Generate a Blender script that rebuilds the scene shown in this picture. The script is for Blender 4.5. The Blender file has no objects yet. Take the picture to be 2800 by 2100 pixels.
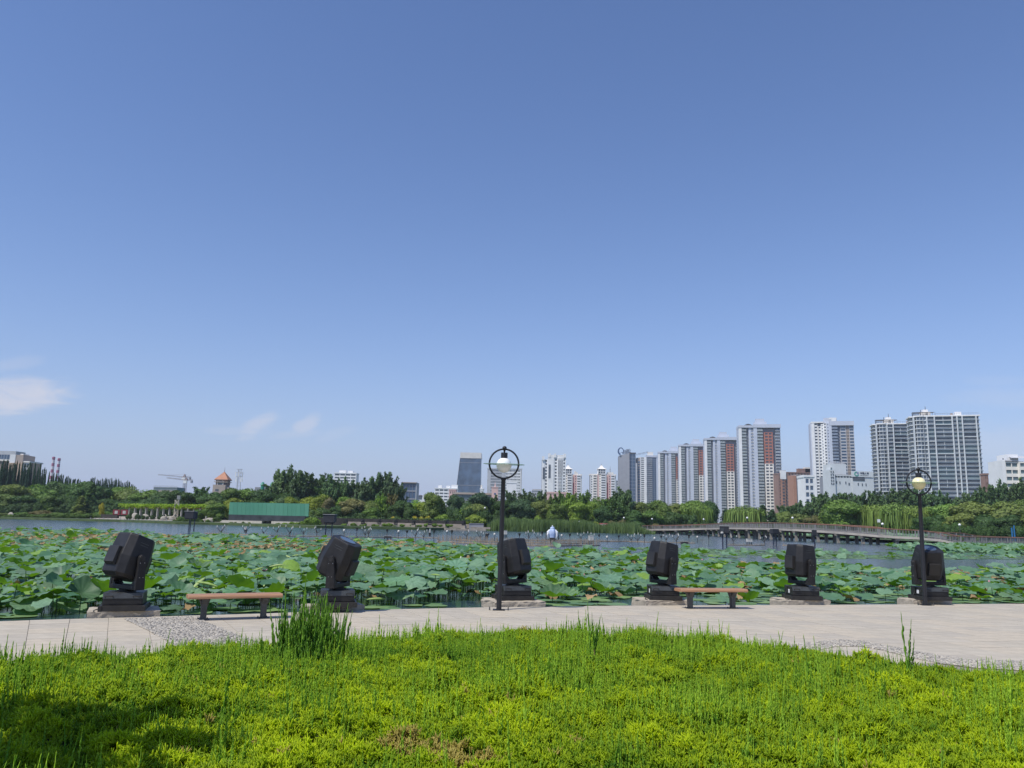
import bpy, math, random
import numpy as np
from mathutils import Vector, Matrix, Euler

rnd = random.Random(11)
rng = np.random.default_rng(11)
SC = bpy.context.scene
COL = SC.collection

# ------------------------------------------------------------------ camera
F_PX, W_PX, H_PX = 2200.0, 2800.0, 2100.0      # focal length in photo pixels, photo size
EYE = 1.85                                     # eye height above the promenade
PITCH = math.atan(381.0 / F_PX)
ROLL = 0.022
_F = Vector((0, math.cos(PITCH), math.sin(PITCH)))
_U0 = Vector((0, -math.sin(PITCH), math.cos(PITCH)))
_R0 = Vector((1, 0, 0))
_R = _R0 * math.cos(ROLL) + _U0 * math.sin(ROLL)
_U = _U0 * math.cos(ROLL) - _R0 * math.sin(ROLL)
CAMP = Vector((0, 0, EYE))
cam = bpy.data.cameras.new('camera')
cam.sensor_width = 36.0
cam.lens = F_PX / W_PX * 36.0
cam.clip_start, cam.clip_end = 0.1, 12000
camo = bpy.data.objects.new('camera', cam)
COL.objects.link(camo)
camo.matrix_world = Matrix(((_R.x, _U.x, -_F.x, 0), (_R.y, _U.y, -_F.y, 0), (_R.z, _U.z, -_F.z, EYE), (0, 0, 0, 1)))
SC.camera = camo

def ray(x, y):
    return _F + _R * ((x - W_PX / 2) / F_PX) - _U * ((y - H_PX / 2) / F_PX)
def G(x, y, z=0.0):
    """where the line of sight through a photo pixel meets the level z"""
    d = ray(x, y)
    return CAMP + d * ((z - EYE) / d.z)
def D(x, y, depth):
    """point on the line of sight at a given depth (metres along +Y)"""
    d = ray(x, y)
    return CAMP + d * (depth / d.y)
def proj(p):
    v = Vector(p) - CAMP
    w = v.dot(_F)
    return (W_PX / 2 + F_PX * v.dot(_R) / w, H_PX / 2 - F_PX * v.dot(_U) / w) if w > 0.05 else (-9e9, -9e9)
def ppm(depth):
    return F_PX / depth

# ------------------------------------------------------------------ sky and sun
SUN_EL, SUN_AZ = math.radians(58), math.atan2(-0.75, -0.66)   # azimuth from +Y towards +X
SUN_DIR = Vector((math.sin(SUN_AZ) * math.cos(SUN_EL), math.cos(SUN_AZ) * math.cos(SUN_EL), math.sin(SUN_EL)))
world = bpy.data.worlds.new('World')
SC.world = world
world.use_nodes = True
wn, wl = world.node_tree.nodes, world.node_tree.links
wn.clear()
wo = wn.new('ShaderNodeOutputWorld')
bg = wn.new('ShaderNodeBackground')
sky = wn.new('ShaderNodeTexSky')
sky.sky_type = 'NISHITA'
sky.sun_disc = False
sky.sun_elevation = SUN_EL
sky.sun_rotation = SUN_AZ
sky.altitude = 0
sky.air_density, sky.dust_density, sky.ozone_density = 1.1, 0.3, 1.6
bg.inputs['Strength'].default_value = 0.12
wl.new(bg.outputs[0], wo.inputs[0])

def cloud_layer(prev):
    """a few thin fair-weather wisps low in the sky, laid out by direction"""
    tc = wn.new('ShaderNodeTexCoord')
    def mth(op, a, b=None, c=None):
        n = wn.new('ShaderNodeMath'); n.operation = op
        for i, v in enumerate((a, b, c)):
            if v is None: continue
            if isinstance(v, (int, float)): n.inputs[i].default_value = v
            else: wl.new(v, n.inputs[i])
        return n.outputs[0]
    def vdot(v):
        n = wn.new('ShaderNodeVectorMath'); n.operation = 'DOT_PRODUCT'
        wl.new(tc.outputs['Generated'], n.inputs[0]); n.inputs[1].default_value = v
        return n.outputs['Value']
    mp = wn.new('ShaderNodeMapping'); mp.inputs['Scale'].default_value = (12, 12, 38)
    mp.inputs['Rotation'].default_value = (0, 0.25, 0)
    wl.new(tc.outputs['Generated'], mp.inputs[0])
    nz = wn.new('ShaderNodeTexNoise'); nz.inputs['Scale'].default_value = 1.6
    nz.inputs['Detail'].default_value = 7; nz.inputs['Roughness'].default_value = 0.62
    nz.inputs['Distortion'].default_value = 0.8
    wl.new(mp.outputs[0], nz.inputs['Vector'])
    total = None
    # pixel centre, half sizes (pixels), slant, strength
    for (px, py, hx, hy, sl, st) in ((0, 1084, 150, 46, -0.05, 0.8), (45, 992, 62, 20, -0.2, 0.2), (705, 1162, 56, 28, -0.5, 0.46),
                                     (655, 1180, 95, 12, 0.03, 0.16), (838, 1160, 40, 24, -0.5, 0.42), (800, 1188, 70, 12, -0.1, 0.18),
                                     (925, 1185, 55, 16, -0.3, 0.12), (2760, 1225, 330, 60, 0.02, 0.24), (2800, 1090, 170, 26, 0.02, 0.16), (2720, 1040, 70, 14, 0, 0.08)):
        c = ray(px, py).normalized()
        rt = (_R - c * _R.dot(c)).normalized(); up = rt.cross(c) * 1.0
        up = (_U - c * _U.dot(c)); up = (up - rt * up.dot(rt)).normalized()
        u = mth('DIVIDE', vdot(rt), hx / F_PX)
        v0 = mth('DIVIDE', vdot(up), hy / F_PX)
        v = mth('MULTIPLY_ADD', u, sl * hx / hy, v0)
        r2 = mth('ADD', mth('MULTIPLY', u, u), mth('MULTIPLY', v, v))
        wob = mth('MULTIPLY_ADD', nz.outputs['Fac'], 2.6, -1.3)
        m = mth('SUBTRACT', mth('SUBTRACT', 1.0, r2), wob)
        n = wn.new('ShaderNodeMapRange'); n.interpolation_type = 'SMOOTHSTEP'
        n.inputs['From Min'].default_value = -0.35; n.inputs['From Max'].default_value = 1.15
        wl.new(m, n.inputs['Value'])
        front = mth('GREATER_THAN', vdot(c), 0.3)
        m = mth('MULTIPLY', mth('MULTIPLY', n.outputs[0], st), front)
        total = m if total is None else mth('MAXIMUM', total, m)
    mix = wn.new('ShaderNodeMix'); mix.data_type = 'RGBA'
    wl.new(total, mix.inputs['Factor'])
    wl.new(prev, mix.inputs[6])
    mix.inputs[7].default_value = (5.6, 5.7, 6.5, 1)
    return mix.outputs[2]
def graded(prev):
    """clear summer air: deeper blue overhead, a pale band of haze all round the horizon"""
    t = wn.new('ShaderNodeMix'); t.data_type = 'RGBA'; t.blend_type = 'MULTIPLY'; t.inputs['Factor'].default_value = 1
    wl.new(prev, t.inputs[6]); t.inputs[7].default_value = (0.83, 0.92, 1.18, 1)
    g = wn.new('ShaderNodeTexCoord'); sx = wn.new('ShaderNodeSeparateXYZ'); wl.new(g.outputs['Generated'], sx.inputs[0])
    def mth(op, a, b):
        n = wn.new('ShaderNodeMath'); n.operation = op
        for i, v in enumerate((a, b)):
            if isinstance(v, (int, float)): n.inputs[i].default_value = v
            else: wl.new(v, n.inputs[i])
        return n.outputs[0]
    f = mth('MULTIPLY', mth('POWER', 2.71828, mth('MULTIPLY', mth('MAXIMUM', sx.outputs['Z'], 0.0), -9.0)), 1.15)
    f = mth('MINIMUM', f, 1.0)
    h = wn.new('ShaderNodeMix'); h.data_type = 'RGBA'
    wl.new(f, h.inputs['Factor']); wl.new(t.outputs[2], h.inputs[6]); h.inputs[7].default_value = (3.4, 3.98, 5.75, 1)
    return h.outputs[2]
wl.new(cloud_layer(graded(sky.outputs[0])), bg.inputs['Color'])

sun = bpy.data.lights.new('sun', 'SUN')
sun.energy = 4.3
sun.angle = math.radians(0.53)
sun.color = (1.0, 0.955, 0.88)
suno = bpy.data.objects.new('sun', sun)
COL.objects.link(suno)
suno.rotation_euler = (-SUN_DIR).to_track_quat('-Z', 'Y').to_euler()
vs = SC.view_settings
vs.view_transform = 'Standard'
vs.look = 'None'
vs.exposure = 0.0
vs.gamma = 1.0
vs.use_curve_mapping = False
SC.cycles.max_bounces = 6
SC.cycles.diffuse_bounces = 3
SC.cycles.glossy_bounces = 3
SC.cycles.transmission_bounces = 4
SC.cycles.transparent_max_bounces = 8

# ------------------------------------------------------------------ materials
MATS = {}
def mat(name, col, rough=0.65, var=0.18, scale=2.0, metal=0.0, bump=0.0, spec=0.5, col2=None, detail=4, coord='Object'):
    if name in MATS: return MATS[name]
    m = bpy.data.materials.new(name); m.use_nodes = True
    n, l = m.node_tree.nodes, m.node_tree.links
    b = n['Principled BSDF']
    b.inputs['Roughness'].default_value = rough
    b.inputs['Metallic'].default_value = metal
    b.inputs['Specular IOR Level'].default_value = spec
    tc = n.new('ShaderNodeTexCoord')
    nz = n.new('ShaderNodeTexNoise'); nz.inputs['Scale'].default_value = scale; nz.inputs['Detail'].default_value = detail
    nz.inputs['Roughness'].default_value = 0.65
    l.new(tc.outputs[coord], nz.inputs['Vector'])
    cr = n.new('ShaderNodeValToRGB')
    c = np.array(col[:3])
    lo = c * (1 - var); hi = (np.array(col2[:3]) if col2 is not None else c * (1 + var))
    cr.color_ramp.elements[0].position = 0.32; cr.color_ramp.elements[1].position = 0.68
    cr.color_ramp.elements[0].color = (*lo, 1); cr.color_ramp.elements[1].color = (*np.clip(hi, 0, 1), 1)
    l.new(nz.outputs['Fac'], cr.inputs[0])
    l.new(cr.outputs[0], b.inputs['Base Color'])
    if bump:
        bp = n.new('ShaderNodeBump'); bp.inputs['Strength'].default_value = bump; bp.inputs['Distance'].default_value = 0.02
        nz2 = n.new('ShaderNodeTexNoise'); nz2.inputs['Scale'].default_value = scale * 9; nz2.inputs['Detail'].default_value = 5
        l.new(tc.outputs[coord], nz2.inputs['Vector'])
        l.new(nz2.outputs['Fac'], bp.inputs['Height']); l.new(bp.outputs[0], b.inputs['Normal'])
    MATS[name] = m
    return m

def leaf_mat(name, lo, hi, under=None, trans=0.35, rough=0.5, attr='tint', inst=False, objcol=False, spec=0.3, third=None, mottle=0.0):
    """two-sided leaf; colour runs lo->hi with a per-leaf random value; undersides may have their own colour"""
    if name in MATS: return MATS[name]
    m = bpy.data.materials.new(name); m.use_nodes = True
    n, l = m.node_tree.nodes, m.node_tree.links
    b = n['Principled BSDF']; out = n['Material Output']
    b.inputs['Roughness'].default_value = rough
    b.inputs['Specular IOR Level'].default_value = spec
    at = n.new('ShaderNodeAttribute'); at.attribute_name = attr
    if inst: at.attribute_type = 'INSTANCER'
    cr = n.new('ShaderNodeValToRGB')
    cr.color_ramp.elements[0].color = (*lo, 1); cr.color_ramp.elements[1].color = (*hi, 1)
    if third:
        cr.color_ramp.elements[1].position = 0.88
        e = cr.color_ramp.elements.new(0.95); e.color = (*third, 1)
    l.new(at.outputs['Fac'], cr.inputs[0])
    c = cr.outputs[0]
    if objcol:
        oi = n.new('ShaderNodeObjectInfo')
        mx = n.new('ShaderNodeMix'); mx.data_type = 'RGBA'; mx.blend_type = 'MULTIPLY'
        mx.inputs['Factor'].default_value = 1.0
        l.new(c, mx.inputs[6]); l.new(oi.outputs['Color'], mx.inputs[7])
        c = mx.outputs[2]
    if mottle:
        tcm = n.new('ShaderNodeTexCoord'); nm_ = n.new('ShaderNodeTexNoise'); nm_.inputs['Scale'].default_value = 3.2; nm_.inputs['Detail'].default_value = 5; nm_.inputs['Roughness'].default_value = 0.7
        l.new(tcm.outputs['Object'], nm_.inputs['Vector']); mrg = n.new('ShaderNodeMapRange'); mrg.inputs['From Min'].default_value = 0.3; mrg.inputs['From Max'].default_value = 0.7
        mrg.inputs['To Min'].default_value = 1 - mottle; mrg.inputs['To Max'].default_value = 1 + mottle * 0.7; l.new(nm_.outputs['Fac'], mrg.inputs['Value'])
        vm = n.new('ShaderNodeVectorMath'); vm.operation = 'SCALE'; l.new(c, vm.inputs[0]); l.new(mrg.outputs[0], vm.inputs['Scale']); c = vm.outputs[0]
    if under is not None:
        ge = n.new('ShaderNodeNewGeometry')
        mu = n.new('ShaderNodeMix'); mu.data_type = 'RGBA'
        l.new(ge.outputs['Backfacing'], mu.inputs['Factor'])
        l.new(c, mu.inputs[6]); mu.inputs[7].default_value = (*under, 1)
        c = mu.outputs[2]
    l.new(c, b.inputs['Base Color'])
    if trans:
        tr = n.new('ShaderNodeBsdfTranslucent')
        tm = n.new('ShaderNodeMix'); tm.data_type = 'RGBA'; tm.blend_type = 'MULTIPLY'; tm.inputs['Factor'].default_value = 1
        l.new(c, tm.inputs[6]); tm.inputs[7].default_value = (1.15, 1.25, 0.45, 1)
        l.new(tm.outputs[2], tr.inputs['Color'])
        ms = n.new('ShaderNodeMixShader'); ms.inputs[0].default_value = trans
        l.new(b.outputs[0], ms.inputs[1]); l.new(tr.outputs[0], ms.inputs[2])
        l.new(ms.outputs[0], out.inputs['Surface'])
    MATS[name] = m
    return m

# ------------------------------------------------------------------ mesh builder
ICO = {}
def ico_data(sub):
    if sub not in ICO:
        import bmesh
        bm = bmesh.new(); bmesh.ops.create_icosphere(bm, subdivisions=sub, radius=1)
        bm.verts.ensure_lookup_table()
        ICO[sub] = ([v.co.copy() for v in bm.verts], [tuple(v.index for v in f.verts) for f in bm.faces])
        bm.free()
    return ICO[sub]

class MB:
    def __init__(s): s.v, s.f = [], []
    def add(s, v, f, M=None):
        o = len(s.v)
        s.v += [tuple(M @ Vector(p)) for p in v] if M is not None else [tuple(p) for p in v]
        s.f += [tuple(i + o for i in q) for q in f]
        return s
    def box(s, x0, x1, y0, y1, z0, z1, M=None):
        v = [(x0, y0, z0), (x1, y0, z0), (x1, y1, z0), (x0, y1, z0), (x0, y0, z1), (x1, y0, z1), (x1, y1, z1), (x0, y1, z1)]
        return s.add(v, [(0, 3, 2, 1), (4, 5, 6, 7), (0, 1, 5, 4), (1, 2, 6, 5), (2, 3, 7, 6), (3, 0, 4, 7)], M)
    def frustum(s, a, b, z0, z1, M=None):
        """a, b = (x0, x1, y0, y1) at z0 and z1"""
        v = [(a[0], a[2], z0), (a[1], a[2], z0), (a[1], a[3], z0), (a[0], a[3], z0), (b[0], b[2], z1), (b[1], b[2], z1), (b[1], b[3], z1), (b[0], b[3], z1)]
        return s.add(v, [(0, 3, 2, 1), (4, 5, 6, 7), (0, 1, 5, 4), (1, 2, 6, 5), (2, 3, 7, 6), (3, 0, 4, 7)], M)
    def prism(s, poly, z0, z1, M=None, poly2=None):
        n = len(poly); p2 = poly2 or poly
        v = [(p[0], p[1], z0) for p in poly] + [(p[0], p[1], z1) for p in p2]
        f = [tuple(range(n - 1, -1, -1)), tuple(range(n, 2 * n))] + [(i, (i + 1) % n, n + (i + 1) % n, n + i) for i in range(n)]
        return s.add(v, f, M)
    def cyl(s, p0, p1, r0, r1=None, n=10):
        p0, p1 = Vector(p0), Vector(p1); r1 = r0 if r1 is None else r1
        q = (p1 - p0).to_track_quat('Z', 'Y').to_matrix()
        v = []
        for p, r in ((p0, r0), (p1, r1)):
            for k in range(n):
                a = 2 * math.pi * k / n
                v.append(p + q @ Vector((r * math.cos(a), r * math.sin(a), 0)))
        f = [tuple(range(n - 1, -1, -1)), tuple(range(n, 2 * n))] + [(i, (i + 1) % n, n + (i + 1) % n, n + i) for i in range(n)]
        return s.add(v, f)
    def tube(s, pts, rs, n=6, closed=False):
        pts = [Vector(p) for p in pts]; m = len(pts)
        if not hasattr(rs, '__len__'): rs = [rs] * m
        v = []; ref = Vector((0.13, 0.37, 0.92)).normalized()
        for i, p in enumerate(pts):
            a = pts[(i - 1) % m] if (closed or i > 0) else p
            b = pts[(i + 1) % m] if (closed or i < m - 1) else p
            t = (b - a).normalized()
            x = ref - t * ref.dot(t)
            if x.length < 1e-3: x = Vector((1, 0, 0)) - t * t.x
            x.normalize(); y = t.cross(x)
            for k in range(n):
                an = 2 * math.pi * k / n
                v.append(p + (x * math.cos(an) + y * math.sin(an)) * rs[i])
        f = []
        for i in range(m if closed else m - 1):
            j = (i + 1) % m
            for k in range(n):
                f.append((i * n + k, i * n + (k + 1) % n, j * n + (k + 1) % n, j * n + k))
        if not closed: f += [tuple(range(n - 1, -1, -1)), tuple((m - 1) * n + k for k in range(n))]
        return s.add(v, f)
    def lathe(s, prof, c=(0, 0, 0), n=16):
        v = []; m = len(prof)
        for (r, z) in prof:
            for k in range(n):
                a = 2 * math.pi * k / n
                v.append((c[0] + r * math.cos(a), c[1] + r * math.sin(a), c[2] + z))
        f = [(i * n + k, i * n + (k + 1) % n, (i + 1) * n + (k + 1) % n, (i + 1) * n + k) for i in range(m - 1) for k in range(n)]
        f += [tuple(range(n - 1, -1, -1)), tuple((m - 1) * n + k for k in range(n))]
        return s.add(v, f)
    def ico(s, c, r, sub=2, noise=0.0, seed=0, M=None):
        vv, ff = ico_data(sub)
        r = (r, r, r) if not hasattr(r, '__len__') else r
        R_ = random.Random(seed)
        ks = [(Vector((R_.gauss(0, 1), R_.gauss(0, 1), R_.gauss(0, 1))) * 2.0, R_.random() * 6) for _ in range(5)]
        out = []
        for p in vv:
            d = 1 + noise * sum(math.sin(k.dot(p) + ph) for k, ph in ks) / 2.5 if noise else 1
            out.append((c[0] + p.x * r[0] * d, c[1] + p.y * r[1] * d, c[2] + p.z * r[2] * d))
        return s.add(out, ff, M)
    def mesh(s, name, smooth=False):
        me = bpy.data.meshes.new(name)
        me.from_pydata(s.v, [], s.f); me.update()
        if smooth:
            me.polygons.foreach_set('use_smooth', [True] * len(me.polygons))
            me.set_sharp_from_angle(angle=0.7)
        return me
    def build(s, name, m=None, parent=None, smooth=False, loc=None, bevel=0):
        me = s.mesh(name, smooth)
        if m is not None: me.materials.append(m)
        return obj(name, me, parent, loc, bevel)

def obj(name, me, parent=None, loc=None, bevel=0):
    o = bpy.data.objects.new(name, me); COL.objects.link(o)
    if parent is not None: o.parent = parent
    if loc is not None: o.location = loc
    if bevel:
        b = o.modifiers.new('bevel', 'BEVEL'); b.width = bevel; b.segments = 2; b.limit_method = 'ANGLE'; b.angle_limit = 0.6
    return o
def tag(o, label=None, cat=None, group=None, kind=None):
    if label: o['label'] = label
    if cat: o['category'] = cat
    if group: o['group'] = group
    if kind: o['kind'] = kind
    return o
def thing(name, label, cat, loc=(0, 0, 0), rz=0.0, group=None):
    o = bpy.data.objects.new(name, None); COL.objects.link(o)
    o.empty_display_size = 0.2
    o.location = loc; o.rotation_euler = (0, 0, rz)
    return tag(o, label, cat, group)
KIDS = {}
def copy_tree(o, parent=None):
    c = o.copy(); COL.objects.link(c); c.parent = parent
    for ch in [x for x in o.children]:
        copy_tree(ch, c)
    return c
def np_mesh(name, V, Fq, m, tint=None, smooth=False):
    """fast mesh from arrays: V (n,3), Fq (m,k)"""
    me = bpy.data.meshes.new(name)
    V = np.asarray(V, np.float32); Fq = np.asarray(Fq, np.int32); k = Fq.shape[1]
    me.vertices.add(len(V)); me.vertices.foreach_set('co', V.ravel())
    me.loops.add(Fq.size); me.loops.foreach_set('vertex_index', Fq.ravel())
    me.polygons.add(len(Fq)); me.polygons.foreach_set('loop_start', np.arange(0, Fq.size, k, dtype=np.int32))
    if smooth: me.polygons.foreach_set('use_smooth', np.ones(len(Fq), bool))
    me.update(calc_edges=True)
    if tint is not None:
        a = me.attributes.new('tint', 'FLOAT', 'POINT'); a.data.foreach_set('value', np.asarray(tint, np.float32))
    if m is not None: me.materials.append(m)
    return me

# ------------------------------------------------------------------ scatter (only for stuff nobody could count)
def scatter(name, P, R3, S, T, idx, protos, parent=None):
    P = np.asarray(P, np.float32); N = len(P)
    me = bpy.data.meshes.new(name)
    me.vertices.add(N); me.vertices.foreach_set('co', P.ravel())
    S = np.asarray(S, np.float32)
    if S.ndim == 1: S = np.repeat(S[:, None], 3, 1)
    for nm, ty, arr, key in (('rot', 'FLOAT_VECTOR', R3, 'vector'), ('scl', 'FLOAT_VECTOR', S, 'vector'), ('tint', 'FLOAT', T, 'value'), ('idx', 'INT', idx, 'value')):
        a = me.attributes.new(nm, ty, 'POINT')
        arr = np.asarray(arr, np.int32 if ty == 'INT' else np.float32)
        a.data.foreach_set(key, arr.ravel())
    cl = bpy.data.collections.new(name + '_pieces')
    for i, p in enumerate(protos):
        po = bpy.data.objects.new('piece_%02d' % i, p); cl.objects.link(po)
    ng = bpy.data.node_groups.new(name, 'GeometryNodeTree')
    ng.interface.new_socket('Geometry', in_out='INPUT', socket_type='NodeSocketGeometry')
    ng.interface.new_socket('Geometry', in_out='OUTPUT', socket_type='NodeSocketGeometry')
    n, l = ng.nodes, ng.links
    gi, go = n.new('NodeGroupInput'), n.new('NodeGroupOutput')
    ci = n.new('GeometryNodeCollectionInfo'); ci.inputs['Collection'].default_value = cl
    ci.inputs['Separate Children'].default_value = True; ci.inputs['Reset Children'].default_value = True
    ip = n.new('GeometryNodeInstanceOnPoints'); ip.inputs['Pick Instance'].default_value = True
    def na(nm, ty):
        q = n.new('GeometryNodeInputNamedAttribute'); q.data_type = ty; q.inputs['Name'].default_value = nm
        return q.outputs['Attribute']
    l.new(gi.outputs[0], ip.inputs['Points']); l.new(ci.outputs[0], ip.inputs['Instance'])
    l.new(na('idx', 'INT'), ip.inputs['Instance Index'])
    er = n.new('FunctionNodeEulerToRotation'); l.new(na('rot', 'FLOAT_VECTOR'), er.inputs[0]); l.new(er.outputs[0], ip.inputs['Rotation'])
    l.new(na('scl', 'FLOAT_VECTOR'), ip.inputs['Scale'])
    l.new(ip.outputs[0], go.inputs[0])
    o = obj(name, me, parent)
    mo = o.modifiers.new('scatter', 'NODES'); mo.node_group = ng
    return tag(o, kind='stuff')

def poly_contains(poly, X, Y):
    X, Y = np.asarray(X), np.asarray(Y); ins = np.zeros(X.shape, bool)
    n = len(poly)
    for i in range(n):
        x0, y0 = poly[i][:2]; x1, y1 = poly[(i + 1) % n][:2]
        c = ((y0 > Y) != (y1 > Y)) & (X < (x1 - x0) * (Y - y0) / (y1 - y0 + 1e-12) + x0)
        ins ^= c
    return ins
def in_view(P, mx=120, my=120):
    v = np.asarray(P, float) - np.array(CAMP)
    w = v @ np.array(_F); x = W_PX / 2 + F_PX * (v @ np.array(_R)) / np.maximum(w, 0.05); y = H_PX / 2 - F_PX * (v @ np.array(_U)) / np.maximum(w, 0.05)
    return (w > 0.05) & (x > -mx) & (x < W_PX + mx) & (y > -my) & (y < H_PX + my)
def noise2(X, Y, sc, seed=0):
    r = np.random.default_rng(seed); s = np.zeros_like(np.asarray(X, float))
    for _ in range(7):
        k = r.normal(0, 1, 2) / sc * 2.2; ph = r.random() * 6.28
        s += np.sin(k[0] * X + k[1] * Y + ph)
    return s / 3.7
# ================================================================== ground, water, promenade
WATER_Z = -0.08
gnd = MB().add([(-2600, -600, -1.3), (2600, -600, -1.3), (2600, 2600, -1.3), (-2600, 2600, -1.3)], [(0, 1, 2, 3)])
tag(gnd.build('ground', mat('lake_bed', (0.09, 0.085, 0.06), 0.9, scale=0.05)), kind='structure')

def water_mat():
    m = bpy.data.materials.new('water'); m.use_nodes = True
    n, l = m.node_tree.nodes, m.node_tree.links
    b = n['Principled BSDF']
    b.inputs['Base Color'].default_value = (0.028, 0.055, 0.075, 1)
    b.inputs['Roughness'].default_value = 0.14
    b.inputs['IOR'].default_value = 1.33
    tc = n.new('ShaderNodeTexCoord')
    mp = n.new('ShaderNodeMapping'); mp.inputs['Scale'].default_value = (0.9, 1.6, 1)
    l.new(tc.outputs['Object'], mp.inputs[0])
    n1 = n.new('ShaderNodeTexNoise'); n1.inputs['Scale'].default_value = 1.5; n1.inputs['Detail'].default_value = 6; n1.inputs['Roughness'].default_value = 0.6
    l.new(mp.outputs[0], n1.inputs['Vector'])
    n2 = n.new('ShaderNodeTexNoise'); n2.inputs['Scale'].default_value = 0.06; n2.inputs['Detail'].default_value = 3
    l.new(tc.outputs['Object'], n2.inputs['Vector'])
    # calm close to the near bank, rippled out on the open lake
    sx = n.new('ShaderNodeSeparateXYZ'); l.new(tc.outputs['Object'], sx.inputs[0])
    mr = n.new('ShaderNodeMapRange'); mr.inputs['From Min'].default_value = 24; mr.inputs['From Max'].default_value = 70
    mr.inputs['To Min'].default_value = 0.05; mr.inputs['To Max'].default_value = 0.7
    l.new(sx.outputs['Y'], mr.inputs['Value'])
    mm = n.new('ShaderNodeMath'); mm.operation = 'MULTIPLY'; l.new(n2.outputs['Fac'], mm.inputs[0]); l.new(mr.outputs[0], mm.inputs[1])
    bp = n.new('ShaderNodeBump'); bp.inputs['Distance'].default_value = 0.10
    l.new(mm.outputs[0], bp.inputs['Strength']); l.new(n1.outputs['Fac'], bp.inputs['Height']); l.new(bp.outputs[0], b.inputs['Normal'])
    return m
wm = water_mat()
wat = MB().add([(-420, 2, WATER_Z), (420, 2, WATER_Z), (420, 420, WATER_Z), (-420, 420, WATER_Z)], [(0, 1, 2, 3)])
tag(wat.build('water', wm), kind='structure')

EDGE_PX = [(-300, 1712), (0, 1698), (244, 1691), (600, 1682), (1000, 1668), (1300, 1661), (1720, 1656), (2080, 1655), (2450, 1653), (2800, 1651), (3200, 1650)]
_e = [G(x, y) for x, y in EDGE_PX]
_e = [_e[0] + (_e[0] - _e[2]) * 3] + _e + [_e[-1] + (_e[-1] - _e[-3]) * 2]
def resample(pts, step):
    pts = [Vector(p) for p in pts]; out = [pts[0]]; acc = 0
    L = [0]
    for a, b in zip(pts, pts[1:]): L.append(L[-1] + (b - a).length)
    n = int(L[-1] / step); res = []
    for i in range(n + 1):
        s = i * step
        k = max(j for j in range(len(L)) if L[j] <= s + 1e-9); k = min(k, len(pts) - 2)
        t = (s - L[k]) / (L[k + 1] - L[k]); res.append(pts[k].lerp(pts[k + 1], t))
    return res
SLAB = 0.62
EDGE = resample(_e, 0.31)
for _ in range(14):   # the quay edge is one smooth curve
    EDGE = [EDGE[0]] + [(EDGE[i - 1] + EDGE[i] * 2 + EDGE[i + 1]) / 4 for i in range(1, len(EDGE) - 1)] + [EDGE[-1]]
EDGE = resample(EDGE, SLAB)
def edge_frame(p):
    """nearest edge point, tangent angle"""
    i = min(range(1, len(EDGE) - 1), key=lambda k: (EDGE[k] - p).length)
    t = (EDGE[i + 1] - EDGE[i - 1]).normalized()
    return EDGE[i], t, Vector((t.y, -t.x, 0))      # inward normal (towards the lawn)
NORM = []
for i in range(len(EDGE)):
    t = (EDGE[min(i + 1, len(EDGE) - 1)] - EDGE[max(i - 1, 0)]).normalized(); NORM.append(Vector((t.y, -t.x, 0)))

LAWN_PX = [(-700, 1860), (-300, 1822), (0, 1800), (250, 1780), (480, 1752), (700, 1752), (1000, 1738), (1200, 1722), (1500, 1718), (1800, 1733), (2000, 1748), (2200, 1773), (2400, 1793), (2600, 1818), (2800, 1843), (3100, 1885), (3500, 1930)]
LAWN = [G(x, y, 0.30) for x, y in LAWN_PX]
LAWN = [Vector((-13.5, 4.5, 0.3))] + LAWN + [Vector((13.5, 4.0, 0.3))]
LAWN_POLY = [(p.x, p.y) for p in LAWN] + [(13.5, 2.0), (-13.5, 2.0)]

m_stone = mat('paving_stone', (0.46, 0.41, 0.36), 0.75, var=0.10, scale=0.7, bump=0.08, coord='Object')
m_mortar = mat('mortar', (0.25, 0.22, 0.175), 0.9, var=0.12, scale=3)
def paving_mats():
    out = []
    for i, c in enumerate(((0.435, 0.385, 0.305), (0.45, 0.40, 0.32), (0.415, 0.37, 0.30), (0.465, 0.405, 0.315))):
        out.append(mat('paving_slab_%d' % i, c, 0.8, var=0.11, scale=2.3 + i * 0.4, bump=0.12, spec=0.25))
    return out
PAV = paving_mats()
pr = MB()
n = len(EDGE)
top, low = [], []
v = [tuple(p + Vector((0, 0, -0.006))) for p in EDGE] + [tuple(p + Vector((0, 0, -1.2))) for p in EDGE] + [tuple(p + q * 26 + Vector((0, 0, -0.006))) for p, q in zip(EDGE, NORM)]
f = [(i, n + i, n + i + 1, i + 1) for i in range(n - 1)] + [(i, i + 1, 2 * n + i + 1, 2 * n + i) for i in range(n - 1)]
pr.add(v, f)
prom = tag(pr.build('promenade', m_mortar), kind='structure')
lawn_a = np.array(LAWN_POLY)
nslab = 0
slab_v = []
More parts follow.
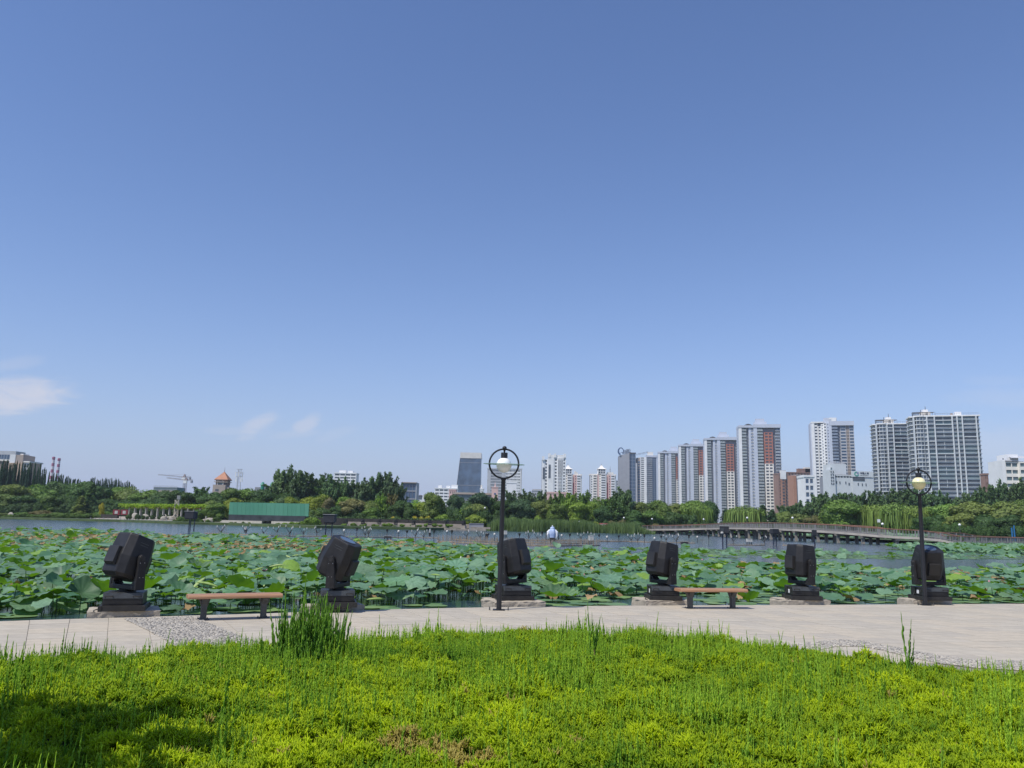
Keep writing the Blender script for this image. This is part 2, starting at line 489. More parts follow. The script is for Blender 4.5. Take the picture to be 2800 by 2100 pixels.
for j in range(13):
    for i in range(n - 1):
        k0, k1 = i, i + 1
        t0, t1 = j * SLAB, (j + 1) * SLAB
        if j == 0: t0 = -0.03                       # coping nose over the water
        sh = 0
        q = [EDGE[k0] + NORM[k0] * t0, EDGE[k1] + NORM[k1] * t0, EDGE[k1] + NORM[k1] * t1, EDGE[k0] + NORM[k0] * t1]
        c = (q[0] + q[1] + q[2] + q[3]) / 4
        if not in_view([c], 260, 200)[0]: continue
        inl = poly_contains(LAWN_POLY, [p.x for p in q], [p.y + 0.0 for p in q])
        if inl.all() and poly_contains(LAWN_POLY, [c.x], [c.y + 0.9])[0]: continue
        g = 0.004
        q = [p + (c - p).normalized() * g * 1.4 for p in q]
        dz = rnd.uniform(-0.0015, 0.0015)
        vs_ = [tuple(p - c + Vector((0, 0, dz))) for p in q] + [tuple(p - c + Vector((0, 0, -0.05 if j else -0.16))) for p in q]
        me = bpy.data.meshes.new('slab')
        me.from_pydata(vs_, [], [(3, 2, 1, 0), (0, 1, 5, 4), (1, 2, 6, 5), (2, 3, 7, 6), (3, 0, 4, 7)]); me.update()
        me.materials.append(PAV[rnd.randrange(4)])
        o = obj('slab', me, prom, c)
        nslab += 1
print('slabs', nslab)

# pebble bands let into the paving
def band(name, pxs, z, m):
    P = [G(x, y, 0) for x, y in pxs]
    o = MB().add([(p.x, p.y, z) for p in P], [tuple(range(len(P)))]).build(name, m, prom)
    return P, o
m_peb_bed = mat('pebble_bed', (0.36, 0.32, 0.26), 0.95, var=0.15, scale=8, bump=0.3)
bandA = [(338, 1692.5), (545, 1686.5), (560, 1701), (600, 1716), (650, 1738), (705, 1758), (760, 1790), (500, 1800), (455, 1752), (400, 1722)]
PA, _ = band('pebble_bed', bandA, 0.003, m_peb_bed)
bandB = [(2100, 1772), (2180, 1762), (2290, 1750), (2370, 1754), (2430, 1768), (2500, 1781), (2580, 1795), (2680, 1806), (2800, 1809), (2950, 1810), (2950, 1840), (2800, 1834), (2680, 1829), (2560, 1813), (2480, 1796), (2410, 1778), (2350, 1768), (2290, 1768), (2200, 1786), (2110, 1796)]
PB, _ = band('pebble_bed', bandB, 0.003, m_peb_bed)
m_peb = leaf_mat('pebble_stone', (0.22, 0.205, 0.185), (0.48, 0.435, 0.36), trans=0, rough=0.6, inst=True)
pebs = []
for k in range(3):
    me = MB().ico((0, 0, 0), (1, 0.66, 0.42), 2 if k == 0 else 2, 0.12, k).mesh('pebble', True); me.materials.append(m_peb); pebs.append(me)
Pp = []
for PP in (PA, PB):
    pl = [(p.x, p.y) for p in PP]; xs = [p[0] for p in pl]; ys = [p[1] for p in pl]
    s = 0.052
    gx, gy = np.meshgrid(np.arange(min(xs), max(xs), s), np.arange(min(ys), max(ys), s * 0.8))
    gx = gx.ravel() + rng.normal(0, 0.011, gx.size); gy = gy.ravel() + rng.normal(0, 0.011, gy.size)
    k = poly_contains(pl, gx, gy)
    Pp.append(np.stack([gx[k], gy[k], np.full(k.sum(), 0.008)], 1))
Pp = np.concatenate(Pp); N = len(Pp)
Rp = np.stack([rng.normal(0, 0.12, N), rng.normal(0, 0.12, N), rng.random(N) * 6.28], 1)
po = scatter('pebbles', Pp, Rp, rng.uniform(0.021, 0.034, N), rng.random(N) ** 0.8, rng.integers(0, 3, N), pebs, prom)

# ================================================================== juniper lawn
def lawn_z(X, Y):
    return 0.13 + 0.05 * noise2(X, Y, 1.1, 3) + 0.03 * noise2(X, Y, 0.45, 4)
m_soil = mat('lawn_soil', (0.035, 0.045, 0.012), 0.95, var=0.4, scale=6)
gx = np.linspace(-13.5, 13.5, 109); gy = np.linspace(2.0, 13.4, 47)
XX, YY = np.meshgrid(gx, gy)
ins = poly_contains(LAWN_POLY, XX, YY)
# soil mound falls to the paving at its rim
def rim_dist(X, Y):
    d = np.full(np.shape(X), 1e9)
    P = np.array(LAWN_POLY[:len(LAWN)])
    for a, b in zip(P[:-1], P[1:]):
        ab = b - a; t = np.clip(((X - a[0]) * ab[0] + (Y - a[1]) * ab[1]) / (ab @ ab), 0, 1)
        d = np.minimum(d, np.hypot(X - a[0] - ab[0] * t, Y - a[1] - ab[1] * t))
    return d
ZZ = np.where(ins, np.minimum(1, rim_dist(XX, YY) / 0.7) * lawn_z(XX, YY), -0.02)
nx, ny = len(gx), len(gy)
Fq = [(j * nx + i, j * nx + i + 1, (j + 1) * nx + i + 1, (j + 1) * nx + i) for j in range(ny - 1) for i in range(nx - 1) if ins[j, i] or ins[j, i + 1] or ins[j + 1, i] or ins[j + 1, i + 1]]
me = np_mesh('lawn', np.stack([XX.ravel(), YY.ravel(), ZZ.ravel()], 1), Fq, m_soil, smooth=True)
lawn = tag(obj('lawn', me), kind='structure')

m_jun = leaf_mat('juniper_spray', (0.095, 0.25, 0.012), (0.60, 0.71, 0.012), trans=0.45, rough=0.55, inst=True, third=(0.54, 0.45, 0.12))
m_shoot = leaf_mat('juniper_shoot', (0.24, 0.45, 0.04), (0.56, 0.76, 0.07), trans=0.45, rough=0.55, inst=True)
def finger(V, Fc, base, dirv, L, r, bend):
    """a scale-leaved twig tip: tapered three-sided spindle in three steps"""
    dirv = dirv / np.linalg.norm(dirv); a = np.cross(dirv, [0.3, 0.5, 0.81]); a /= np.linalg.norm(a); b = np.cross(dirv, a)
    o = len(V)
    for t, rr in ((0, 0.5), (0.35, 1.0), (0.75, 0.75)):
        c = base + dirv * L * t + bend * L * t * t
        for k in range(3):
            an = 2.094 * k + t * 1.4
            V.append(c + (a * math.cos(an) + b * math.sin(an)) * r * rr)
    V.append(base + dirv * L + bend * L)
    for q in range(2):
        for k in range(3):
            i0, i1 = o + q * 3 + k, o + q * 3 + (k + 1) % 3
            Fc += [(i0, i1, i1 + 3), (i0, i1 + 3, i0 + 3)]
    for k in range(3): Fc.append((o + 6 + k, o + 6 + (k + 1) % 3, o + 9))
def spray(seed, n=9, L=0.082, r=0.0072, spread=0.68, up=1.0):
    R_ = np.random.default_rng(seed); V, Fc = [], []
    for i in range(n):
        an = R_.random() * 6.28; s = spread * math.sqrt(R_.random())
        d = np.array([math.cos(an) * s, math.sin(an) * s, up * R_.uniform(0.7, 1.1)])
        l = L * R_.uniform(0.6, 1.25); b0 = np.array([math.cos(an), math.sin(an), 0]) * 0.012 * R_.random()
        bend = np.array([R_.normal(0, 0.12), R_.normal(0, 0.12), 0.12])
        finger(V, Fc, b0, d, l, r * R_.uniform(0.8, 1.25), bend)
        dn = d / np.linalg.norm(d)
        for q in range(2):                # side twiglets
            sd = dn + R_.normal(0, 0.75, 3) * [1, 1, 0.5]
            finger(V, Fc, b0 + dn * l * R_.uniform(0.3, 0.7), sd, l * R_.uniform(0.3, 0.5), r * 0.85, np.zeros(3))
    return np_mesh('spray', np.array(V), np.array(Fc), m_jun)
def shoot(seed, L=1.0, m=None, side=15):
    """upright whip with short scale-leaved side twigs"""
    R_ = np.random.default_rng(seed); V, Fc = [], []
    lean = R_.normal(0, 0.05, 2); pts = []; p = np.zeros(3)
    k = 7
    for i in range(k + 1):
        pts.append(p.copy()); p = p + np.array([lean[0] + R_.normal(0, 0.035), lean[1] + R_.normal(0, 0.035), 1.0]) * L / k
    rr = [0.034 * (1 - 0.8 * i / k) * L for i in range(k + 1)]
    for i in range(k):
        d = pts[i + 1] - pts[i]
        finger(V, Fc, pts[i] - d * 0.1, d, np.linalg.norm(d) * 1.35, rr[i] * 1.15, np.zeros(3))
    for i in range(side):
        t = R_.random() ** 1.5 * 0.75; q = int(t * k); c = pts[q] + (pts[q + 1] - pts[q]) * (t * k - q)
        an = R_.random() * 6.28
        finger(V, Fc, c, np.array([math.cos(an) * 0.42, math.sin(an) * 0.42, 1.0]), L * R_.uniform(0.10, 0.26) * (1.1 - t), 0.024 * L, np.array([0, 0, 0.1]))
    return np_mesh('shoot', np.array(V), np.array(Fc), m or m_shoot)
SPR = [spray(i) for i in range(6)]
SHO = [shoot(20 + i) for i in range(6)]
def lawn_points(dens_fn, cell):
    gx, gy = np.meshgrid(np.arange(-11, 11, cell), np.arange(3.2, 13.2, cell))
    X = gx.ravel() + rng.uniform(-0.5, 0.5, gx.size) * cell; Y = gy.ravel() + rng.uniform(-0.5, 0.5, gx.size) * cell
    k = poly_contains(LAWN_POLY, X, Y); X, Y = X[k], Y[k]
    k = rng.random(X.size) < dens_fn(X, Y); X, Y = X[k], Y[k]
    Z = np.minimum(1, 0.35 + rim_dist(X, Y) / 0.5) * lawn_z(X, Y)
    P = np.stack([X, Y, Z], 1); k = in_view(P, 700, 420)
    return P[k]
# three storeys of sprays make the mat
far = lambda X, Y: np.clip((Y - 6.0) / 5.0, 0, 1)
P1 = lawn_points(lambda X, Y: 1.0 - 0.45 * far(X, Y), 0.041)
N = len(P1)
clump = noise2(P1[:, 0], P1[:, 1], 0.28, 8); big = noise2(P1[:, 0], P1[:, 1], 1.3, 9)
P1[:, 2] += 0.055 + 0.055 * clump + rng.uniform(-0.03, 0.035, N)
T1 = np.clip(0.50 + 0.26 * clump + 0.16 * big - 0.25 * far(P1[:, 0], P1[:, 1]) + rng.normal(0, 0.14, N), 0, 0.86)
# dead brown patch and scattered brown sprigs
ctr = [(G(1190, 2035, 0.25), 0.36, 0.17), (G(1300, 2062, 0.25), 0.24, 0.2), (G(1090, 2012, 0.25), 0.18, 0.13)]
for c, rx, ry in ctr:
    r2 = ((P1[:, 0] - c.x) / rx) ** 2 + ((P1[:, 1] - c.y) / ry) ** 2 + 0.35 * noise2(P1[:, 0], P1[:, 1], 0.12, 21)
    T1 = np.where((r2 < 1) & (rng.random(N) < 0.85), 1.0, T1)
    P1[:, 2] -= np.where(r2 < 1.2, 0.012, 0)
T1 = np.where(rng.random(N) < 0.006, 1.0, T1)
R1 = np.stack([rng.normal(0, 0.38, N), rng.normal(0, 0.38, N), rng.random(N) * 6.28], 1)
print('sprays', N)
# the lawn's own hollows
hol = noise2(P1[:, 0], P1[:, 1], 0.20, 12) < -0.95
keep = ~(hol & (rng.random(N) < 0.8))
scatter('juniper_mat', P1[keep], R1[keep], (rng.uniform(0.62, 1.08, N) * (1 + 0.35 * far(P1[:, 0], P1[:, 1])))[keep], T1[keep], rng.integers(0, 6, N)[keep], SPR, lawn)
shd = lambda X, Y: np.clip(0.04 + 0.85 * far(X, Y) * (0.65 + 0.5 * noise2(X, Y, 0.8, 14)) + 0.35 * (noise2(X, Y, 0.7, 15) > 0.75), 0.02, 1) * 0.85
P2 = lawn_points(shd, 0.040)
N = len(P2)
H2 = rng.uniform(0.125, 0.24, N) * (0.85 + 0.35 * noise2(P2[:, 0], P2[:, 1], 0.6, 16))
H2 = np.where(rng.random(N) < 0.04, H2 * 1.5, H2)
P2[:, 2] += 0.02
R2 = np.stack([rng.normal(0, 0.09, N), rng.normal(0, 0.09, N), rng.random(N) * 6.28], 1)
T2 = np.clip(0.5 + 0.3 * noise2(P2[:, 0], P2[:, 1], 0.9, 17) + rng.normal(0, 0.2, N), 0, 1)
print('shoots', N)
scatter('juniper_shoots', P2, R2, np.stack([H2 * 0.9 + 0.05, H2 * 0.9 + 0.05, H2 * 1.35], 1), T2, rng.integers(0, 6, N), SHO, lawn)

# the bush that stands out of the mat, and two tall single shoots
m_bush = leaf_mat('bush_shoot', (0.06, 0.18, 0.02), (0.24, 0.46, 0.04), trans=0.25, rough=0.55, objcol=False)
def add_tint(me, lo, hi, seed):
    a = me.attributes.new('tint', 'FLOAT', 'POINT'); r = np.random.default_rng(seed)
    a.data.foreach_set('value', r.uniform(lo, hi, len(me.vertices)).astype(np.float32)); return me
BSH = [add_tint(shoot(60 + i, m=m_bush, side=22), 0, 1, i) for i in range(6)]
m_twig = mat('twig', (0.30, 0.19, 0.09), 0.8, var=0.2, scale=20)
bc = G(843, 1812, 0.20)
bush = thing('juniper_bush', 'dark green upright juniper bush rising out of the mat before the second searchlight', 'bush', (bc.x, bc.y, 0.10))
for i in range(295):
    a = rnd.random() * 6.28; r = math.sqrt(rnd.random())
    x, y = 0.37 * r * math.cos(a), 0.26 * r * math.sin(a)
    if rnd.random() < 0.08: x *= 1.25
    o = obj('shoot', BSH[i % 6], bush, (x, y, 0))
    h = rnd.uniform(0.52, 0.92) * (1.08 - 0.34 * r) * (1.22 if rnd.random() < 0.14 else 1)
    o.scale = (h * 0.5 + 0.05, h * 0.5 + 0.05, h); o.rotation_euler = (-y * 0.5 + rnd.gauss(0, 0.06), x * 0.5 + rnd.gauss(0, 0.06), rnd.random() * 6.28)
for (dx, dy, h) in ((-0.07, -0.12, 0.62), (0.16, -0.15, 0.4), (-0.2, -0.1, 0.35)):
    MB().tube([(dx, dy, 0), (dx + 0.02, dy - 0.02, h * 0.3), (dx + 0.005, dy - 0.01, h * 0.65), (dx + 0.03, dy, h)], [0.006, 0.005, 0.004, 0.002], 5).build('twig', m_twig, bush)
for (px, py, top, lab) in ((1622, 1808, 1640, 'tall lone juniper shoot with bare lower stem, before the bench on plain paving'), (2490, 1860, 1668, 'tall lone juniper shoot with several tips in front of the cream globed lamp')):
    c = G(px, py, 0.22); hh = (py - top) / ppm(c.y)
    t = thing('juniper_shoot', lab, 'shoot', (c.x, c.y, 0.12))
    for k in range(5):
        o = obj('branch', BSH[k], t, (rnd.uniform(-0.03, 0.03), rnd.uniform(-0.02, 0.02), hh * 0.25 if k else 0.0))
        s = hh * (1.0 if k == 0 else rnd.uniform(0.4, 0.7)); o.scale = (s * 0.55, s * 0.55, s * 1.0); o.rotation_euler = (rnd.gauss(0, 0.12), rnd.gauss(-0.08, 0.15), rnd.random() * 6)
    MB().tube([(0.0, 0, -0.05), (0.015, 0, hh * 0.2), (0.0, 0, hh * 0.5)], [0.007, 0.006, 0.004], 5).build('stem', m_twig, t)
# ================================================================== lotus
LT_LO, LT_HI, LT_UN = (0.065, 0.165, 0.078), (0.20, 0.335, 0.20), (0.19, 0.36, 0.03)
m_lotus_i = leaf_mat('lotus_leaf_far', LT_LO, LT_HI, under=LT_UN, trans=0.24, rough=0.5, inst=True, spec=0.35, mottle=0.22, third=(0.22, 0.36, 0.06))
m_lotus = leaf_mat('lotus_leaf_near', LT_LO, LT_HI, under=LT_UN, objcol=True, trans=0.24, rough=0.5, spec=0.35, mottle=0.22)
m_pad_i = leaf_mat('lotus_pad_far', (0.11, 0.215, 0.095), (0.21, 0.32, 0.12), under=LT_UN, trans=0.1, rough=0.55, inst=True, mottle=0.3)
m_pad = leaf_mat('lotus_pad_near', (0.12, 0.225, 0.10), (0.21, 0.32, 0.13), under=LT_UN, trans=0.1, rough=0.55, mottle=0.3)
m_furl_i = leaf_mat('furled_leaf_far', (0.26, 0.40, 0.08), (0.42, 0.52, 0.20), trans=0.2, inst=True)
m_furl = leaf_mat('furled_leaf_near', (0.26, 0.40, 0.08), (0.42, 0.52, 0.20), trans=0.2)
m_dead_i = leaf_mat('withered_leaf_far', (0.13, 0.085, 0.035), (0.38, 0.26, 0.13), trans=0.1, rough=0.8, inst=True)
m_dead = leaf_mat('withered_leaf_near', (0.13, 0.085, 0.035), (0.38, 0.26, 0.13), trans=0.1, rough=0.8)
m_stalk = mat('lotus_stalk', (0.07, 0.12, 0.035), 0.7, var=0.3, scale=6)

def lotus_blade(kind, seed, m, nseg=22, nr=4, veins=True):
    """unit-radius blade with a dimple over the stalk, radial folds and a ruffled rim"""
    R_ = np.random.default_rng(seed)
    ph = R_.random(8) * 6.28
    V, T = [(0, 0, 0)], [0.35]
    base = R_.uniform(0.25, 0.75)
    for j in range(1, nr + 1):
        r = j / nr
        for k in range(nseg):
            a = 6.2832 * k / nseg
            rim = 1 + 0.05 * math.sin(3 * a + ph[0]) + 0.035 * math.sin(7 * a + ph[1]) + 0.03 * math.sin(11 * a + ph[5])
            x, y = r * rim * math.cos(a), r * rim * math.sin(a)
            wav = 0.085 * math.sin(5 * a + ph[2]) + 0.06 * math.sin(9 * a + ph[3]) + 0.045 * math.sin(13 * a + ph[6]) + 0.02 * (1 if k % 2 else -1) / max(r, 0.3)
            fold = 0.16 * math.sin(2 * a + ph[4])
            if kind == 'dish': z = 0.10 * r - 0.07 * r ** 3 + wav * r ** 3 * 0.9 + fold * r * r * 0.4
            elif kind == 'cup': z = 0.36 * r + 0.14 * r ** 3 + wav * r ** 3 + fold * r * r * 0.7
            elif kind == 'saddle': z = 0.08 * r + 0.12 * fold / 0.16 * r * r + wav * r ** 3
            elif kind == 'droop': z = 0.12 * r - 0.26 * r ** 3 + wav * r ** 3 * 1.2 + fold * r * r * 0.6
            elif kind == 'pad': z = 0.012 * r * (1 + math.sin(4 * a + ph[4])) + 0.010 * wav / 0.1 * r ** 4
            elif kind == 'dead':
                z = 0.10 * r + wav * 2.2 * r * r + fold * 1.2 * r; x *= 0.75 + 0.2 * math.sin(3 * a + ph[7]); y *= 0.7 + 0.2 * math.sin(2 * a + ph[6])
            V.append((x, y, z)); T.append(float(np.clip(base + 0.22 * (1 if k % 2 else -1) * (1 if veins else 0) * (0.4 + r) + R_.normal(0, 0.05) + 0.08 * (r - 0.5), 0, 0.86)))
    Fc = [(0, 1 + k, 1 + (k + 1) % nseg) for k in range(nseg)]
    for j in range(nr - 1):
        for k in range(nseg):
            a0, a1 = 1 + j * nseg + k, 1 + j * nseg + (k + 1) % nseg
            Fc += [(a0, a0 + nseg, a1 + nseg), (a0, a1 + nseg, a1)]
    return np_mesh('blade', np.array(V), np.array(Fc), m, tint=T, smooth=True)
def furled(seed, m):
    R_ = np.random.default_rng(seed); V, T, Fc = [], [], []
    n, k = 9, 8
    for i in range(n):
        t = i / (n - 1); r = 0.16 * math.sin(math.pi * (0.06 + 0.9 * t)) ** 0.8
        for q in range(k):
            a = 6.2832 * q / k; V.append((-1 + 2 * t, r * math.cos(a) * (1 + 0.5 * math.cos(a) ** 2), r * math.sin(a) * 0.8 + 0.08 * math.sin(3 * t))); T.append(R_.random())
    for i in range(n - 1):
        for q in range(k):
            a0, a1 = i * k + q, i * k + (q + 1) % k
            Fc += [(a0, a0 + k, a1 + k), (a0, a1 + k, a1)]
    return np_mesh('furled', np.array(V), np.array(Fc), m, tint=T, smooth=True)

KINDS = ['dish', 'cup', 'saddle', 'droop']
near_blade = {k: [lotus_blade(k, 100 + 10 * i + j, m_lotus, 26, 5) for j in range(4)] for i, k in enumerate(KINDS)}
near_blade['pad'] = [lotus_blade('pad', 150 + j, m_pad, nr=3) for j in range(4)]
near_blade['dead'] = [lotus_blade('dead', 160 + j, m_dead, nseg=16, nr=3) for j in range(3)]
near_blade['furled'] = [furled(170 + j, m_furl) for j in range(2)]
far_list, far_kind = [], []
for i, k in enumerate(KINDS):
    for j in range(3): far_list.append(lotus_blade(k, 200 + 10 * i + j, m_lotus_i, 18, 3)); far_kind.append(k)
for j in range(3): far_list.append(lotus_blade('pad', 240 + j, m_pad_i, 14, 2)); far_kind.append('pad')
for j in range(3): far_list.append(lotus_blade('dead', 250 + j, m_dead_i, 12, 2)); far_kind.append('dead')
far_list.append(furled(260, m_furl_i)); far_kind.append('furled')
far_idx = {k: [i for i, q in enumerate(far_kind) if q == k] for k in set(far_kind)}
stalk_me = MB().tube([(0, 0, 0), (0.02, 0.01, -0.5), (0, 0, -1)], [0.008, 0.010, 0.011], 6).mesh('stalk', True); stalk_me.materials.append(m_stalk)

FIELD_FAR = [(-500, 1448), (-200, 1448), (0, 1450), (300, 1453), (600, 1463), (700, 1466), (830, 1471), (1000, 1469), (1200, 1477), (1400, 1492), (1500, 1497), (1640, 1499), (1800, 1508), (1900, 1521), (2080, 1531), (2300, 1541), (2500, 1549), (2650, 1546), (2800, 1541), (3100, 1541)]
FIELD = [(p.x, p.y) for p in (G(x, y, 0.17 if x < 900 else 0.28) for x, y in FIELD_FAR)] + [(p.x, p.y) for p in (EDGE[i] - NORM[i] * 0.25 for i in range(len(EDGE) - 1, -1, -1))]
def edge_dist(X, Y):
    E = np.array([(p.x, p.y) for p in EDGE]); d = np.full(X.shape, 1e9)
    for i in range(0, len(E)): d = np.minimum(d, np.hypot(X - E[i, 0], Y - E[i, 1]))
    return d
PLINTHS = []          # filled from the searchlight list: keep leaves off the plinths
LIGHT_PX = [(340, 1666), (921, 1656), (1402, 1639), (1813, 1638), (2193, 1638), (2543, 1639)]      # middle of each foot frame
for x, y in LIGHT_PX:
    p = G(x, y, 0.11); e_, t_, n_ = edge_frame(p); p.z = 0; PLINTHS.append((p, t_, n_))
def jitter(poly, cell, far_cell, f0, f1):
    """points thinning from cell (at depth f0) to far_cell (at depth f1)"""
    xs = [p[0] for p in poly]; ys = [p[1] for p in poly]
    gx, gy = np.meshgrid(np.arange(min(xs), max(xs), cell), np.arange(min(ys), max(ys), cell))
    X = gx.ravel() + rng.uniform(-0.5, 0.5, gx.size) * cell; Y = gy.ravel() + rng.uniform(-0.5, 0.5, gx.size) * cell
    k = poly_contains(poly, X, Y); X, Y = X[k], Y[k]
    dens = (cell / (cell + (far_cell - cell) * np.clip((Y - f0) / (f1 - f0), 0, 1))) ** 2
    k = rng.random(X.size) < dens
    P = np.stack([X[k], Y[k], np.zeros(k.sum())], 1)
    return P[in_view(P, 150, 150)]
Pl = jitter(FIELD, 0.33, 0.40, 17, 60)
ed = edge_dist(Pl[:, 0], Pl[:, 1])
bad = np.zeros(len(Pl), bool)
for c, t, nn in PLINTHS:
    dx, dy = Pl[:, 0] - c.x, Pl[:, 1] - c.y
    bad |= (np.abs(dx * t.x + dy * t.y) < 1.0) & (np.abs(dx * nn.x + dy * nn.y) < 1.05)
Pl, ed = Pl[~bad], ed[~bad]
N = len(Pl)
print('lotus', N)
patch = noise2(Pl[:, 0], Pl[:, 1] * 0.6, 4.0, 31)            # taller stands and low flat stretches
midfar = np.clip((Pl[:, 1] - 24) / 25, 0, 1)
pk = rng.random(N)
p_pad = np.where(ed < 0.9, 0.97, np.where(ed < 1.5, 0.5, 0.16 + 0.34 * midfar - 0.16 * patch))
p_pad = np.where(Pl[:, 0] > 30, np.minimum(p_pad + 0.1, 1), p_pad)
p_dead = np.where(ed < 1.1, 0.04, 0.055 + 0.24 * midfar * (patch < 0.6))
kind = np.where(pk < p_pad, 'pad', np.where(pk < p_pad + p_dead, 'dead', 'x')).astype(object)
u = rng.random(N)
for i in range(N):
    if kind[i] == 'x':
        kind[i] = 'furled' if u[i] < 0.035 else 'dish' if u[i] < 0.52 else 'saddle' if u[i] < 0.74 else 'droop' if u[i] < 0.86 else 'cup'
size = np.where(kind == 'pad', rng.uniform(0.20, 0.40, N), np.where(kind == 'dead', rng.uniform(0.13, 0.28, N), np.where(kind == 'furled', rng.uniform(0.17, 0.27, N), rng.uniform(0.16, 0.35, N))))
size = np.where(Pl[:, 1] > 34, size * 1.1, size)
hgt = np.where(kind == 'pad', 0.008 + rng.random(N) * 0.02, np.where(kind == 'dead', rng.uniform(0.03, 0.22, N), np.clip(0.25 + 0.12 * patch + rng.normal(0, 0.13, N) - 0.10 * midfar, 0.06, 0.72)))
hgt = np.where((ed < 2.6) & (hgt > 0.1), hgt * np.clip(0.55 + (ed - 1.0) * 0.3, 0.5, 1), hgt)
hgt = np.where(rng.random(N) < 0.06, hgt * 1.3, hgt)
Pl[:, 2] = WATER_Z + hgt
# flat stretches (thinned in places so that dark water shows)
gap = (noise2(Pl[:, 0], Pl[:, 1], 2.2, 33) > 0.55) & (kind != 'pad') & (rng.random(N) < 0.75)
ok = ~gap & ~((ed < 1.15) & (kind != 'pad')) & ~((ed < 1.5) & (rng.random(N) < 0.35)) & ~((ed < 0.9) & (noise2(Pl[:, 0], Pl[:, 1], 1.6, 35) > 0.0)) & ~((ed < 0.4))
tilt = np.where(kind == 'pad', 0.01, np.where(kind == 'cup', 0.26, np.where(Pl[:, 1] > 27, 0.13, 0.17)))
# leaves lean towards the light (sun stands behind the viewer's left shoulder)
RX = rng.normal(0, 1, N) * tilt + np.where((kind == 'pad'), 0, np.where(kind == 'cup', 0.02, 0.11))
RY = rng.normal(0, 1, N) * tilt
RZ = rng.random(N) * 6.28
def lean(rx, ry, rz):
    """spin the blade first, then lean it"""
    return np.array([tuple((Euler((a, b, 0)).to_matrix() @ Euler((0, 0, c)).to_matrix()).to_euler()) for a, b, c in zip(rx, ry, rz)])
ROT = lean(RX, RY, RZ)
order = [i for i in np.argsort(-size * np.where(kind == 'pad', 0.5, 1.0) / Pl[:, 1]) if ok[i]]
# the 300 that show largest are things of their own
LAB = {
 'dish': ('broad blue-green lotus leaf held open on a stalk above the pond', 'open lotus leaves above the water'),
 'saddle': ('blue-green lotus leaf folded up along its middle on a stalk', 'folded lotus leaves above the water'),
 'droop': ('lotus leaf with its rim hanging down like an umbrella', 'drooping lotus leaves above the water'),
 'cup': ('cupped lotus leaf showing its bright yellow-green underside', 'cupped lotus leaves above the water'),
 'pad': ('flat round lotus leaf floating on the water by the quay', 'floating lotus leaves by the quay'),
 'dead': ('shrivelled brown lotus leaf among the green ones', 'withered lotus leaves in the pond'),
 'furled': ('young lotus leaf still rolled into a pale green spindle', 'furled young lotus leaves')}
near = []
cnt = {}
for i in order:
    if len(near) >= 640: break
    k = kind[i]
    if not in_view([Pl[i]], 0, 0)[0] : continue
    if cnt.get(k, 0) >= 290: continue
    if sum(cnt.values()) >= 300: break
    cnt[k] = cnt.get(k, 0) + 1; near.append(i)
for i in near:
    k = kind[i]; lab, grp = LAB[k]
    r = thing('lotus_leaf', lab, 'lotus leaf', (Pl[i, 0], Pl[i, 1], WATER_Z), 0, grp)
    me = near_blade[k][int(rng.integers(0, len(near_blade[k])))]
    b = obj('blade', me, r, (0, 0, hgt[i])); s = size[i]
    q_ = rnd.uniform(0.72, 1.25); b.color = (q_ * rnd.uniform(0.9, 1.15), q_, q_ * rnd.uniform(0.8, 1.1), 1)
    b.rotation_euler = tuple(ROT[i]); b.scale = (s, s, s * (0.75 if k in ('dish', 'saddle', 'droop') else 1))
    if k == 'furled': b.rotation_euler = (0.1, rnd.uniform(-0.5, 0.5), RZ[i])
    if k != 'pad':
        st = obj('stalk', stalk_me, r, (0, 0, hgt[i] + 0.005)); st.scale = (1, 1, hgt[i] + 0.25); st.rotation_euler = (rnd.gauss(0, 0.05), rnd.gauss(0, 0.05), rnd.random() * 6)
ns = set(near)
rest = np.array([i for i in range(N) if ok[i] and i not in ns])
ii = np.array([far_idx[kind[i]][int(rng.integers(0, len(far_idx[kind[i]])))] for i in rest])
tt = np.clip(rng.normal(0.45, 0.30, len(rest)), 0, 0.87); tt = np.where(rng.random(len(rest)) < 0.12, 1.0, tt)
sz3 = np.stack([size, size, size * np.where((kind == 'cup') | (kind == 'furled'), 0.9, np.where(Pl[:, 1] > 27, 0.55, 0.7))], 1)
lot = scatter('lotus_leaves', Pl[rest], ROT[rest], sz3[rest], tt, ii, far_list)
tag(lot, 'mass of blue-green lotus leaves filling the pond out to the fountains', 'lotus')
# stalks under the standing leaves of the front belt that are not things of their own
fr = [i for i in rest if kind[i] not in ('pad',) and ed[i] < 9]
sk = stalk_me.copy()
scatter('lotus_stalks', Pl[fr], np.zeros((len(fr), 3)), np.stack([np.ones(len(fr)), np.ones(len(fr)), hgt[fr] + 0.2], 1), np.zeros(len(fr)), np.zeros(len(fr), int), [sk], lot)

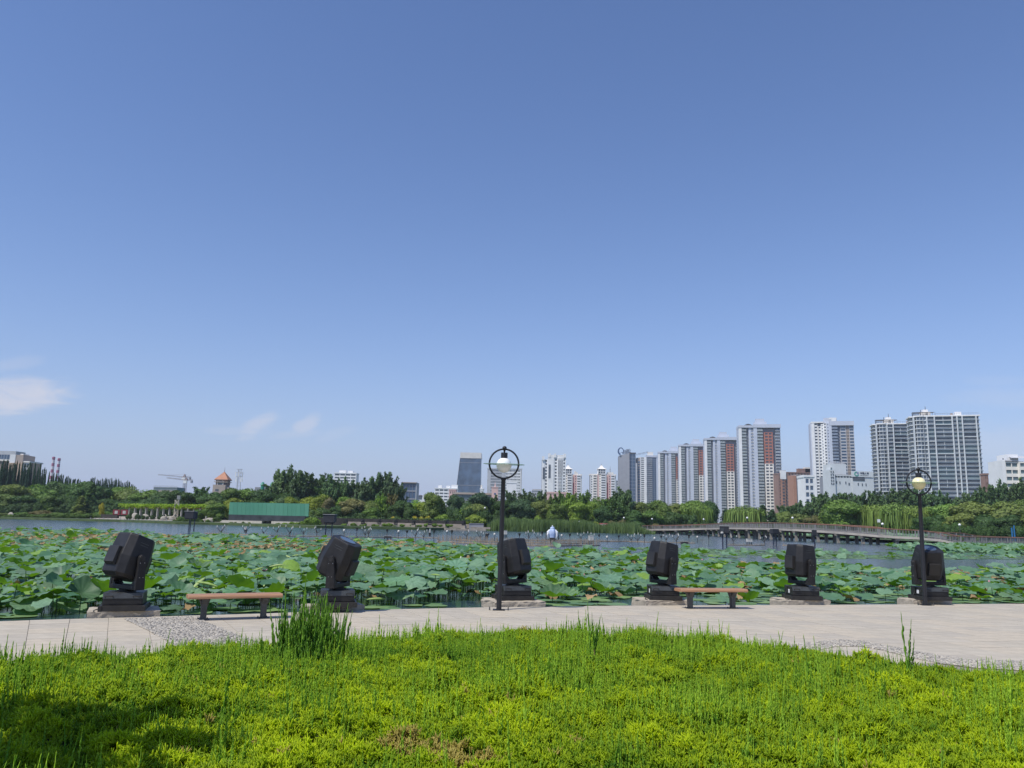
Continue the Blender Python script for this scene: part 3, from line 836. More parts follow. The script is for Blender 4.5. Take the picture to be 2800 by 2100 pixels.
# low floating beds out on the open water and the field beyond the bridge
def bed(name, pxs, cell, far_cell, mix, szs, hts, label, zz=WATER_Z):
    poly = [(p.x, p.y) for p in (G(x, y, WATER_Z) for x, y in pxs)]
    P = jitter(poly, cell, far_cell, 40, 150); n_ = len(P)
    kk = rng.choice(list(mix), n_, p=list(mix.values()))
    nzv = noise2(P[:, 0], P[:, 1] * 0.5, 3.0, 41); keep_ = (nzv > -0.25) | (rng.random(n_) < 0.15)
    P[:, 2] = zz + np.where(kk == 'pad', 0.012, rng.uniform(*hts, n_))
    id_ = np.array([far_idx[q][int(rng.integers(0, len(far_idx[q])))] for q in kk])
    tl = np.where(kk == 'pad', 0.01, 0.22)
    Rr = lean(rng.normal(0, 1, n_) * tl + np.where(kk == 'pad', 0, 0.2), rng.normal(0, 1, n_) * tl, rng.random(n_) * 6.28)
    t_ = np.clip(rng.normal(0.55, 0.25, n_), 0, 0.87)
    o = scatter(name, P[keep_], Rr[keep_], rng.uniform(*szs, n_)[keep_], t_[keep_], id_[keep_], far_list)
    print(name, keep_.sum())
    return tag(o, label, 'lotus')
bed('lotus_pads', [(1640, 1500), (1800, 1497), (2000, 1503), (2200, 1506), (2400, 1510), (2600, 1511), (2800, 1514), (2900, 1516), (2900, 1532), (2700, 1529), (2500, 1530), (2300, 1528), (2080, 1529), (1900, 1520), (1760, 1507)], 0.6, 0.8, {'pad': 0.9, 'dish': 0.07, 'cup': 0.03}, (0.2, 0.42), (0.03, 0.18), 'thin bed of floating lotus leaves on the open water between fountains and bridge')
bed('lotus_bed', [(2420, 1501), (2520, 1498), (2600, 1498), (2800, 1499), (2950, 1500), (2950, 1519), (2800, 1518), (2650, 1515), (2560, 1512), (2470, 1506)], 0.5, 0.6, {'pad': 0.3, 'dish': 0.45, 'saddle': 0.15, 'cup': 0.1}, (0.28, 0.48), (0.15, 0.55), 'bed of standing lotus leaves before the foot of the bridge')
pb = [G(x, y, WATER_Z) for x, y in ((1760, 1456), (1927, 1459.5), (2090, 1463.5), (2252, 1472), (2361, 1477), (2497, 1483), (2560, 1486), (2600, 1481), (2420, 1466), (2200, 1459), (2000, 1453.5), (1800, 1449.5))]
bed('lotus_field', [(1760, 1456), (1927, 1459.5), (2090, 1463.5), (2252, 1472), (2361, 1477), (2497, 1483), (2560, 1486), (2600, 1481), (2420, 1466), (2200, 1459), (2000, 1453.5), (1800, 1449.5)], 0.9, 0.95, {'dish': 0.6, 'saddle': 0.2, 'cup': 0.2}, (0.6, 1.0), (0.5, 1.0), 'field of bright lotus leaves seen between the bridge piers')

# flowers and buds
m_petal = mat('lotus_petal', (0.72, 0.32, 0.50), 0.5, var=0.12, scale=9, col2=(0.85, 0.58, 0.70))
m_bud = mat('lotus_bud', (0.62, 0.26, 0.30), 0.5, var=0.2, scale=14)
m_wbud = mat('white_lotus_bud', (0.66, 0.68, 0.50), 0.5, var=0.15, scale=14)
m_pod = mat('seed_pod', (0.36, 0.42, 0.08), 0.6, var=0.2, scale=14)
def petal_mesh(L, wd, cup):
    V, Fc = [], []
    for i in range(6):
        t = i / 5; w = wd * math.sin(math.pi * (0.10 + 0.88 * t) ** 0.8); x = L * t; z = cup * t * t * L
        V += [(x, -w, z + w * 0.5), (x, 0, z), (x, w, z + w * 0.5)]
    for i in range(5):
        for k in range(2): Fc.append((i * 3 + k, i * 3 + k + 1, i * 3 + k + 4, i * 3 + k + 3))
    me = np_mesh('petal', np.array(V), np.array(Fc), m_petal, smooth=True); return me
PET = petal_mesh(0.115, 0.034, 0.6)
bud_me = MB().lathe([(0.004, 0), (0.022, 0.015), (0.027, 0.035), (0.018, 0.065), (0.003, 0.09)], n=10)
def bloom(px, py, depth_from_z, lab, scale=1.0):
    c = G(px, py, depth_from_z)
    r = thing('lotus_flower', lab, 'lotus flower', (c.x, c.y, WATER_Z))
    h = c.z - WATER_Z
    for ring, (nn, tl, sc) in enumerate(((8, 0.35, 1.0), (7, 0.8, 0.95), (5, 1.15, 0.8))):
        for k in range(nn):
            o = obj('petal', PET, r, (0, 0, h - 0.02)); o.scale = (scale * sc,) * 3
            o.rotation_euler = Euler((0, -tl + rnd.gauss(0, 0.08), 6.2832 * (k + ring * 0.5) / nn + rnd.gauss(0, 0.08)))
    MB().lathe([(0.008, -0.01), (0.02, 0.02), (0.026, 0.05), (0.02, 0.052)], (0, 0, h), 10).build('seed_pod', m_pod, r, True)
    s = obj('stalk', stalk_me, r, (0, 0, h)); s.scale = (1, 1, h + 0.25)
bloom(1938, 1565, 0.22, 'open pink lotus flower above the leaves behind the bench on plain paving', 1.25)
bloom(722, 1562, 0.22, 'open pink lotus flower between the first two searchlights', 1.1)
for i, (px, py, nm) in enumerate(((1745, 1535, 'p'), (1857, 1562, 'p'), (2028, 1575, 'p'), (1596, 1555, 'p'), (1617, 1567, 'p'), (1597, 1578, 'p'), (1477, 1567, 'p'), (1107, 1555, 'p'), (1125, 1540, 'p'), (240, 1594, 'p'), (194, 1563, 'p'), (842, 1534, 'p'), (1260, 1530, 'w'), (1275, 1495, 'w'), (2775, 1577, 'p'), (2705, 1595, 'p'), (1920, 1534, 'p'), (2210, 1585, 'p'))):
    c = G(px, py, 0.20); h = c.z - WATER_Z
    r = thing('lotus_bud', 'closed pink lotus bud on a thin stalk' if nm == 'p' else 'closed creamy white lotus bud on a thin stalk', 'lotus bud', (c.x, c.y, WATER_Z), 0, 'pink lotus buds among the leaves' if nm == 'p' else 'white lotus buds among the leaves')
    b = bud_me.build('bud', m_bud if nm == 'p' else m_wbud, r, True, (0, 0, h)); b.scale = (1.3 if nm == 'p' else 1.7,) * 3
    s = obj('stalk', stalk_me, r, (0, 0, h)); s.scale = (0.7, 0.7, h + 0.25)
# ================================================================== searchlights on their plinths
m_black = mat('black_housing', (0.016, 0.0150, 0.0148), 0.48, var=0.45, scale=4, spec=0.4, bump=0.05)
m_black2 = mat('dusty_black_metal', (0.022, 0.020, 0.018), 0.5, var=0.35, scale=4, spec=0.5)
m_edge = mat('worn_grey_metal', (0.075, 0.08, 0.082), 0.45, var=0.25, scale=6, metal=0.3)
m_concrete = mat('plinth_concrete', (0.40, 0.345, 0.27), 0.9, var=0.16, scale=5, bump=0.5)
m_lens = mat('lens_glass', (0.06, 0.09, 0.13), 0.06, var=0.1, scale=1, spec=1.0)
m_bolt = mat('bolt', (0.55, 0.55, 0.55), 0.35, var=0.1, scale=5, metal=1.0)
m_white = mat('white_paint', (0.75, 0.75, 0.74), 0.5, var=0.05, scale=3)

def plinth_mesh(seed):
    """rough cast block: split stone face towards the quay, worn corners"""
    R_ = random.Random(seed); nx_, ny_, nz_ = 15, 5, 4
    V, Fc = [], []
    W_, Dp, z0, z1 = 1.22, 1.0, -1.0, 0.115
    def P(i, j, k):
        x = -W_ / 2 + W_ * i / nx_; y = -Dp / 2 + Dp * j / ny_; z = z0 + (z1 - z0) * [0, 0.86, 0.94, 0.975, 1.0][k] if k < 5 else z1
        if j == 0 and k >= 1: y += R_.uniform(0, 0.020)
        if k == 4: z += R_.uniform(-0.003, 0.003) - (0.010 if j == 0 else 0) - (0.008 if i in (0, nx_) else 0)
        if i in (0, nx_): x += R_.uniform(-0.012, 0.012)
        return (x, y, z)
    idx = {}
    def vid(i, j, k):
        if (i, j, k) not in idx: idx[(i, j, k)] = len(V); V.append(P(i, j, k))
        return idx[(i, j, k)]
    for i in range(nx_):
        for j in range(ny_): Fc.append((vid(i, j, 4), vid(i + 1, j, 4), vid(i + 1, j + 1, 4), vid(i, j + 1, 4)))
        for k in range(4):
            Fc.append((vid(i, 0, k), vid(i + 1, 0, k), vid(i + 1, 0, k + 1), vid(i, 0, k + 1)))
            Fc.append((vid(i + 1, ny_, k), vid(i, ny_, k), vid(i, ny_, k + 1), vid(i + 1, ny_, k + 1)))
    for j in range(ny_):
        for k in range(4):
            Fc.append((vid(0, j + 1, k), vid(0, j, k), vid(0, j, k + 1), vid(0, j + 1, k + 1)))
            Fc.append((vid(nx_, j, k), vid(nx_, j + 1, k), vid(nx_, j + 1, k + 1), vid(nx_, j, k + 1)))
    mb = MB().add(V, Fc)
    return mb

def octa(wx, wy, c):
    return [(-wx + c, -wy), (wx - c, -wy), (wx, -wy + c), (wx, wy - c), (wx - c, wy), (-wx + c, wy), (-wx, wy - c), (-wx, -wy + c)]
def searchlight(loc, rz, yoke_world, tilt, label, group):
    r = thing('searchlight', label, 'searchlight', loc, rz, group); r.scale = (0.875, 0.875, 0.91)
    # steel foot frame
    fr = MB().box(-0.44, 0.44, -0.40, -0.36, 0, 0.115).box(-0.44, 0.44, 0.36, 0.40, 0, 0.115).box(-0.44, -0.40, -0.36, 0.36, 0, 0.115).box(0.40, 0.44, -0.36, 0.36, 0, 0.115)
    for sx in (-1, 1):
        for sy in (-1, 1): fr.box(sx * 0.42 - 0.035, sx * 0.42 + 0.035, sy * 0.38 - 0.035, sy * 0.38 + 0.035, 0.001, 0.108)
    fr.box(-0.38, 0.38, -0.34, 0.34, 0.07, 0.11)
    fr.build('foot_frame', m_black2, r, bevel=0.004)
    base = MB().box(-0.385, 0.385, -0.36, 0.36, 0.117, 0.36).build('base_box', m_black, r, bevel=0.012)
    MB().prism([(-0.387, 0), (0.387, 0), (0.387, 0.01), (-0.387, 0.01)], 0, 0.01)
    # sloping grey cover along the upper front edge, with its brackets and side socket
    sl = MB().add([(-0.387, -0.372, 0.25), (0.387, -0.372, 0.25), (0.387, -0.36, 0.355), (-0.387, -0.36, 0.355), (-0.387, -0.355, 0.25), (0.387, -0.355, 0.25), (0.387, -0.30, 0.365), (-0.387, -0.30, 0.365)],
                  [(0, 1, 2, 3), (3, 2, 6, 7), (1, 5, 6, 2), (5, 4, 7, 6), (4, 0, 3, 7), (4, 5, 1, 0)])
    sl.build('cover_strip', m_edge, base)
    for x in (-0.27, 0.27):
        MB().tube([(x - 0.075, -0.372, 0.285), (x - 0.075, -0.41, 0.30), (x + 0.075, -0.41, 0.30), (x + 0.075, -0.372, 0.285)], 0.011, 6).build('handle', m_black2, base, True)
    MB().box(-0.389, -0.383, -0.10, 0.02, 0.17, 0.27).build('socket_plate', m_white, base)
    MB().box(-0.40, -0.383, 0.08, 0.16, 0.2, 0.33).box(-0.40, -0.383, -0.26, -0.18, 0.22, 0.30).build('cable_socket', m_black2, base)
    MB().tube([(-0.39, 0.12, 0.2), (-0.46, 0.10, 0.12), (-0.50, -0.05, 0.02), (-0.55, -0.25, 0.012), (-0.52, -0.45, 0.012)], 0.009, 6).build('cable', m_black, base, True)
    MB().lathe([(0.20, 0.362), (0.20, 0.385), (0.15, 0.39), (0.15, 0.41)], n=24).build('turntable', m_black, r, True)
    # yoke
    M = Matrix.Rotation(yoke_world - rz, 4, 'Z')
    yk = MB()
    yk.box(-0.40, 0.40, -0.12, 0.12, 0.41, 0.505, M)
    yoke = yk.build('yoke', m_black, r, bevel=0.015)
    for s in (-1, 1):
        arm = MB()
        prof = []
        for k in range(9):
            a = math.pi * k / 8; prof.append((0.075 * math.cos(a), 1.04 + 0.075 * math.sin(a)))
        prof = [(0.115, 0.41), (0.115, 0.54)] + prof + [(-0.115, 0.54), (-0.115, 0.41)]
        x0, x1 = s * 0.395, s * 0.475
        n_ = len(prof); v = [(x0, p[0], p[1]) for p in prof] + [(x1, p[0] * 0.93, p[1]) for p in prof]
        arm.add(v, [tuple(range(n_)), tuple(range(2 * n_ - 1, n_ - 1, -1))] + [(i, i + n_, n_ + (i + 1) % n_, (i + 1) % n_) for i in range(n_)], M)
        # lower gusset to the cross bar
        arm.add([(s * 0.395, -0.10, 0.50), (s * 0.395, 0.10, 0.50), (s * 0.25, 0.10, 0.50), (s * 0.25, -0.10, 0.50), (s * 0.395, -0.10, 0.62), (s * 0.395, 0.10, 0.62)], [(0, 1, 5, 4), (0, 4, 3), (1, 2, 5), (4, 5, 2, 3)], M)
        a_ = arm.build('arm', m_black, yoke, bevel=0.010)
        MB().cyl(M @ Vector((s * 0.47, 0, 1.04)), M @ Vector((s * 0.487, 0, 1.04)), 0.05, 0.05, 14).build('pivot_cap', m_black2, a_, True)
        bl = MB()
        for (yy, zz) in ((0.05, 0.95), (-0.05, 0.95), (0.04, 0.66), (-0.04, 0.66)): bl.cyl(M @ Vector((s * 0.472, yy, zz)), M @ Vector((s * 0.482, yy, zz)), 0.009, 0.007, 6)
        bl.build('bolt', m_bolt, a_)
    # head: eight-sided drum, narrower towards the lens, tilting between the arms
    H = Matrix.Translation((0, 0, 1.04)) @ M @ Matrix.Rotation(tilt, 4, 'X')
    hd = MB()
    lv = [(-0.44, 0.31, 0.27, 0.10), (-0.38, 0.372, 0.352, 0.135), (-0.02, 0.385, 0.37, 0.14), (0.40, 0.340, 0.325, 0.13), (0.445, 0.33, 0.31, 0.125)]
    V = []
    for (z, wx, wy, c) in lv: V += [(p[0], p[1], z) for p in octa(wx, wy, c)]
    Fc = [tuple(range(7, -1, -1))] + [tuple(len(V) - 8 + k for k in range(8))]
    for q in range(len(lv) - 1):
        for k in range(8): Fc.append((q * 8 + k, q * 8 + (k + 1) % 8, q * 8 + 8 + (k + 1) % 8, q * 8 + 8 + k))
    hd.add(V, Fc, H)
    head = hd.build('head', m_black, r, bevel=0.012)
    # ballast boxes front and back, vents, lens, screws
    for s in (-1, 1):
        bx = MB().add([(-0.17, s * 0.33, -0.27), (0.17, s * 0.33, -0.27), (0.17, s * 0.33, 0.13), (-0.17, s * 0.33, 0.13), (-0.165, s * 0.445, -0.21), (0.165, s * 0.445, -0.21), (0.165, s * 0.435, 0.125), (-0.165, s * 0.435, 0.125)],
                      [(0, 3, 2, 1), (4, 5, 6, 7), (0, 1, 5, 4), (1, 2, 6, 5), (2, 3, 7, 6), (3, 0, 4, 7)] if s > 0 else [(1, 2, 3, 0), (7, 6, 5, 4), (4, 5, 1, 0), (5, 6, 2, 1), (6, 7, 3, 2), (7, 4, 0, 3)], H)
        bx.build('ballast_box', m_black2, head, bevel=0.006)
        vt = MB()
        for zz in (0.25, 0.30): vt.box(s * 0.353 - 0.004, s * 0.353 + 0.004, -0.10, 0.10, zz, zz + 0.009, H)
        vt.build('vent_slot', m_edge, head)
        sc_ = MB()
        for (yy, zz, xx) in ((0.19, 0.27, 0.343), (-0.19, 0.27, 0.343), (0.2, -0.05, 0.376), (-0.2, -0.05, 0.376), (0.19, -0.28, 0.369), (-0.19, -0.28, 0.369)):
            sc_.cyl(H @ Vector((s * xx, yy, zz)), H @ Vector((s * (xx + 0.006), yy, zz)), 0.008, 0.006, 6)
        sc_.build('screw', m_bolt, head)
    MB().cyl(H @ Vector((0, 0, 0.442)), H @ Vector((0, 0, 0.458)), 0.225, 0.21, 28).build('lens_rim', m_black2, head, True)
    MB().cyl(H @ Vector((0, 0, 0.456)), H @ Vector((0, 0, 0.4605)), 0.195, 0.19, 28).build('lens', m_lens, head, True)
    return r
LIGHTS = [(-32, -19, 'black searchlight leaning strongly, beside the bench by the pebble band', 0), (-102, -24, 'black searchlight leaning over behind the juniper bush, its lens rim showing', 0),
          (-128, 14, 'black searchlight leaning back, partly behind the lamp post with the white globe', 0), (-62, -11, 'black searchlight leaning slightly, its base hidden by the end of the bench on plain paving', 0),
          (-70, -4, 'nearly upright black searchlight between the plain paving bench and the cream globed lamp', 0), (180, -20, 'black searchlight tipped forward with its round lens showing, behind the cream globed lamp', 0)]
PL_LAB = ['pale concrete plinth under the searchlight by the bench at the pebble band', 'pale concrete plinth under the searchlight behind the juniper bush', 'pale concrete plinth behind the lamp post with the white globe',
          'pale concrete plinth half hidden by the end of the bench on plain paving', 'pale concrete plinth standing clear between the plain paving bench and the cream globed lamp', 'pale concrete plinth behind the cream globed lamp post']
BASE_RZ = [0.30, 0.22, 0.36, 0.02, 0.0, 0.05]
for i, ((x, y), (ps, tl, lb, _)) in enumerate(zip(LIGHT_PX, LIGHTS)):
    c, t, nn = PLINTHS[i]
    rz = math.atan2(t.y, t.x)
    e_ = edge_frame(c)[0]; dist = (e_ - c).dot(nn)                 # from the light's middle to the quay edge
    dep = dist - 0.05 + 0.5
    pl = plinth_mesh(i).build('plinth', m_concrete); pl.scale = (1, dep, 1)
    pc = c + nn * ((dist - 0.05) - dep / 2)
    pl.location = (pc.x, pc.y, 0); pl.rotation_euler = (0, 0, rz)
    tag(pl, PL_LAB[i], 'plinth', 'plinths along the quay')
    searchlight((c.x, c.y, 0.108), BASE_RZ[i], math.radians(ps), math.radians(tl), lb, 'searchlights along the quay')

# ================================================================== benches
def wood_mat():
    m = bpy.data.materials.new('bench_wood'); m.use_nodes = True
    n, l = m.node_tree.nodes, m.node_tree.links; b = n['Principled BSDF']; b.inputs['Roughness'].default_value = 0.5
    tc = n.new('ShaderNodeTexCoord'); mp = n.new('ShaderNodeMapping'); mp.inputs['Scale'].default_value = (1.2, 28, 28)
    l.new(tc.outputs['Object'], mp.inputs[0]); nz = n.new('ShaderNodeTexNoise'); nz.inputs['Scale'].default_value = 2.5; nz.inputs['Detail'].default_value = 6
    l.new(mp.outputs[0], nz.inputs['Vector']); cr = n.new('ShaderNodeValToRGB')
    cr.color_ramp.elements[0].color = (0.30, 0.15, 0.075, 1); cr.color_ramp.elements[1].color = (0.46, 0.255, 0.14, 1)
    cr.color_ramp.elements[0].position = 0.3; cr.color_ramp.elements[1].position = 0.7
    l.new(nz.outputs['Fac'], cr.inputs[0]); l.new(cr.outputs[0], b.inputs['Base Color'])
    return m
m_wood = wood_mat()
m_leg = mat('bench_leg_iron', (0.075, 0.075, 0.072), 0.6, var=0.2, scale=9, bump=0.1)
def bench(loc, rz, L, label):
    r = thing('park_bench', label, 'bench', loc, rz, 'benches on the promenade')
    wd = [0.0, 0.10, 0.105, 0.105, 0.10]
    for k in range(4):
        y0 = -0.21 + k * 0.105 + 0.003; y1 = y0 + 0.099
        mb = MB(); e = 0.02
        if k in (0, 3):                      # outer planks are rounded over
            pr_ = []
            for q in range(7):
                a = math.pi / 2 * q / 6; pr_.append((0.045 * math.sin(a), 0.045 * (1 - math.cos(a)) ))
            yo = y0 if k == 0 else y1; s = 1 if k == 0 else -1
            poly = [(yo + s * (0.045 - p[0] * 1.0), 0.452 - p[1]) for p in pr_] + [(yo, 0.385), (yo + s * 0.099, 0.380), (yo + s * 0.099, 0.452)]
        else: poly = [(y0, 0.382), (y1, 0.382), (y1, 0.454), (y0, 0.454)]
        n_ = len(poly); v = [(-L / 2, p[0], p[1]) for p in poly] + [(L / 2, p[0], p[1]) for p in poly]
        mb.add(v, [tuple(range(n_)), tuple(range(2 * n_ - 1, n_ - 1, -1))] + [(i, i + n_, n_ + (i + 1) % n_, (i + 1) % n_) for i in range(n_)])
        mb.build('seat_plank', m_wood, r, bevel=0.004)
    for s in (-1, 1):
        x = s * 0.53
        lg = MB()
        # cast leg: flat web that spreads towards the seat, ribbed down its middle
        prof = [(-0.055, 0.012), (0.055, 0.012), (0.055, 0.2), (0.075, 0.28), (0.14, 0.36), (0.165, 0.379), (-0.165, 0.379), (-0.14, 0.36), (-0.075, 0.28), (-0.055, 0.2)]
        n_ = len(prof); v = [(x - 0.05, p[0], p[1]) for p in prof] + [(x + 0.05, p[0], p[1]) for p in prof]
        lg.add(v, [tuple(range(n_ - 1, -1, -1)), tuple(range(n_, 2 * n_))] + [(i, (i + 1) % n_, n_ + (i + 1) % n_, i + n_) for i in range(n_)])
        prof2 = [(-0.045, 0.012), (0.045, 0.012), (0.05, 0.24), (0.10, 0.379), (-0.10, 0.379), (-0.05, 0.24)]
        v = [(x + p[0] * 1.0, -0.068, p[1]) for p in prof2] + [(x + p[0], 0.068, p[1]) for p in prof2]
        lg.add(v, [(0, 1, 2, 3, 4, 5), (11, 10, 9, 8, 7, 6)] + [(i, i + 6, 6 + (i + 1) % 6, (i + 1) % 6) for i in range(6)])
        leg = lg.build('leg', m_leg, r, bevel=0.006)
        MB().box(x - 0.10, x + 0.10, -0.10, 0.10, 0.001, 0.0125).build('foot_plate', m_leg, leg)
        bo = MB()
        for a in (-0.08, 0.08):
            for b_ in (-0.08, 0.08): bo.cyl((x + a, b_, 0.012), (x + a, b_, 0.035), 0.012, 0.009, 6)
        bo.build('bolt', m_leg, leg)
b1a, b1b = G(557, 1695), G(717, 1690); c1 = (b1a + b1b) / 2
bench((c1.x, c1.y, 0), math.atan2(b1b.y - b1a.y, b1b.x - b1a.x), 1.66, 'slatted wooden bench on iron legs beside the pebble band')
b2a, b2b = G(1895, 1665), G(1995, 1662.5); c2 = (b2a + b2b) / 2
bench((c2.x, c2.y, 0), math.radians(11), 1.66, 'slatted wooden bench on iron legs with a searchlight close behind its end')

# ================================================================== promenade lamps
m_post = mat('lamp_black_paint', (0.018, 0.018, 0.021), 0.42, var=0.2, scale=6, bump=0.04)
m_globe_w = mat('globe_white', (0.88, 0.87, 0.84), 0.3, var=0.03, scale=2)
m_globe_c = mat('globe_cream', (0.90, 0.80, 0.46), 0.3, var=0.04, scale=2)
def glass_mat():
    m = bpy.data.materials.new('disc_glass'); m.use_nodes = True; n, l = m.node_tree.nodes, m.node_tree.links
    b = n['Principled BSDF']; b.inputs['Base Color'].default_value = (0.50, 0.66, 0.58, 1); b.inputs['Roughness'].default_value = 0.08
    tr = n.new('ShaderNodeBsdfTransparent'); tr.inputs[0].default_value = (0.84, 0.92, 0.88, 1)
    ms = n.new('ShaderNodeMixShader'); ms.inputs[0].default_value = 0.6
    l.new(tr.outputs[0], ms.inputs[1]); l.new(b.outputs[0], ms.inputs[2]); l.new(ms.outputs[0], n['Material Output'].inputs['Surface'])
    return m
m_disc = glass_mat()
def lamp(loc, globe, label, disc_tilt, lean):
    r = thing('lamp_post', label, 'lamp post', loc, 0, 'lamp posts on the promenade'); r.rotation_euler = (0, lean, 0)
    MB().lathe([(0.056, 0.01), (0.054, 0.6), (0.052, 1.6), (0.046, 2.78), (0.055, 2.80), (0.055, 2.84), (0.02, 2.85)], n=18).build('post', m_post, r, True)
    bp = MB().box(-0.13, 0.13, -0.13, 0.13, 0.001, 0.012).build('base_plate', m_post, r)
    for a in (-0.2, 0.2):
        for b_ in (-0.03,): MB().cyl((a, b_, 0), (a, b_, 0.07), 0.016, 0.011, 8).build('anchor_bolt', m_leg, bp)
    R_ = 0.325; zc = 2.83 + R_
    MB().tube([(R_ * math.sin(6.2832 * k / 40), 0, zc - R_ * math.cos(6.2832 * k / 40)) for k in range(40)], 0.021, 8, closed=True).build('ring', m_post, r, True)
    top = MB().ico((0, 0, zc + R_ + 0.025), (0.052, 0.052, 0.046), 2); top.cyl((0, 0, zc + R_ - 0.01), (0, 0, zc + R_ - 0.075), 0.03, 0.016, 10)
    top.build('finial', m_post, r, True)
    so = MB().cyl((0, 0, zc + 0.115), (0, 0, zc + 0.245), 0.074, 0.074, 18).build('lamp_holder', m_post, r, True)
    hl = MB()
    for k in range(14):
        a = 6.2832 * (k % 7) / 7; z = zc + (0.165 if k < 7 else 0.215)
        hl.cyl((0.073 * math.cos(a), 0.073 * math.sin(a), z), (0.0755 * math.cos(a), 0.0755 * math.sin(a), z), 0.011, 0.011, 6)
    hl.build('vent_hole', m_edge, so)
    MB().ico((0, 0, zc - 0.03), 0.168, 4).build('globe', globe, r, True)
    M = Matrix.Translation((0, 0, zc - 0.012)) @ Matrix.Rotation(disc_tilt, 4, 'X')
    ds = MB(); n_ = 48; V = []
    for (rr, z) in ((0.17, 0.004), (0.46, 0.004), (0.464, 0.0), (0.46, -0.004), (0.17, -0.004)):
        V += [(rr * math.cos(6.2832 * k / n_), rr * math.sin(6.2832 * k / n_), z) for k in range(n_)]
    Fc = [(q * n_ + k, (q + 1) % 5 * n_ + k, (q + 1) % 5 * n_ + (k + 1) % n_, q * n_ + (k + 1) % n_) for q in range(5) for k in range(n_)]
    ds.add(V, Fc, M); ds.build('glass_disc', m_disc, r, True)
    for s in (-1, 1): MB().cyl((s * 0.30, 0, zc - 0.035), (s * 0.345, 0, zc - 0.035), 0.012, 0.012, 8).build('disc_clip', m_post, r)
lp = G(1364, 1668)
lamp((lp.x, lp.y, 0), m_globe_w, 'black lamp post with white globe inside a ring and glass disc', math.radians(1.5), 0.012)
lp = G(2530, 1655)
lamp((lp.x, lp.y, 0), m_globe_c, 'black lamp post with cream yellow globe inside a ring and glass disc', math.radians(0.6), 0.012)

# ================================================================== loudspeaker cabinets on stilts in the lake
m_cab = mat('cabinet_black', (0.03, 0.03, 0.034), 0.6, var=0.3, scale=2)
m_cabtop = mat('cabinet_lid', (0.42, 0.41, 0.38), 0.6, var=0.1, scale=2)
m_pole = mat('pole_dark_blue', (0.02, 0.025, 0.05), 0.45, var=0.2, scale=3)
def cabinet(px, ytop, ybot, wpx, ybase, legs, label, yaw=0.0, dy=0.0, face=False, blue=False):
    """box between two photo rows on stilts that meet the water at ybase"""
    p = G(px, ybase, WATER_Z); d = p.y + dy; k = ppm(d)
    z0, z1 = D(px, ybot, d).z, D(px, ytop, d).z; w = wpx / k
    c = D(px, ybot, d)
    r = thing('speaker_cabinet', label, 'speaker cabinet', (c.x, d, WATER_Z), yaw, 'cabinets on stilts in the lake')
    a, b = z0 - WATER_Z, z1 - WATER_Z
    cb = MB().prism([(-w / 2, -w * 0.3), (w * 0.42, -w * 0.34), (w / 2, w * 0.3), (-w * 0.44, w * 0.35)], a + 0.12, b - 0.05)
    cb.prism([(-w * 0.38, -w * 0.25), (w * 0.38, -w * 0.25), (w * 0.38, w * 0.25), (-w * 0.38, w * 0.25)], a, a + 0.12)
    cab = cb.build('cabinet', m_cab, r)
    MB().prism([(-w * 0.53, -w * 0.35), (w * 0.45, -w * 0.38), (w * 0.53, w * 0.34), (-w * 0.47, w * 0.38)], b - 0.05, b).build('lid', m_cabtop, r)
    if face:
        MB().box(-w * 0.46, -w * 0.12, -w * 0.365, -w * 0.33, a + 0.2, b - 0.25).build('grille', m_edge, cab)
        MB().ico((-w * 0.30, -w * 0.36, a + 0.1), (0.16, 0.1, 0.14), 2, 0.1).build('horn', m_cabtop, cab)
    for x in legs:
        MB().cyl((x * w, 0.0, -1.0), (x * w, 0.0, a + 0.02), 0.07, 0.06, 8).build('stilt', m_pole, r)
cabinet(519, 1397.5, 1420, 25, 1453, (-0.02, 0.12), 'wide black cabinet on thin stilts with a narrower one close behind it', 0.1)
cabinet(532, 1399, 1420, 12, 1453, (0.05,), 'narrow black cabinet on one stilt close behind a wider one', -0.2, dy=1.2)
cabinet(901, 1406, 1431, 33, 1467, (-0.28, 0.22), 'broad black cabinet on two stilts before the planted terrace', 0.05)
cabinet(1981, 1437.5, 1460, 26, 1497, (-0.2, 0.2), 'black cabinet with an open grille and white horn on two stilts', -0.1, face=True)
cabinet(2118, 1445.5, 1461.5, 21, 1491, (-0.22, 0.22), 'small bluish black cabinet on two stilts before the bridge', 0.3)
cabinet(2227, 1448, 1467, 12, 1499, (0.0,), 'slim black cabinet on a single pole before the bridge', 0.1)

# ================================================================== fountain gear
m_noz = mat('nozzle_brass', (0.30, 0.235, 0.16), 0.5, var=0.4, scale=2)
m_nozw = mat('nozzle_pale', (0.60, 0.58, 0.52), 0.5, var=0.3, scale=2)
m_iron = mat('fountain_iron', (0.055, 0.05, 0.045), 0.6, var=0.3, scale=2)
rows = MB()
def noz_row(pts, n_, h, sp=0.0, r=0.025):
    for i in range(n_):
        t = i / (n_ - 1) * (len(pts) - 1); k = min(int(t), len(pts) - 2)
        x = pts[k][0] + (pts[k + 1][0] - pts[k][0]) * (t - k); y = pts[k][1] + (pts[k + 1][1] - pts[k][1]) * (t - k)
        p = G(x, y, WATER_Z); hh = h * rnd.uniform(0.85, 1.15)
        q = p + Vector((rnd.gauss(0, 0.05) + sp, 0, hh)); rows.cyl(p + Vector((0, 0, -0.3)), q, r, r * 0.5, 5)
    P = [G(x, y, WATER_Z) for x, y in pts]
    rows.tube([p + Vector((0, 0, 0.04)) for p in P], 0.05, 5)
noz_row([(1195, 1481), (1300, 1487), (1400, 1491), (1520, 1494), (1640, 1492)], 170, 0.62, r=0.035)
noz_row([(1240, 1476), (1330, 1481), (1450, 1485), (1560, 1487), (1620, 1486)], 110, 0.5)
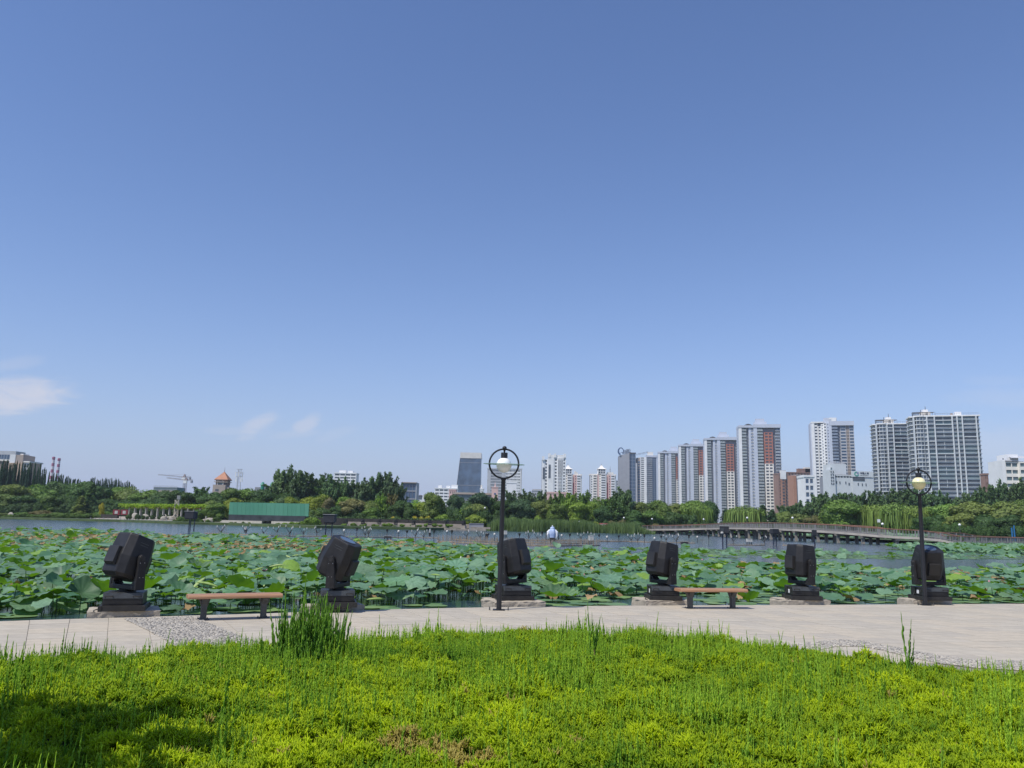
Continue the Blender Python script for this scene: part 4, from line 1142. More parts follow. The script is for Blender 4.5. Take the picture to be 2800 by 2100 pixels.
noz_row([(560, 1459), (640, 1462), (740, 1466), (830, 1467), (960, 1469), (1080, 1470), (1200, 1472)], 130, 0.42)
noz_row([(1640, 1482), (1720, 1482), (1800, 1484), (1900, 1486)], 60, 0.35)
noz_row([(1990, 1491), (2060, 1492), (2090, 1492)], 26, 0.25)
noz_row([(2140, 1492), (2190, 1494), (2230, 1495)], 24, 0.25, r=0.04)
noz_row([(1400, 1477), (1500, 1479), (1600, 1480), (1760, 1482)], 60, 0.35)
tag(rows.build('fountain_nozzles', m_noz), 'long rows of thin upright spray nozzles standing in the lake', 'nozzles', kind='stuff')
def spout(px, py, kind, s=1.0):
    p = G(px, py, WATER_Z)
    nm = {'cup': 'dark funnel shaped fountain spout on a stem', 'twig': 'branched iron fountain spout with pale tips', 'ball': 'small white topped fountain spout'}[kind]
    r = thing('fountain_spout', nm, 'fountain spout', p, rnd.random() * 6, {'cup': 'funnel fountain spouts', 'twig': 'branched fountain spouts', 'ball': 'white topped fountain spouts'}[kind])
    st = MB().cyl((0, 0, -0.4), (0, 0, 0.62 * s), 0.035, 0.03, 6)
    st.build('stem', m_iron, r)
    if kind == 'cup': MB().lathe([(0.05, 0.6 * s), (0.16, 0.95 * s), (0.13, 0.95 * s), (0.03, 0.66 * s)], n=8).build('funnel', m_iron, r)
    elif kind == 'ball': MB().ico((0, 0, 0.72 * s), (0.13, 0.13, 0.17), 2).build('cap', m_nozw, r, True)
    else:
        for k in range(3):
            a = k * 2.1; e = Vector((math.cos(a) * 0.45, math.sin(a) * 0.45, 0.75 * s + 0.12 * k))
            b = MB().cyl((0, 0, 0.3 * s), e, 0.035, 0.025, 5).build('jet_arm', m_iron, r)
            MB().cyl(e, e + Vector((0, 0, 0.22)), 0.05, 0.03, 6).build('jet_tip', m_nozw, b)
for i, x in enumerate((604, 672, 720, 757, 792, 829, 866, 940, 975, 998, 1007, 1058, 1089, 1112, 1136, 1158, 1186, 1222, 1235, 1276, 1313, 1334, 1352, 1420, 1446, 1470, 1482, 1536, 1558, 1588, 1616, 1638, 1660, 1692, 1726, 1744, 1762, 1790, 1808, 1822, 1850, 1884, 1907, 1938, 2005, 2090)):
    y = 1461 + (x - 560) * (1486 - 1461) / (1940 - 560) + rnd.uniform(-2, 4)
    spout(x, y, ('twig', 'cup', 'ball', 'cup', 'twig')[i % 5 if x > 900 else 0], rnd.uniform(0.8, 1.15))
# low iron stands, junction boxes and the draped machine
def stand(px, yt, yb, w, label, box=True, white=False):
    p = G(px, yb, WATER_Z); k = ppm(p.y); h = (yb - yt) / k; ww = w / k
    r = thing('pump_stand', label, 'stand', p, 0.1)
    MB().box(-ww / 2, ww / 2, -0.25, 0.25, h * 0.45, h).build('tank', m_nozw if white else m_iron, r, bevel=0.02)
    MB().box(-ww * 0.52, ww * 0.52, -0.27, 0.27, h * 0.98, h * 1.04).build('lid', m_cabtop, r)
    for a in (-0.45, 0.0, 0.45): MB().cyl((a * ww, 0, -0.5), (a * ww, 0, h * 0.46), 0.045, 0.045, 6).build('leg', m_iron, r)
stand(1871, 1481, 1497, 17, 'low rusty iron tank on three legs at the edge of the lotus')
stand(1060, 1466, 1476, 19, 'low iron rack on legs behind the lotus between broad cabinet and white globed lamp')
stand(1616, 1466, 1489, 12, 'white ribbed tank on dark legs in the lake beside the draped machine', white=True)
stand(1382, 1452, 1470, 8, 'white box on an iron leg close behind the lamp post with the white globe', white=True)
stand(2049, 1474, 1489, 14, 'white twin nozzle box on a leg between two stilted cabinets', white=True)
stand(671, 1441, 1455, 7, 'dark post box with pale front standing in the lake before the green hoarding', white=True)
stand(1330, 1459, 1480, 7, 'dark weathered post box among the nozzle rows', white=False)
stand(1175, 1447, 1465, 4, 'thin white marker post among the fountain spouts', white=True)
stand(2632, 1490, 1500, 12, 'low green iron rack in the lotus bed by the bridge foot')
p = G(1510, 1490, WATER_Z); k = ppm(p.y)
dr = thing('draped_machine', 'pale blue and white draped fountain machine topped by a small white ball', 'fountain machine', p)
hh = (1490 - 1438) / k
m_drape = mat('drape_blue', (0.33, 0.47, 0.78), 0.6, var=0.18, scale=3, col2=(0.62, 0.70, 0.88))
m_drapew = mat('drape_white', (0.78, 0.79, 0.80), 0.6, var=0.08, scale=3)
def wavy(prof, amp, n_=20, sy=0.7):
    V, Fc = [], []
    for (r_, z) in prof:
        for q in range(n_):
            a = 6.2832 * q / n_; w = 1 + amp * math.sin(5 * a + 1) * (1 - z / hh)
            V.append((r_ * w * math.cos(a), r_ * w * math.sin(a) * sy, z))
    for i in range(len(prof) - 1):
        for q in range(n_): Fc.append((i * n_ + q, i * n_ + (q + 1) % n_, (i + 1) * n_ + (q + 1) % n_, (i + 1) * n_ + q))
    return MB().add(V, Fc + [tuple((len(prof) - 1) * n_ + q for q in range(n_))])
wavy([(0.26, hh * 0.36), (0.30, hh * 0.5), (0.36, hh * 0.66), (0.30, hh * 0.77), (0.2, hh * 0.80)], 0.2).build('body_drape', m_drape, dr, True)
wavy([(0.20, hh * 0.79), (0.225, hh * 0.84), (0.17, hh * 0.91), (0.05, hh * 0.93)], 0.05).build('hood', m_drape, dr, True)
for s in (-1, 1):
    MB().tube([(s * 0.25, 0, hh * 0.76), (s * 0.42, -0.05, hh * 0.64), (s * 0.43, -0.08, hh * 0.5), (s * 0.38, -0.06, hh * 0.34)], [0.09, 0.13, 0.12, 0.05], 8).build('side_drape', m_drapew, dr, True)
    MB().tube([(s * 0.40, 0.1, hh * 0.7), (s * 0.58, 0.1, hh * 0.5), (s * 0.60, 0.05, hh * 0.3), (s * 0.5, 0, hh * 0.24)], 0.05, 6).build('frame_arm', m_iron, dr, True)
MB().ico((0, 0, hh * 0.965), hh * 0.033, 2).build('ball', m_drapew, dr, True)
MB().box(-0.25, 0.25, -0.2, 0.2, hh * 0.2, hh * 0.37).box(-0.2, -0.1, -0.1, 0.1, -0.6, hh * 0.2).box(0.1, 0.2, -0.1, 0.1, -0.6, hh * 0.2).box(-0.4, 0.4, -0.05, 0.05, hh * 0.26, hh * 0.31).build('stand', m_iron, dr)
# ================================================================== banks
SHORE_PX = [(-500, 1412), (-300, 1414), (0, 1418), (200, 1424), (330, 1427), (480, 1433), (623, 1436), (731, 1440), (860, 1444), (940, 1445), (1164, 1449), (1341, 1450), (1385, 1452), (1600, 1456), (1790, 1458)]
SHORE = [G(x, y, WATER_Z) for x, y in SHORE_PX]
# beyond the bridge the shore swings back and then forward to the bridge's right-hand foot
SHORE += [G(1850, 1455, WATER_Z), G(2050, 1457, WATER_Z), G(2250, 1462, WATER_Z), G(2450, 1469, WATER_Z), G(2580, 1478, WATER_Z), G(2598, 1493, WATER_Z), G(2640, 1495.5, WATER_Z), G(2800, 1497, WATER_Z), G(3100, 1500, WATER_Z)]
BANK_Z = 0.42
m_grassbank = mat('bank_grass', (0.05, 0.08, 0.022), 0.95, var=0.35, scale=0.35)
m_stonebank = mat('bank_stone', (0.34, 0.295, 0.235), 0.9, var=0.25, scale=0.8)
n = len(SHORE)
outer = [Vector((-3500, 800, 0)), ]
v = [(p.x, p.y, BANK_Z) for p in SHORE] + [(p.x * 1.0, 2500, BANK_Z + 0.6) for p in SHORE]
v[0] = (-900, v[0][1] + 60, BANK_Z); v[n] = (-2500, 2500, BANK_Z); v[n - 1] = (900, v[n - 1][1] - 40, BANK_Z); v[2 * n - 1] = (2500, 2500, BANK_Z)
f = [(i, i + 1, n + i + 1, n + i) for i in range(n - 1)]
v += [(q[0], q[1] - 0.4, -1.2) for q in v[:n]]
f += [(i, 2 * n + i, 2 * n + i + 1, i + 1) for i in range(n - 1)]
tag(MB().add(v, f).build('bank', m_grassbank), kind='structure')

# ================================================================== trees
m_bark = mat('bark', (0.09, 0.07, 0.05), 0.9, var=0.3, scale=3)
m_crown = leaf_mat('crown_leaf', (0.55, 0.55, 0.55), (1.25, 1.25, 1.2), trans=0.22, rough=0.6, objcol=True, spec=0.25)
def leaf_cloud(P, Nrm, size, R_, elong=1.0, droop=None):
    """two-triangle leaf tufts at P facing Nrm"""
    n_ = len(P); Nrm = Nrm / np.linalg.norm(Nrm, axis=1, keepdims=True)
    a = R_.normal(0, 1, (n_, 3))
    if droop is not None: a = a * 0.25 + np.asarray(droop)
    a -= Nrm * (a * Nrm).sum(1, keepdims=True); a /= np.linalg.norm(a, axis=1, keepdims=True) + 1e-9
    b = np.cross(Nrm, a); s = size * R_.uniform(0.6, 1.45, (n_, 1))
    A, B = a * s * elong, b * s * 0.62
    bend = Nrm * s * 0.25
    V = np.stack([P - A, P + B + bend, P + A * 1.15, P - B + bend], 1).reshape(-1, 3)
    i = np.arange(n_)[:, None] * 4
    return V, np.concatenate([i + [0, 1, 2], i + [0, 2, 3]], 0)
def cores(lobes, k, R_):
    V, Fc, o = [], [], 0
    vv, ff = ico_data(2); vv = np.array([tuple(p) for p in vv]); ff = np.array(ff)
    for (c, r) in lobes:
        q = vv * (1 + 0.16 * np.sin(vv @ R_.normal(0, 3, 3) + R_.random() * 6))[:, None] * np.array(r) * k + np.array(c)
        V.append(q); Fc.append(ff + o); o += len(q)
    return np.concatenate(V), np.concatenate(Fc)
def on_lobes(lobes, n_, R_, lo=0.85, hi=1.08):
    ar = np.array([(r[0] * r[1] + r[1] * r[2] + r[0] * r[2]) for c, r in lobes]); pk = R_.choice(len(lobes), n_, p=ar / ar.sum())
    d = R_.normal(0, 1, (n_, 3)); d /= np.linalg.norm(d, axis=1, keepdims=True)
    C = np.array([c for c, r in lobes])[pk]; Rr = np.array([r for c, r in lobes])[pk]
    P = C + d * Rr * R_.uniform(lo, hi, (n_, 1))
    keep = np.ones(n_, bool)
    for c, r in lobes: keep &= (((P - np.array(c)) / np.array(r)) ** 2).sum(1) > 0.62
    return P[keep], (d / Rr)[keep]
def finish(name, parts, tints, m):
    V = np.concatenate([p[0] for p in parts]); o = 0; Fs = []
    for p in parts: Fs.append(p[1] + o); o += len(p[0])
    return np_mesh(name, V, np.concatenate(Fs), m, np.concatenate(tints))
def tint_of(nq, R_, lo=0.0, hi=1.0): return np.repeat(R_.uniform(lo, hi, nq), 4)
def crown(kind, seed):
    """unit tree: height 1, trunk at the origin; returns the mesh of its crown"""
    R_ = np.random.default_rng(seed); U = R_.uniform
    if kind == 'round':
        lobes = [((0, 0, 0.50), (0.27, 0.27, 0.40))]
        for _ in range(19):
            a, e = U(0, 6.28), U(-0.75, 1.35); d = np.array([math.cos(a) * math.cos(e), math.sin(a) * math.cos(e), math.sin(e)])
            lobes.append((tuple(np.array([0, 0, 0.50]) + d * [0.28, 0.28, 0.38] * U(0.72, 1.0)), tuple(np.array([1, 1, 0.95]) * U(0.09, 0.155))))
        P, N_ = on_lobes(lobes, 5200, R_); N_ = N_ / np.linalg.norm(N_, axis=1, keepdims=True) + R_.normal(0, 0.55, P.shape)
        a = leaf_cloud(P, N_, 0.019, R_); c = cores(lobes, 0.86, R_)
        return finish('crown', [c, a], [np.full(len(c[0]), 0.3), tint_of(len(P), R_)], m_crown)
    if kind == 'bush':
        lobes = [((0, 0, 0.42), (0.46, 0.46, 0.42))]
        for _ in range(14):
            a, e = U(0, 6.28), U(-0.2, 1.3); d = np.array([math.cos(a) * math.cos(e), math.sin(a) * math.cos(e), math.sin(e)])
            lobes.append((tuple(np.array([0, 0, 0.40]) + d * [0.42, 0.42, 0.42] * U(0.8, 1.0)), tuple(np.array([1, 1, 0.9]) * U(0.13, 0.22))))
        P, N_ = on_lobes(lobes, 2600, R_); N_ = N_ / np.linalg.norm(N_, axis=1, keepdims=True) + R_.normal(0, 0.5, P.shape)
        a = leaf_cloud(P, N_, 0.036, R_); c = cores(lobes, 0.86, R_)
        return finish('crown', [c, a], [np.full(len(c[0]), 0.3), tint_of(len(P), R_)], m_crown)
    if kind == 'ash':      # dark upright tree, crown of rising leafy branches with open gaps
        Ps, Ns = [], []
        lob = []
        for b_ in range(58):
            a = U(0, 6.28); h0 = U(0.10, 0.72); reach = U(0.10, 0.34) * (1.12 - h0 * 0.75); rise = U(0.14, 0.30)
            for t in np.linspace(0.25, 1, 9):
                c = np.array([math.cos(a) * reach * t ** 0.8, math.sin(a) * reach * t ** 0.8, h0 + rise * t ** 1.3])
                if c[2] > 1.0: break
                q = c + R_.normal(0, 0.026 * (1.25 - 0.7 * t), (17, 3)); Ps.append(q)
                nn = R_.normal(0, 0.6, (17, 3)) + [math.cos(a), math.sin(a), 0.5]; Ns.append(nn)
            lob.append(((math.cos(a) * reach * 0.5, math.sin(a) * reach * 0.5, h0 + rise * 0.35), (0.05, 0.05, 0.06)))
        P, N_ = np.concatenate(Ps), np.concatenate(Ns)
        a = leaf_cloud(P, N_, 0.017, R_, 1.25, droop=(0, 0, 1)); c = cores(lob, 0.8, R_)
        return finish('crown', [c, a], [np.full(len(c[0]), 0.25), tint_of(len(P), R_)], m_crown)
    if kind == 'poplar':
        lobes = [((U(-0.02, 0.02), U(-0.02, 0.02), z), (w, w, 0.16)) for z, w in ((0.22, 0.07), (0.4, 0.10), (0.58, 0.095), (0.74, 0.07), (0.88, 0.042))]
        P, N_ = on_lobes(lobes, 1500, R_); N_ = N_ / np.linalg.norm(N_, axis=1, keepdims=True) + R_.normal(0, 0.5, P.shape)
        a = leaf_cloud(P, N_, 0.022, R_, 1.4, droop=(0, 0, 1)); c = cores(lobes, 0.86, R_)
        return finish('crown', [c, a], [np.full(len(c[0]), 0.3), tint_of(len(P), R_)], m_crown)
    if kind == 'cedar':
        Ps, Ns, lob = [], [], []
        for L in range(13):
            z = 0.10 + 0.88 * L / 13; R0 = 0.30 * (1 - z) ** 0.75 + 0.015
            for b_ in range(9):
                a = U(0, 6.28); r0 = R0 * U(0.75, 1.1)
                for t in np.linspace(0.2, 1, 6):
                    c = np.array([math.cos(a) * r0 * t, math.sin(a) * r0 * t, z + 0.03 * t - 0.09 * t * t])
                    Ps.append(c + R_.normal(0, 0.014, (6, 3)) * [1, 1, 0.5]); Ns.append(R_.normal(0, 0.35, (6, 3)) + [math.cos(a) * 0.4, math.sin(a) * 0.4, 1])
            lob.append(((0, 0, z), (R0 * 0.62, R0 * 0.62, 0.05)))
        P, N_ = np.concatenate(Ps), np.concatenate(Ns)
        a = leaf_cloud(P, N_, 0.017, R_, 1.3); c = cores(lob, 0.9, R_)
        return finish('crown', [c, a], [np.full(len(c[0]), 0.25), tint_of(len(P), R_)], m_crown)
    if kind == 'willow':
        lobes = [((0, 0, 0.66), (0.36, 0.36, 0.30))]
        for _ in range(9):
            a = U(0, 6.28); lobes.append(((math.cos(a) * U(0.15, 0.3), math.sin(a) * U(0.15, 0.3), U(0.62, 0.84)), (0.17, 0.17, 0.14)))
        P, N_ = on_lobes(lobes, 1700, R_); keep = P[:, 2] > 0.55; P, N_ = P[keep], N_[keep]
        N_ = N_ / np.linalg.norm(N_, axis=1, keepdims=True) + R_.normal(0, 0.4, P.shape)
        a = leaf_cloud(P, N_, 0.02, R_, 1.5, droop=(0, 0, -1))
        SV, SF, o, ST = [], [], 0, []
        for s in range(1000):         # hanging withies, each a narrow ribbon of leaves
            an = U(0, 6.28); r = 0.40 * math.sqrt(U(0.15, 1)); z = 0.64 + 0.28 * math.sqrt(max(0, 1 - (r / 0.43) ** 2)) * U(0.5, 1); L = (z - 0.05) * U(0.45, 0.98)
            x, y = r * math.cos(an), r * math.sin(an); w = U(0.006, 0.011); ta = U(0, 3.14); pts = []
            sw = R_.normal(0, 0.015, 2)
            for q in range(5):
                t = q / 4; ww = w * (1.1 - 0.6 * t); cx, cy = x * (1 + 0.10 * t) + sw[0] * t * t, y * (1 + 0.10 * t) + sw[1] * t * t
                pts += [(cx - math.cos(ta) * ww, cy - math.sin(ta) * ww, z - L * t), (cx + math.cos(ta) * ww, cy + math.sin(ta) * ww, z - L * t)]
            SV += pts; ST += [U(0, 1)] * 10
            for q in range(4): SF += [(o + 2 * q, o + 2 * q + 1, o + 2 * q + 3), (o + 2 * q, o + 2 * q + 3, o + 2 * q + 2)]
            o += 10
        c = cores([((0, 0, 0.60), (0.33, 0.33, 0.34)), ((0, 0, 0.38), (0.33, 0.33, 0.30))], 0.8, R_)
        return finish('crown', [c, a, (np.array(SV), np.array(SF))], [np.full(len(c[0]), 0.0), tint_of(len(P), R_), np.array(ST)], m_crown)
CROWN = {k: [crown(k, 300 + 17 * i + j) for j in range(nv)] for i, (k, nv) in enumerate((('round', 5), ('bush', 3), ('ash', 4), ('poplar', 2), ('cedar', 2), ('willow', 3)))}
def trunk_mesh(kind):
    mb = MB()
    mb.tube([(0, 0, -0.02), (0.004, 0, 0.15), (0, 0.005, 0.4), (0.006, 0, 0.7)], [0.022, 0.017, 0.013, 0.005], 7)
    if kind in ('round', 'ash', 'willow'):
        for k in range(5):
            a = k * 1.256 + 0.4; mb.tube([(0, 0, 0.22 + 0.05 * k), (0.09 * math.cos(a), 0.09 * math.sin(a), 0.36 + 0.05 * k), (0.19 * math.cos(a), 0.19 * math.sin(a), 0.5 + 0.05 * k)], [0.010, 0.007, 0.003], 5)
    me = mb.mesh('trunk', True); me.materials.append(m_bark); return me
TRUNK = {k: trunk_mesh(k) for k in CROWN}
GREEN = {'dark': (0.050, 0.095, 0.028), 'mid': (0.085, 0.145, 0.030), 'olive': (0.115, 0.155, 0.040), 'yellow': (0.155, 0.20, 0.028), 'willow': (0.13, 0.20, 0.045), 'blue': (0.045, 0.085, 0.042),
         'bright': (0.13, 0.21, 0.030), 'brown': (0.135, 0.125, 0.050), 'ash': (0.064, 0.114, 0.044), 'poplar': (0.030, 0.065, 0.032), 'gold': (0.30, 0.27, 0.03), 'hedge': (0.05, 0.10, 0.025)}
WORD = {'dark': 'dark green', 'mid': 'mid green', 'olive': 'olive green', 'yellow': 'yellow-green', 'willow': 'soft green', 'blue': 'bluish dark green', 'bright': 'bright green', 'brown': 'brownish green', 'ash': 'deep green', 'poplar': 'blackish green', 'gold': 'golden yellow', 'hedge': 'dark green'}
KIND = {'round': ('broadleaf_tree', 'round tree', 'tree'), 'bush': ('shrub', 'rounded shrub', 'shrub'), 'ash': ('upright_tree', 'branching tree', 'tree'), 'poplar': ('poplar_tree', 'slender poplar', 'tree'), 'cedar': ('cedar_tree', 'tiered conifer', 'tree'), 'willow': ('willow_tree', 'weeping willow', 'tree')}
LANDM = [(60, 'the beige brick flats'), (137, 'the banded chimneys'), (215, 'the small square rock'), (300, 'the red display boards'), (367, 'the upright boulder'), (415, 'the vine pergola'), (455, 'the scaffolded building'), (500, 'the tower cranes'), (520, 'the paired stilted cabinets'), (595, 'the orange roofed tower house'), (646, 'the telecom mast'), (725, 'the green roof caps'), (790, 'the hoarding panels past the outlet'), (845, 'the leafy end of the hoarding'), (900, 'the broad stilted cabinet'), (945, 'the white banded flats'), (1000, 'the second terrace pedestal'), (1045, 'the third terrace pedestal'), (1115, 'the blue glass office'), (1155, 'the roof letters and red disc'), (1210, 'the white flats with stair towers'), (1278, 'the blue glass tower'), (1350, 'the pink tower house'), (1400, 'the grey slab block'), (1465, 'the low grey house'), (1505, 'the pale grey tower'), (1555, 'the pink flats without aerial'), (1602, 'the gap between the pink flats'), (1650, 'the pink flats with the aerial'), (1715, 'the grey slab office'), (1770, 'the tower with black windows'), (1830, 'the shortest row tower'), (1890, 'the third row tower'), (1975, 'the second row tower'), (2080, 'the tallest row tower'), (2145, 'the brown brick flats'), (2188, 'the orange and blue office'), (2216, 'the block with square windows'), (2275, 'the slim white and blue tower'), (2345, 'the office with the ring emblem'), (2430, 'the lesser round-nosed tower'), (2510, 'the cream globed lamp'), (2590, 'the taller round-nosed tower'), (2695, 'the small brown house'), (2760, 'the white blank gabled flats')]
USED = {}
def place_label(words, px, how='in front of', extra=('tall', 'broad', 'lower', 'slighter')):
    lm = min(LANDM, key=lambda q: abs(q[0] - px))[1]
    base = '%s %s %s' % (words, how, lm)
    if len(base.split()) > 16: base = ' '.join(base.split()[:16])
    n_ = USED.get(base, 0); USED[base] = n_ + 1
    return base
tree_n = 0
def tree(px, ytop, w, kind, colr, depth, where, group, base=None):
    """crown top at photo row ytop and w photo pixels wide, standing at the given depth"""
    global tree_n
    tree_n += 1
    top = D(px, ytop, depth); z0 = BANK_Z if base is None else base
    hgt_ = max(top.z - z0, 0.5)
    width = w / ppm(depth)
    nat = {'round': 0.80, 'bush': 1.05, 'ash': 0.62, 'poplar': 0.22, 'cedar': 0.58, 'willow': 0.86}[kind]
    nm, words, cat = KIND[kind]
    sz = 'tall' if hgt_ > 13 else 'low' if hgt_ < 4 else 'broad' if w > 88 else 'slim' if w < 55 else 'middling'
    lab = '%s %s %s %s' % (sz, WORD[colr], words, where) if kind == 'poplar' or base is not None else place_label('%s %s %s' % (sz, WORD[colr], words), px, 'standing before' if depth > 285 else 'on the terrace below' if group == 'trees on the planted terrace' else 'among the trees below')
    r = thing(nm, lab, cat, (top.x, depth, z0), rnd.random() * 6.28, group)
    sxy = width / nat
    c = obj('crown', CROWN[kind][tree_n % len(CROWN[kind])], r); c.scale = (sxy, sxy, hgt_)
    q = GREEN[colr]; j = rnd.uniform(0.85, 1.18) * 1.6
    c.color = (q[0] * j * rnd.uniform(0.93, 1.1), q[1] * j, q[2] * j * rnd.uniform(0.9, 1.1), 1)
    t = obj('trunk', TRUNK[kind], r); t.scale = (sxy * 0.8 + 0.2 * hgt_, sxy * 0.8 + 0.2 * hgt_, hgt_)
    return r

# ---- left wood (photo x 0-470)
LG = 'trees of the wood on the pergola bank'
W1 = 'in the wood beyond the pergola'
for (x, y, w, k, c, d) in ((-40, 1300, 130, 'round', 'mid', 300), (40, 1318, 120, 'round', 'olive', 292), (105, 1316, 120, 'round', 'mid', 300), (165, 1308, 120, 'round', 'dark', 306), (225, 1312, 110, 'round', 'dark', 300), (272, 1322, 90, 'round', 'dark', 296),
                          (320, 1325, 100, 'round', 'mid', 310), (360, 1322, 90, 'round', 'olive', 306), (405, 1332, 110, 'round', 'mid', 300), (440, 1338, 90, 'round', 'dark', 292), (20, 1345, 90, 'round', 'olive', 282), (75, 1350, 90, 'round', 'dark', 280), (185, 1345, 100, 'round', 'dark', 280),
                          (255, 1316, 62, 'cedar', 'dark', 276), (140, 1352, 70, 'round', 'mid', 276), (225, 1352, 60, 'cedar', 'olive', 272), (300, 1360, 90, 'round', 'dark', 284), (350, 1362, 90, 'round', 'dark', 286), (400, 1360, 90, 'round', 'dark', 284), (450, 1358, 90, 'round', 'dark', 280)):
    tree(x, y, w, k, c, d, W1, LG)
for (x, y, w, c) in ((15, 1402, 70, 'olive'), (60, 1400, 50, 'mid'), (115, 1394, 60, 'brown'), (165, 1400, 60, 'mid'), (210, 1402, 60, 'mid'), (250, 1406, 60, 'dark'), (285, 1396, 60, 'mid')):
    tree(x, y, w, 'bush', c, 266, 'at the foot of the wood by the brick flats', 'shrubs at the foot of the wood by the brick flats')
tree(281, 1370, 18, 'round', 'gold', 262, 'beside the vine pergola', None)
for i in range(34):
    x = -10 + i * 4.1 + rnd.uniform(-1.5, 1.5); tree(x, 1262 + 0.16 * x + rnd.uniform(-6, 14), 8, 'poplar', 'poplar', 380 + rnd.uniform(-8, 8), 'in the row before the brick flats', 'poplars before the brick flats')
for i in range(22):
    x = 135 + i * 4.2 + rnd.uniform(-1, 1); tree(x, 1300 + 0.19 * (x - 135) + rnd.uniform(-5, 6), 8, 'poplar', 'poplar', 420, 'rising behind the wood by the brick flats near the chimneys', 'poplars near the chimneys')
for i in range(36):
    x = 228 + i * 4.0 + rnd.uniform(-1, 1); tree(x, 1317 + (10 if x < 245 else 0) - 4 * math.sin((x - 228) / 28) + (0 if x < 350 else (x - 350) * 0.5) + rnd.uniform(-4, 5), 7, 'poplar', 'poplar', 430, 'on the skyline behind the pergola', 'poplars on the skyline behind the pergola')
# ---- centre-left (photo x 460-870)
CG = 'trees behind the green hoarding'
W2 = 'behind the green hoarding'
for (x, y, w, k, c, d) in ((490, 1333, 90, 'round', 'dark', 262), (545, 1330, 90, 'ash', 'dark', 268), (505, 1345, 80, 'round', 'olive', 264), (580, 1338, 90, 'round', 'dark', 262), (630, 1332, 100, 'round', 'mid', 270), (680, 1328, 110, 'round', 'mid', 275), (730, 1332, 100, 'round', 'dark', 272), (780, 1340, 90, 'round', 'dark', 262),
                          (600, 1350, 80, 'round', 'dark', 256), (575, 1366, 60, 'round', 'olive', 240), (640, 1356, 66, 'round', 'yellow', 236), (590, 1372, 70, 'round', 'mid', 226), (700, 1356, 80, 'round', 'dark', 240), (745, 1366, 60, 'round', 'bright', 234), (800, 1356, 66, 'round', 'yellow', 236), (850, 1352, 70, 'round', 'yellow', 238),
                          (470, 1372, 60, 'round', 'dark', 262), (540, 1392, 40, 'bush', 'mid', 228)):
    tree(x, y, w, k, c, d, W2, CG)
AG = 'tall dark trees before the white flats'
for (x, y, w) in ((775, 1272, 110), (825, 1272, 100), (868, 1290, 90), (905, 1296, 90), (950, 1306, 80), (990, 1304, 80), (1025, 1292, 90), (1065, 1290, 90), (1090, 1320, 70), (930, 1330, 90), (850, 1318, 90), (800, 1330, 90), (1000, 1330, 90), (1050, 1330, 80)):
    tree(x, y, w, 'ash', 'ash', 290 + rnd.uniform(-8, 8), 'standing tall before the white flats', AG)
# ---- centre terrace trees (photo x 820-1360)
TG = 'trees on the planted terrace'
W3 = 'on the planted terrace behind the wall'
for (x, y, w, k, c, d) in ((840, 1362, 80, 'round', 'yellow', 232), (885, 1345, 76, 'round', 'yellow', 236), (900, 1358, 50, 'round', 'brown', 230), (945, 1352, 80, 'round', 'bright', 234), (965, 1358, 90, 'round', 'brown', 224), (1015, 1362, 70, 'round', 'olive', 226), (1045, 1350, 50, 'ash', 'bright', 230), (1075, 1340, 44, 'ash', 'brown', 232),
                          (1100, 1362, 70, 'round', 'dark', 226), (1080, 1374, 60, 'round', 'dark', 220), (1140, 1360, 70, 'round', 'bright', 232), (1118, 1380, 50, 'round', 'dark', 220), (1188, 1343, 84, 'round', 'olive', 222), (1160, 1366, 60, 'round', 'yellow', 230), (930, 1378, 60, 'round', 'dark', 222), (880, 1384, 70, 'round', 'dark', 222), (1020, 1384, 60, 'round', 'mid', 218), (860, 1392, 50, 'bush', 'mid', 214),
                          (1246, 1345, 64, 'round', 'blue', 240), (1310, 1340, 80, 'round', 'blue', 244), (1275, 1362, 60, 'round', 'dark', 240), (1300, 1372, 90, 'round', 'olive', 234), (1222, 1392, 20, 'bush', 'gold', 222), (1265, 1390, 70, 'bush', 'bright', 224), (1300, 1404, 60, 'bush', 'yellow', 220), (1210, 1405, 40, 'bush', 'bright', 218)):
    tree(x, y, w, k, c, d, W3, TG)
for x in (870, 1025, 1075, 1135, 1150, 1170): tree(x, 1411 + rnd.uniform(-2, 2), 22, 'bush', 'gold', 216, 'behind the dark hedge of the terrace', 'golden shrubs behind the terrace hedge')
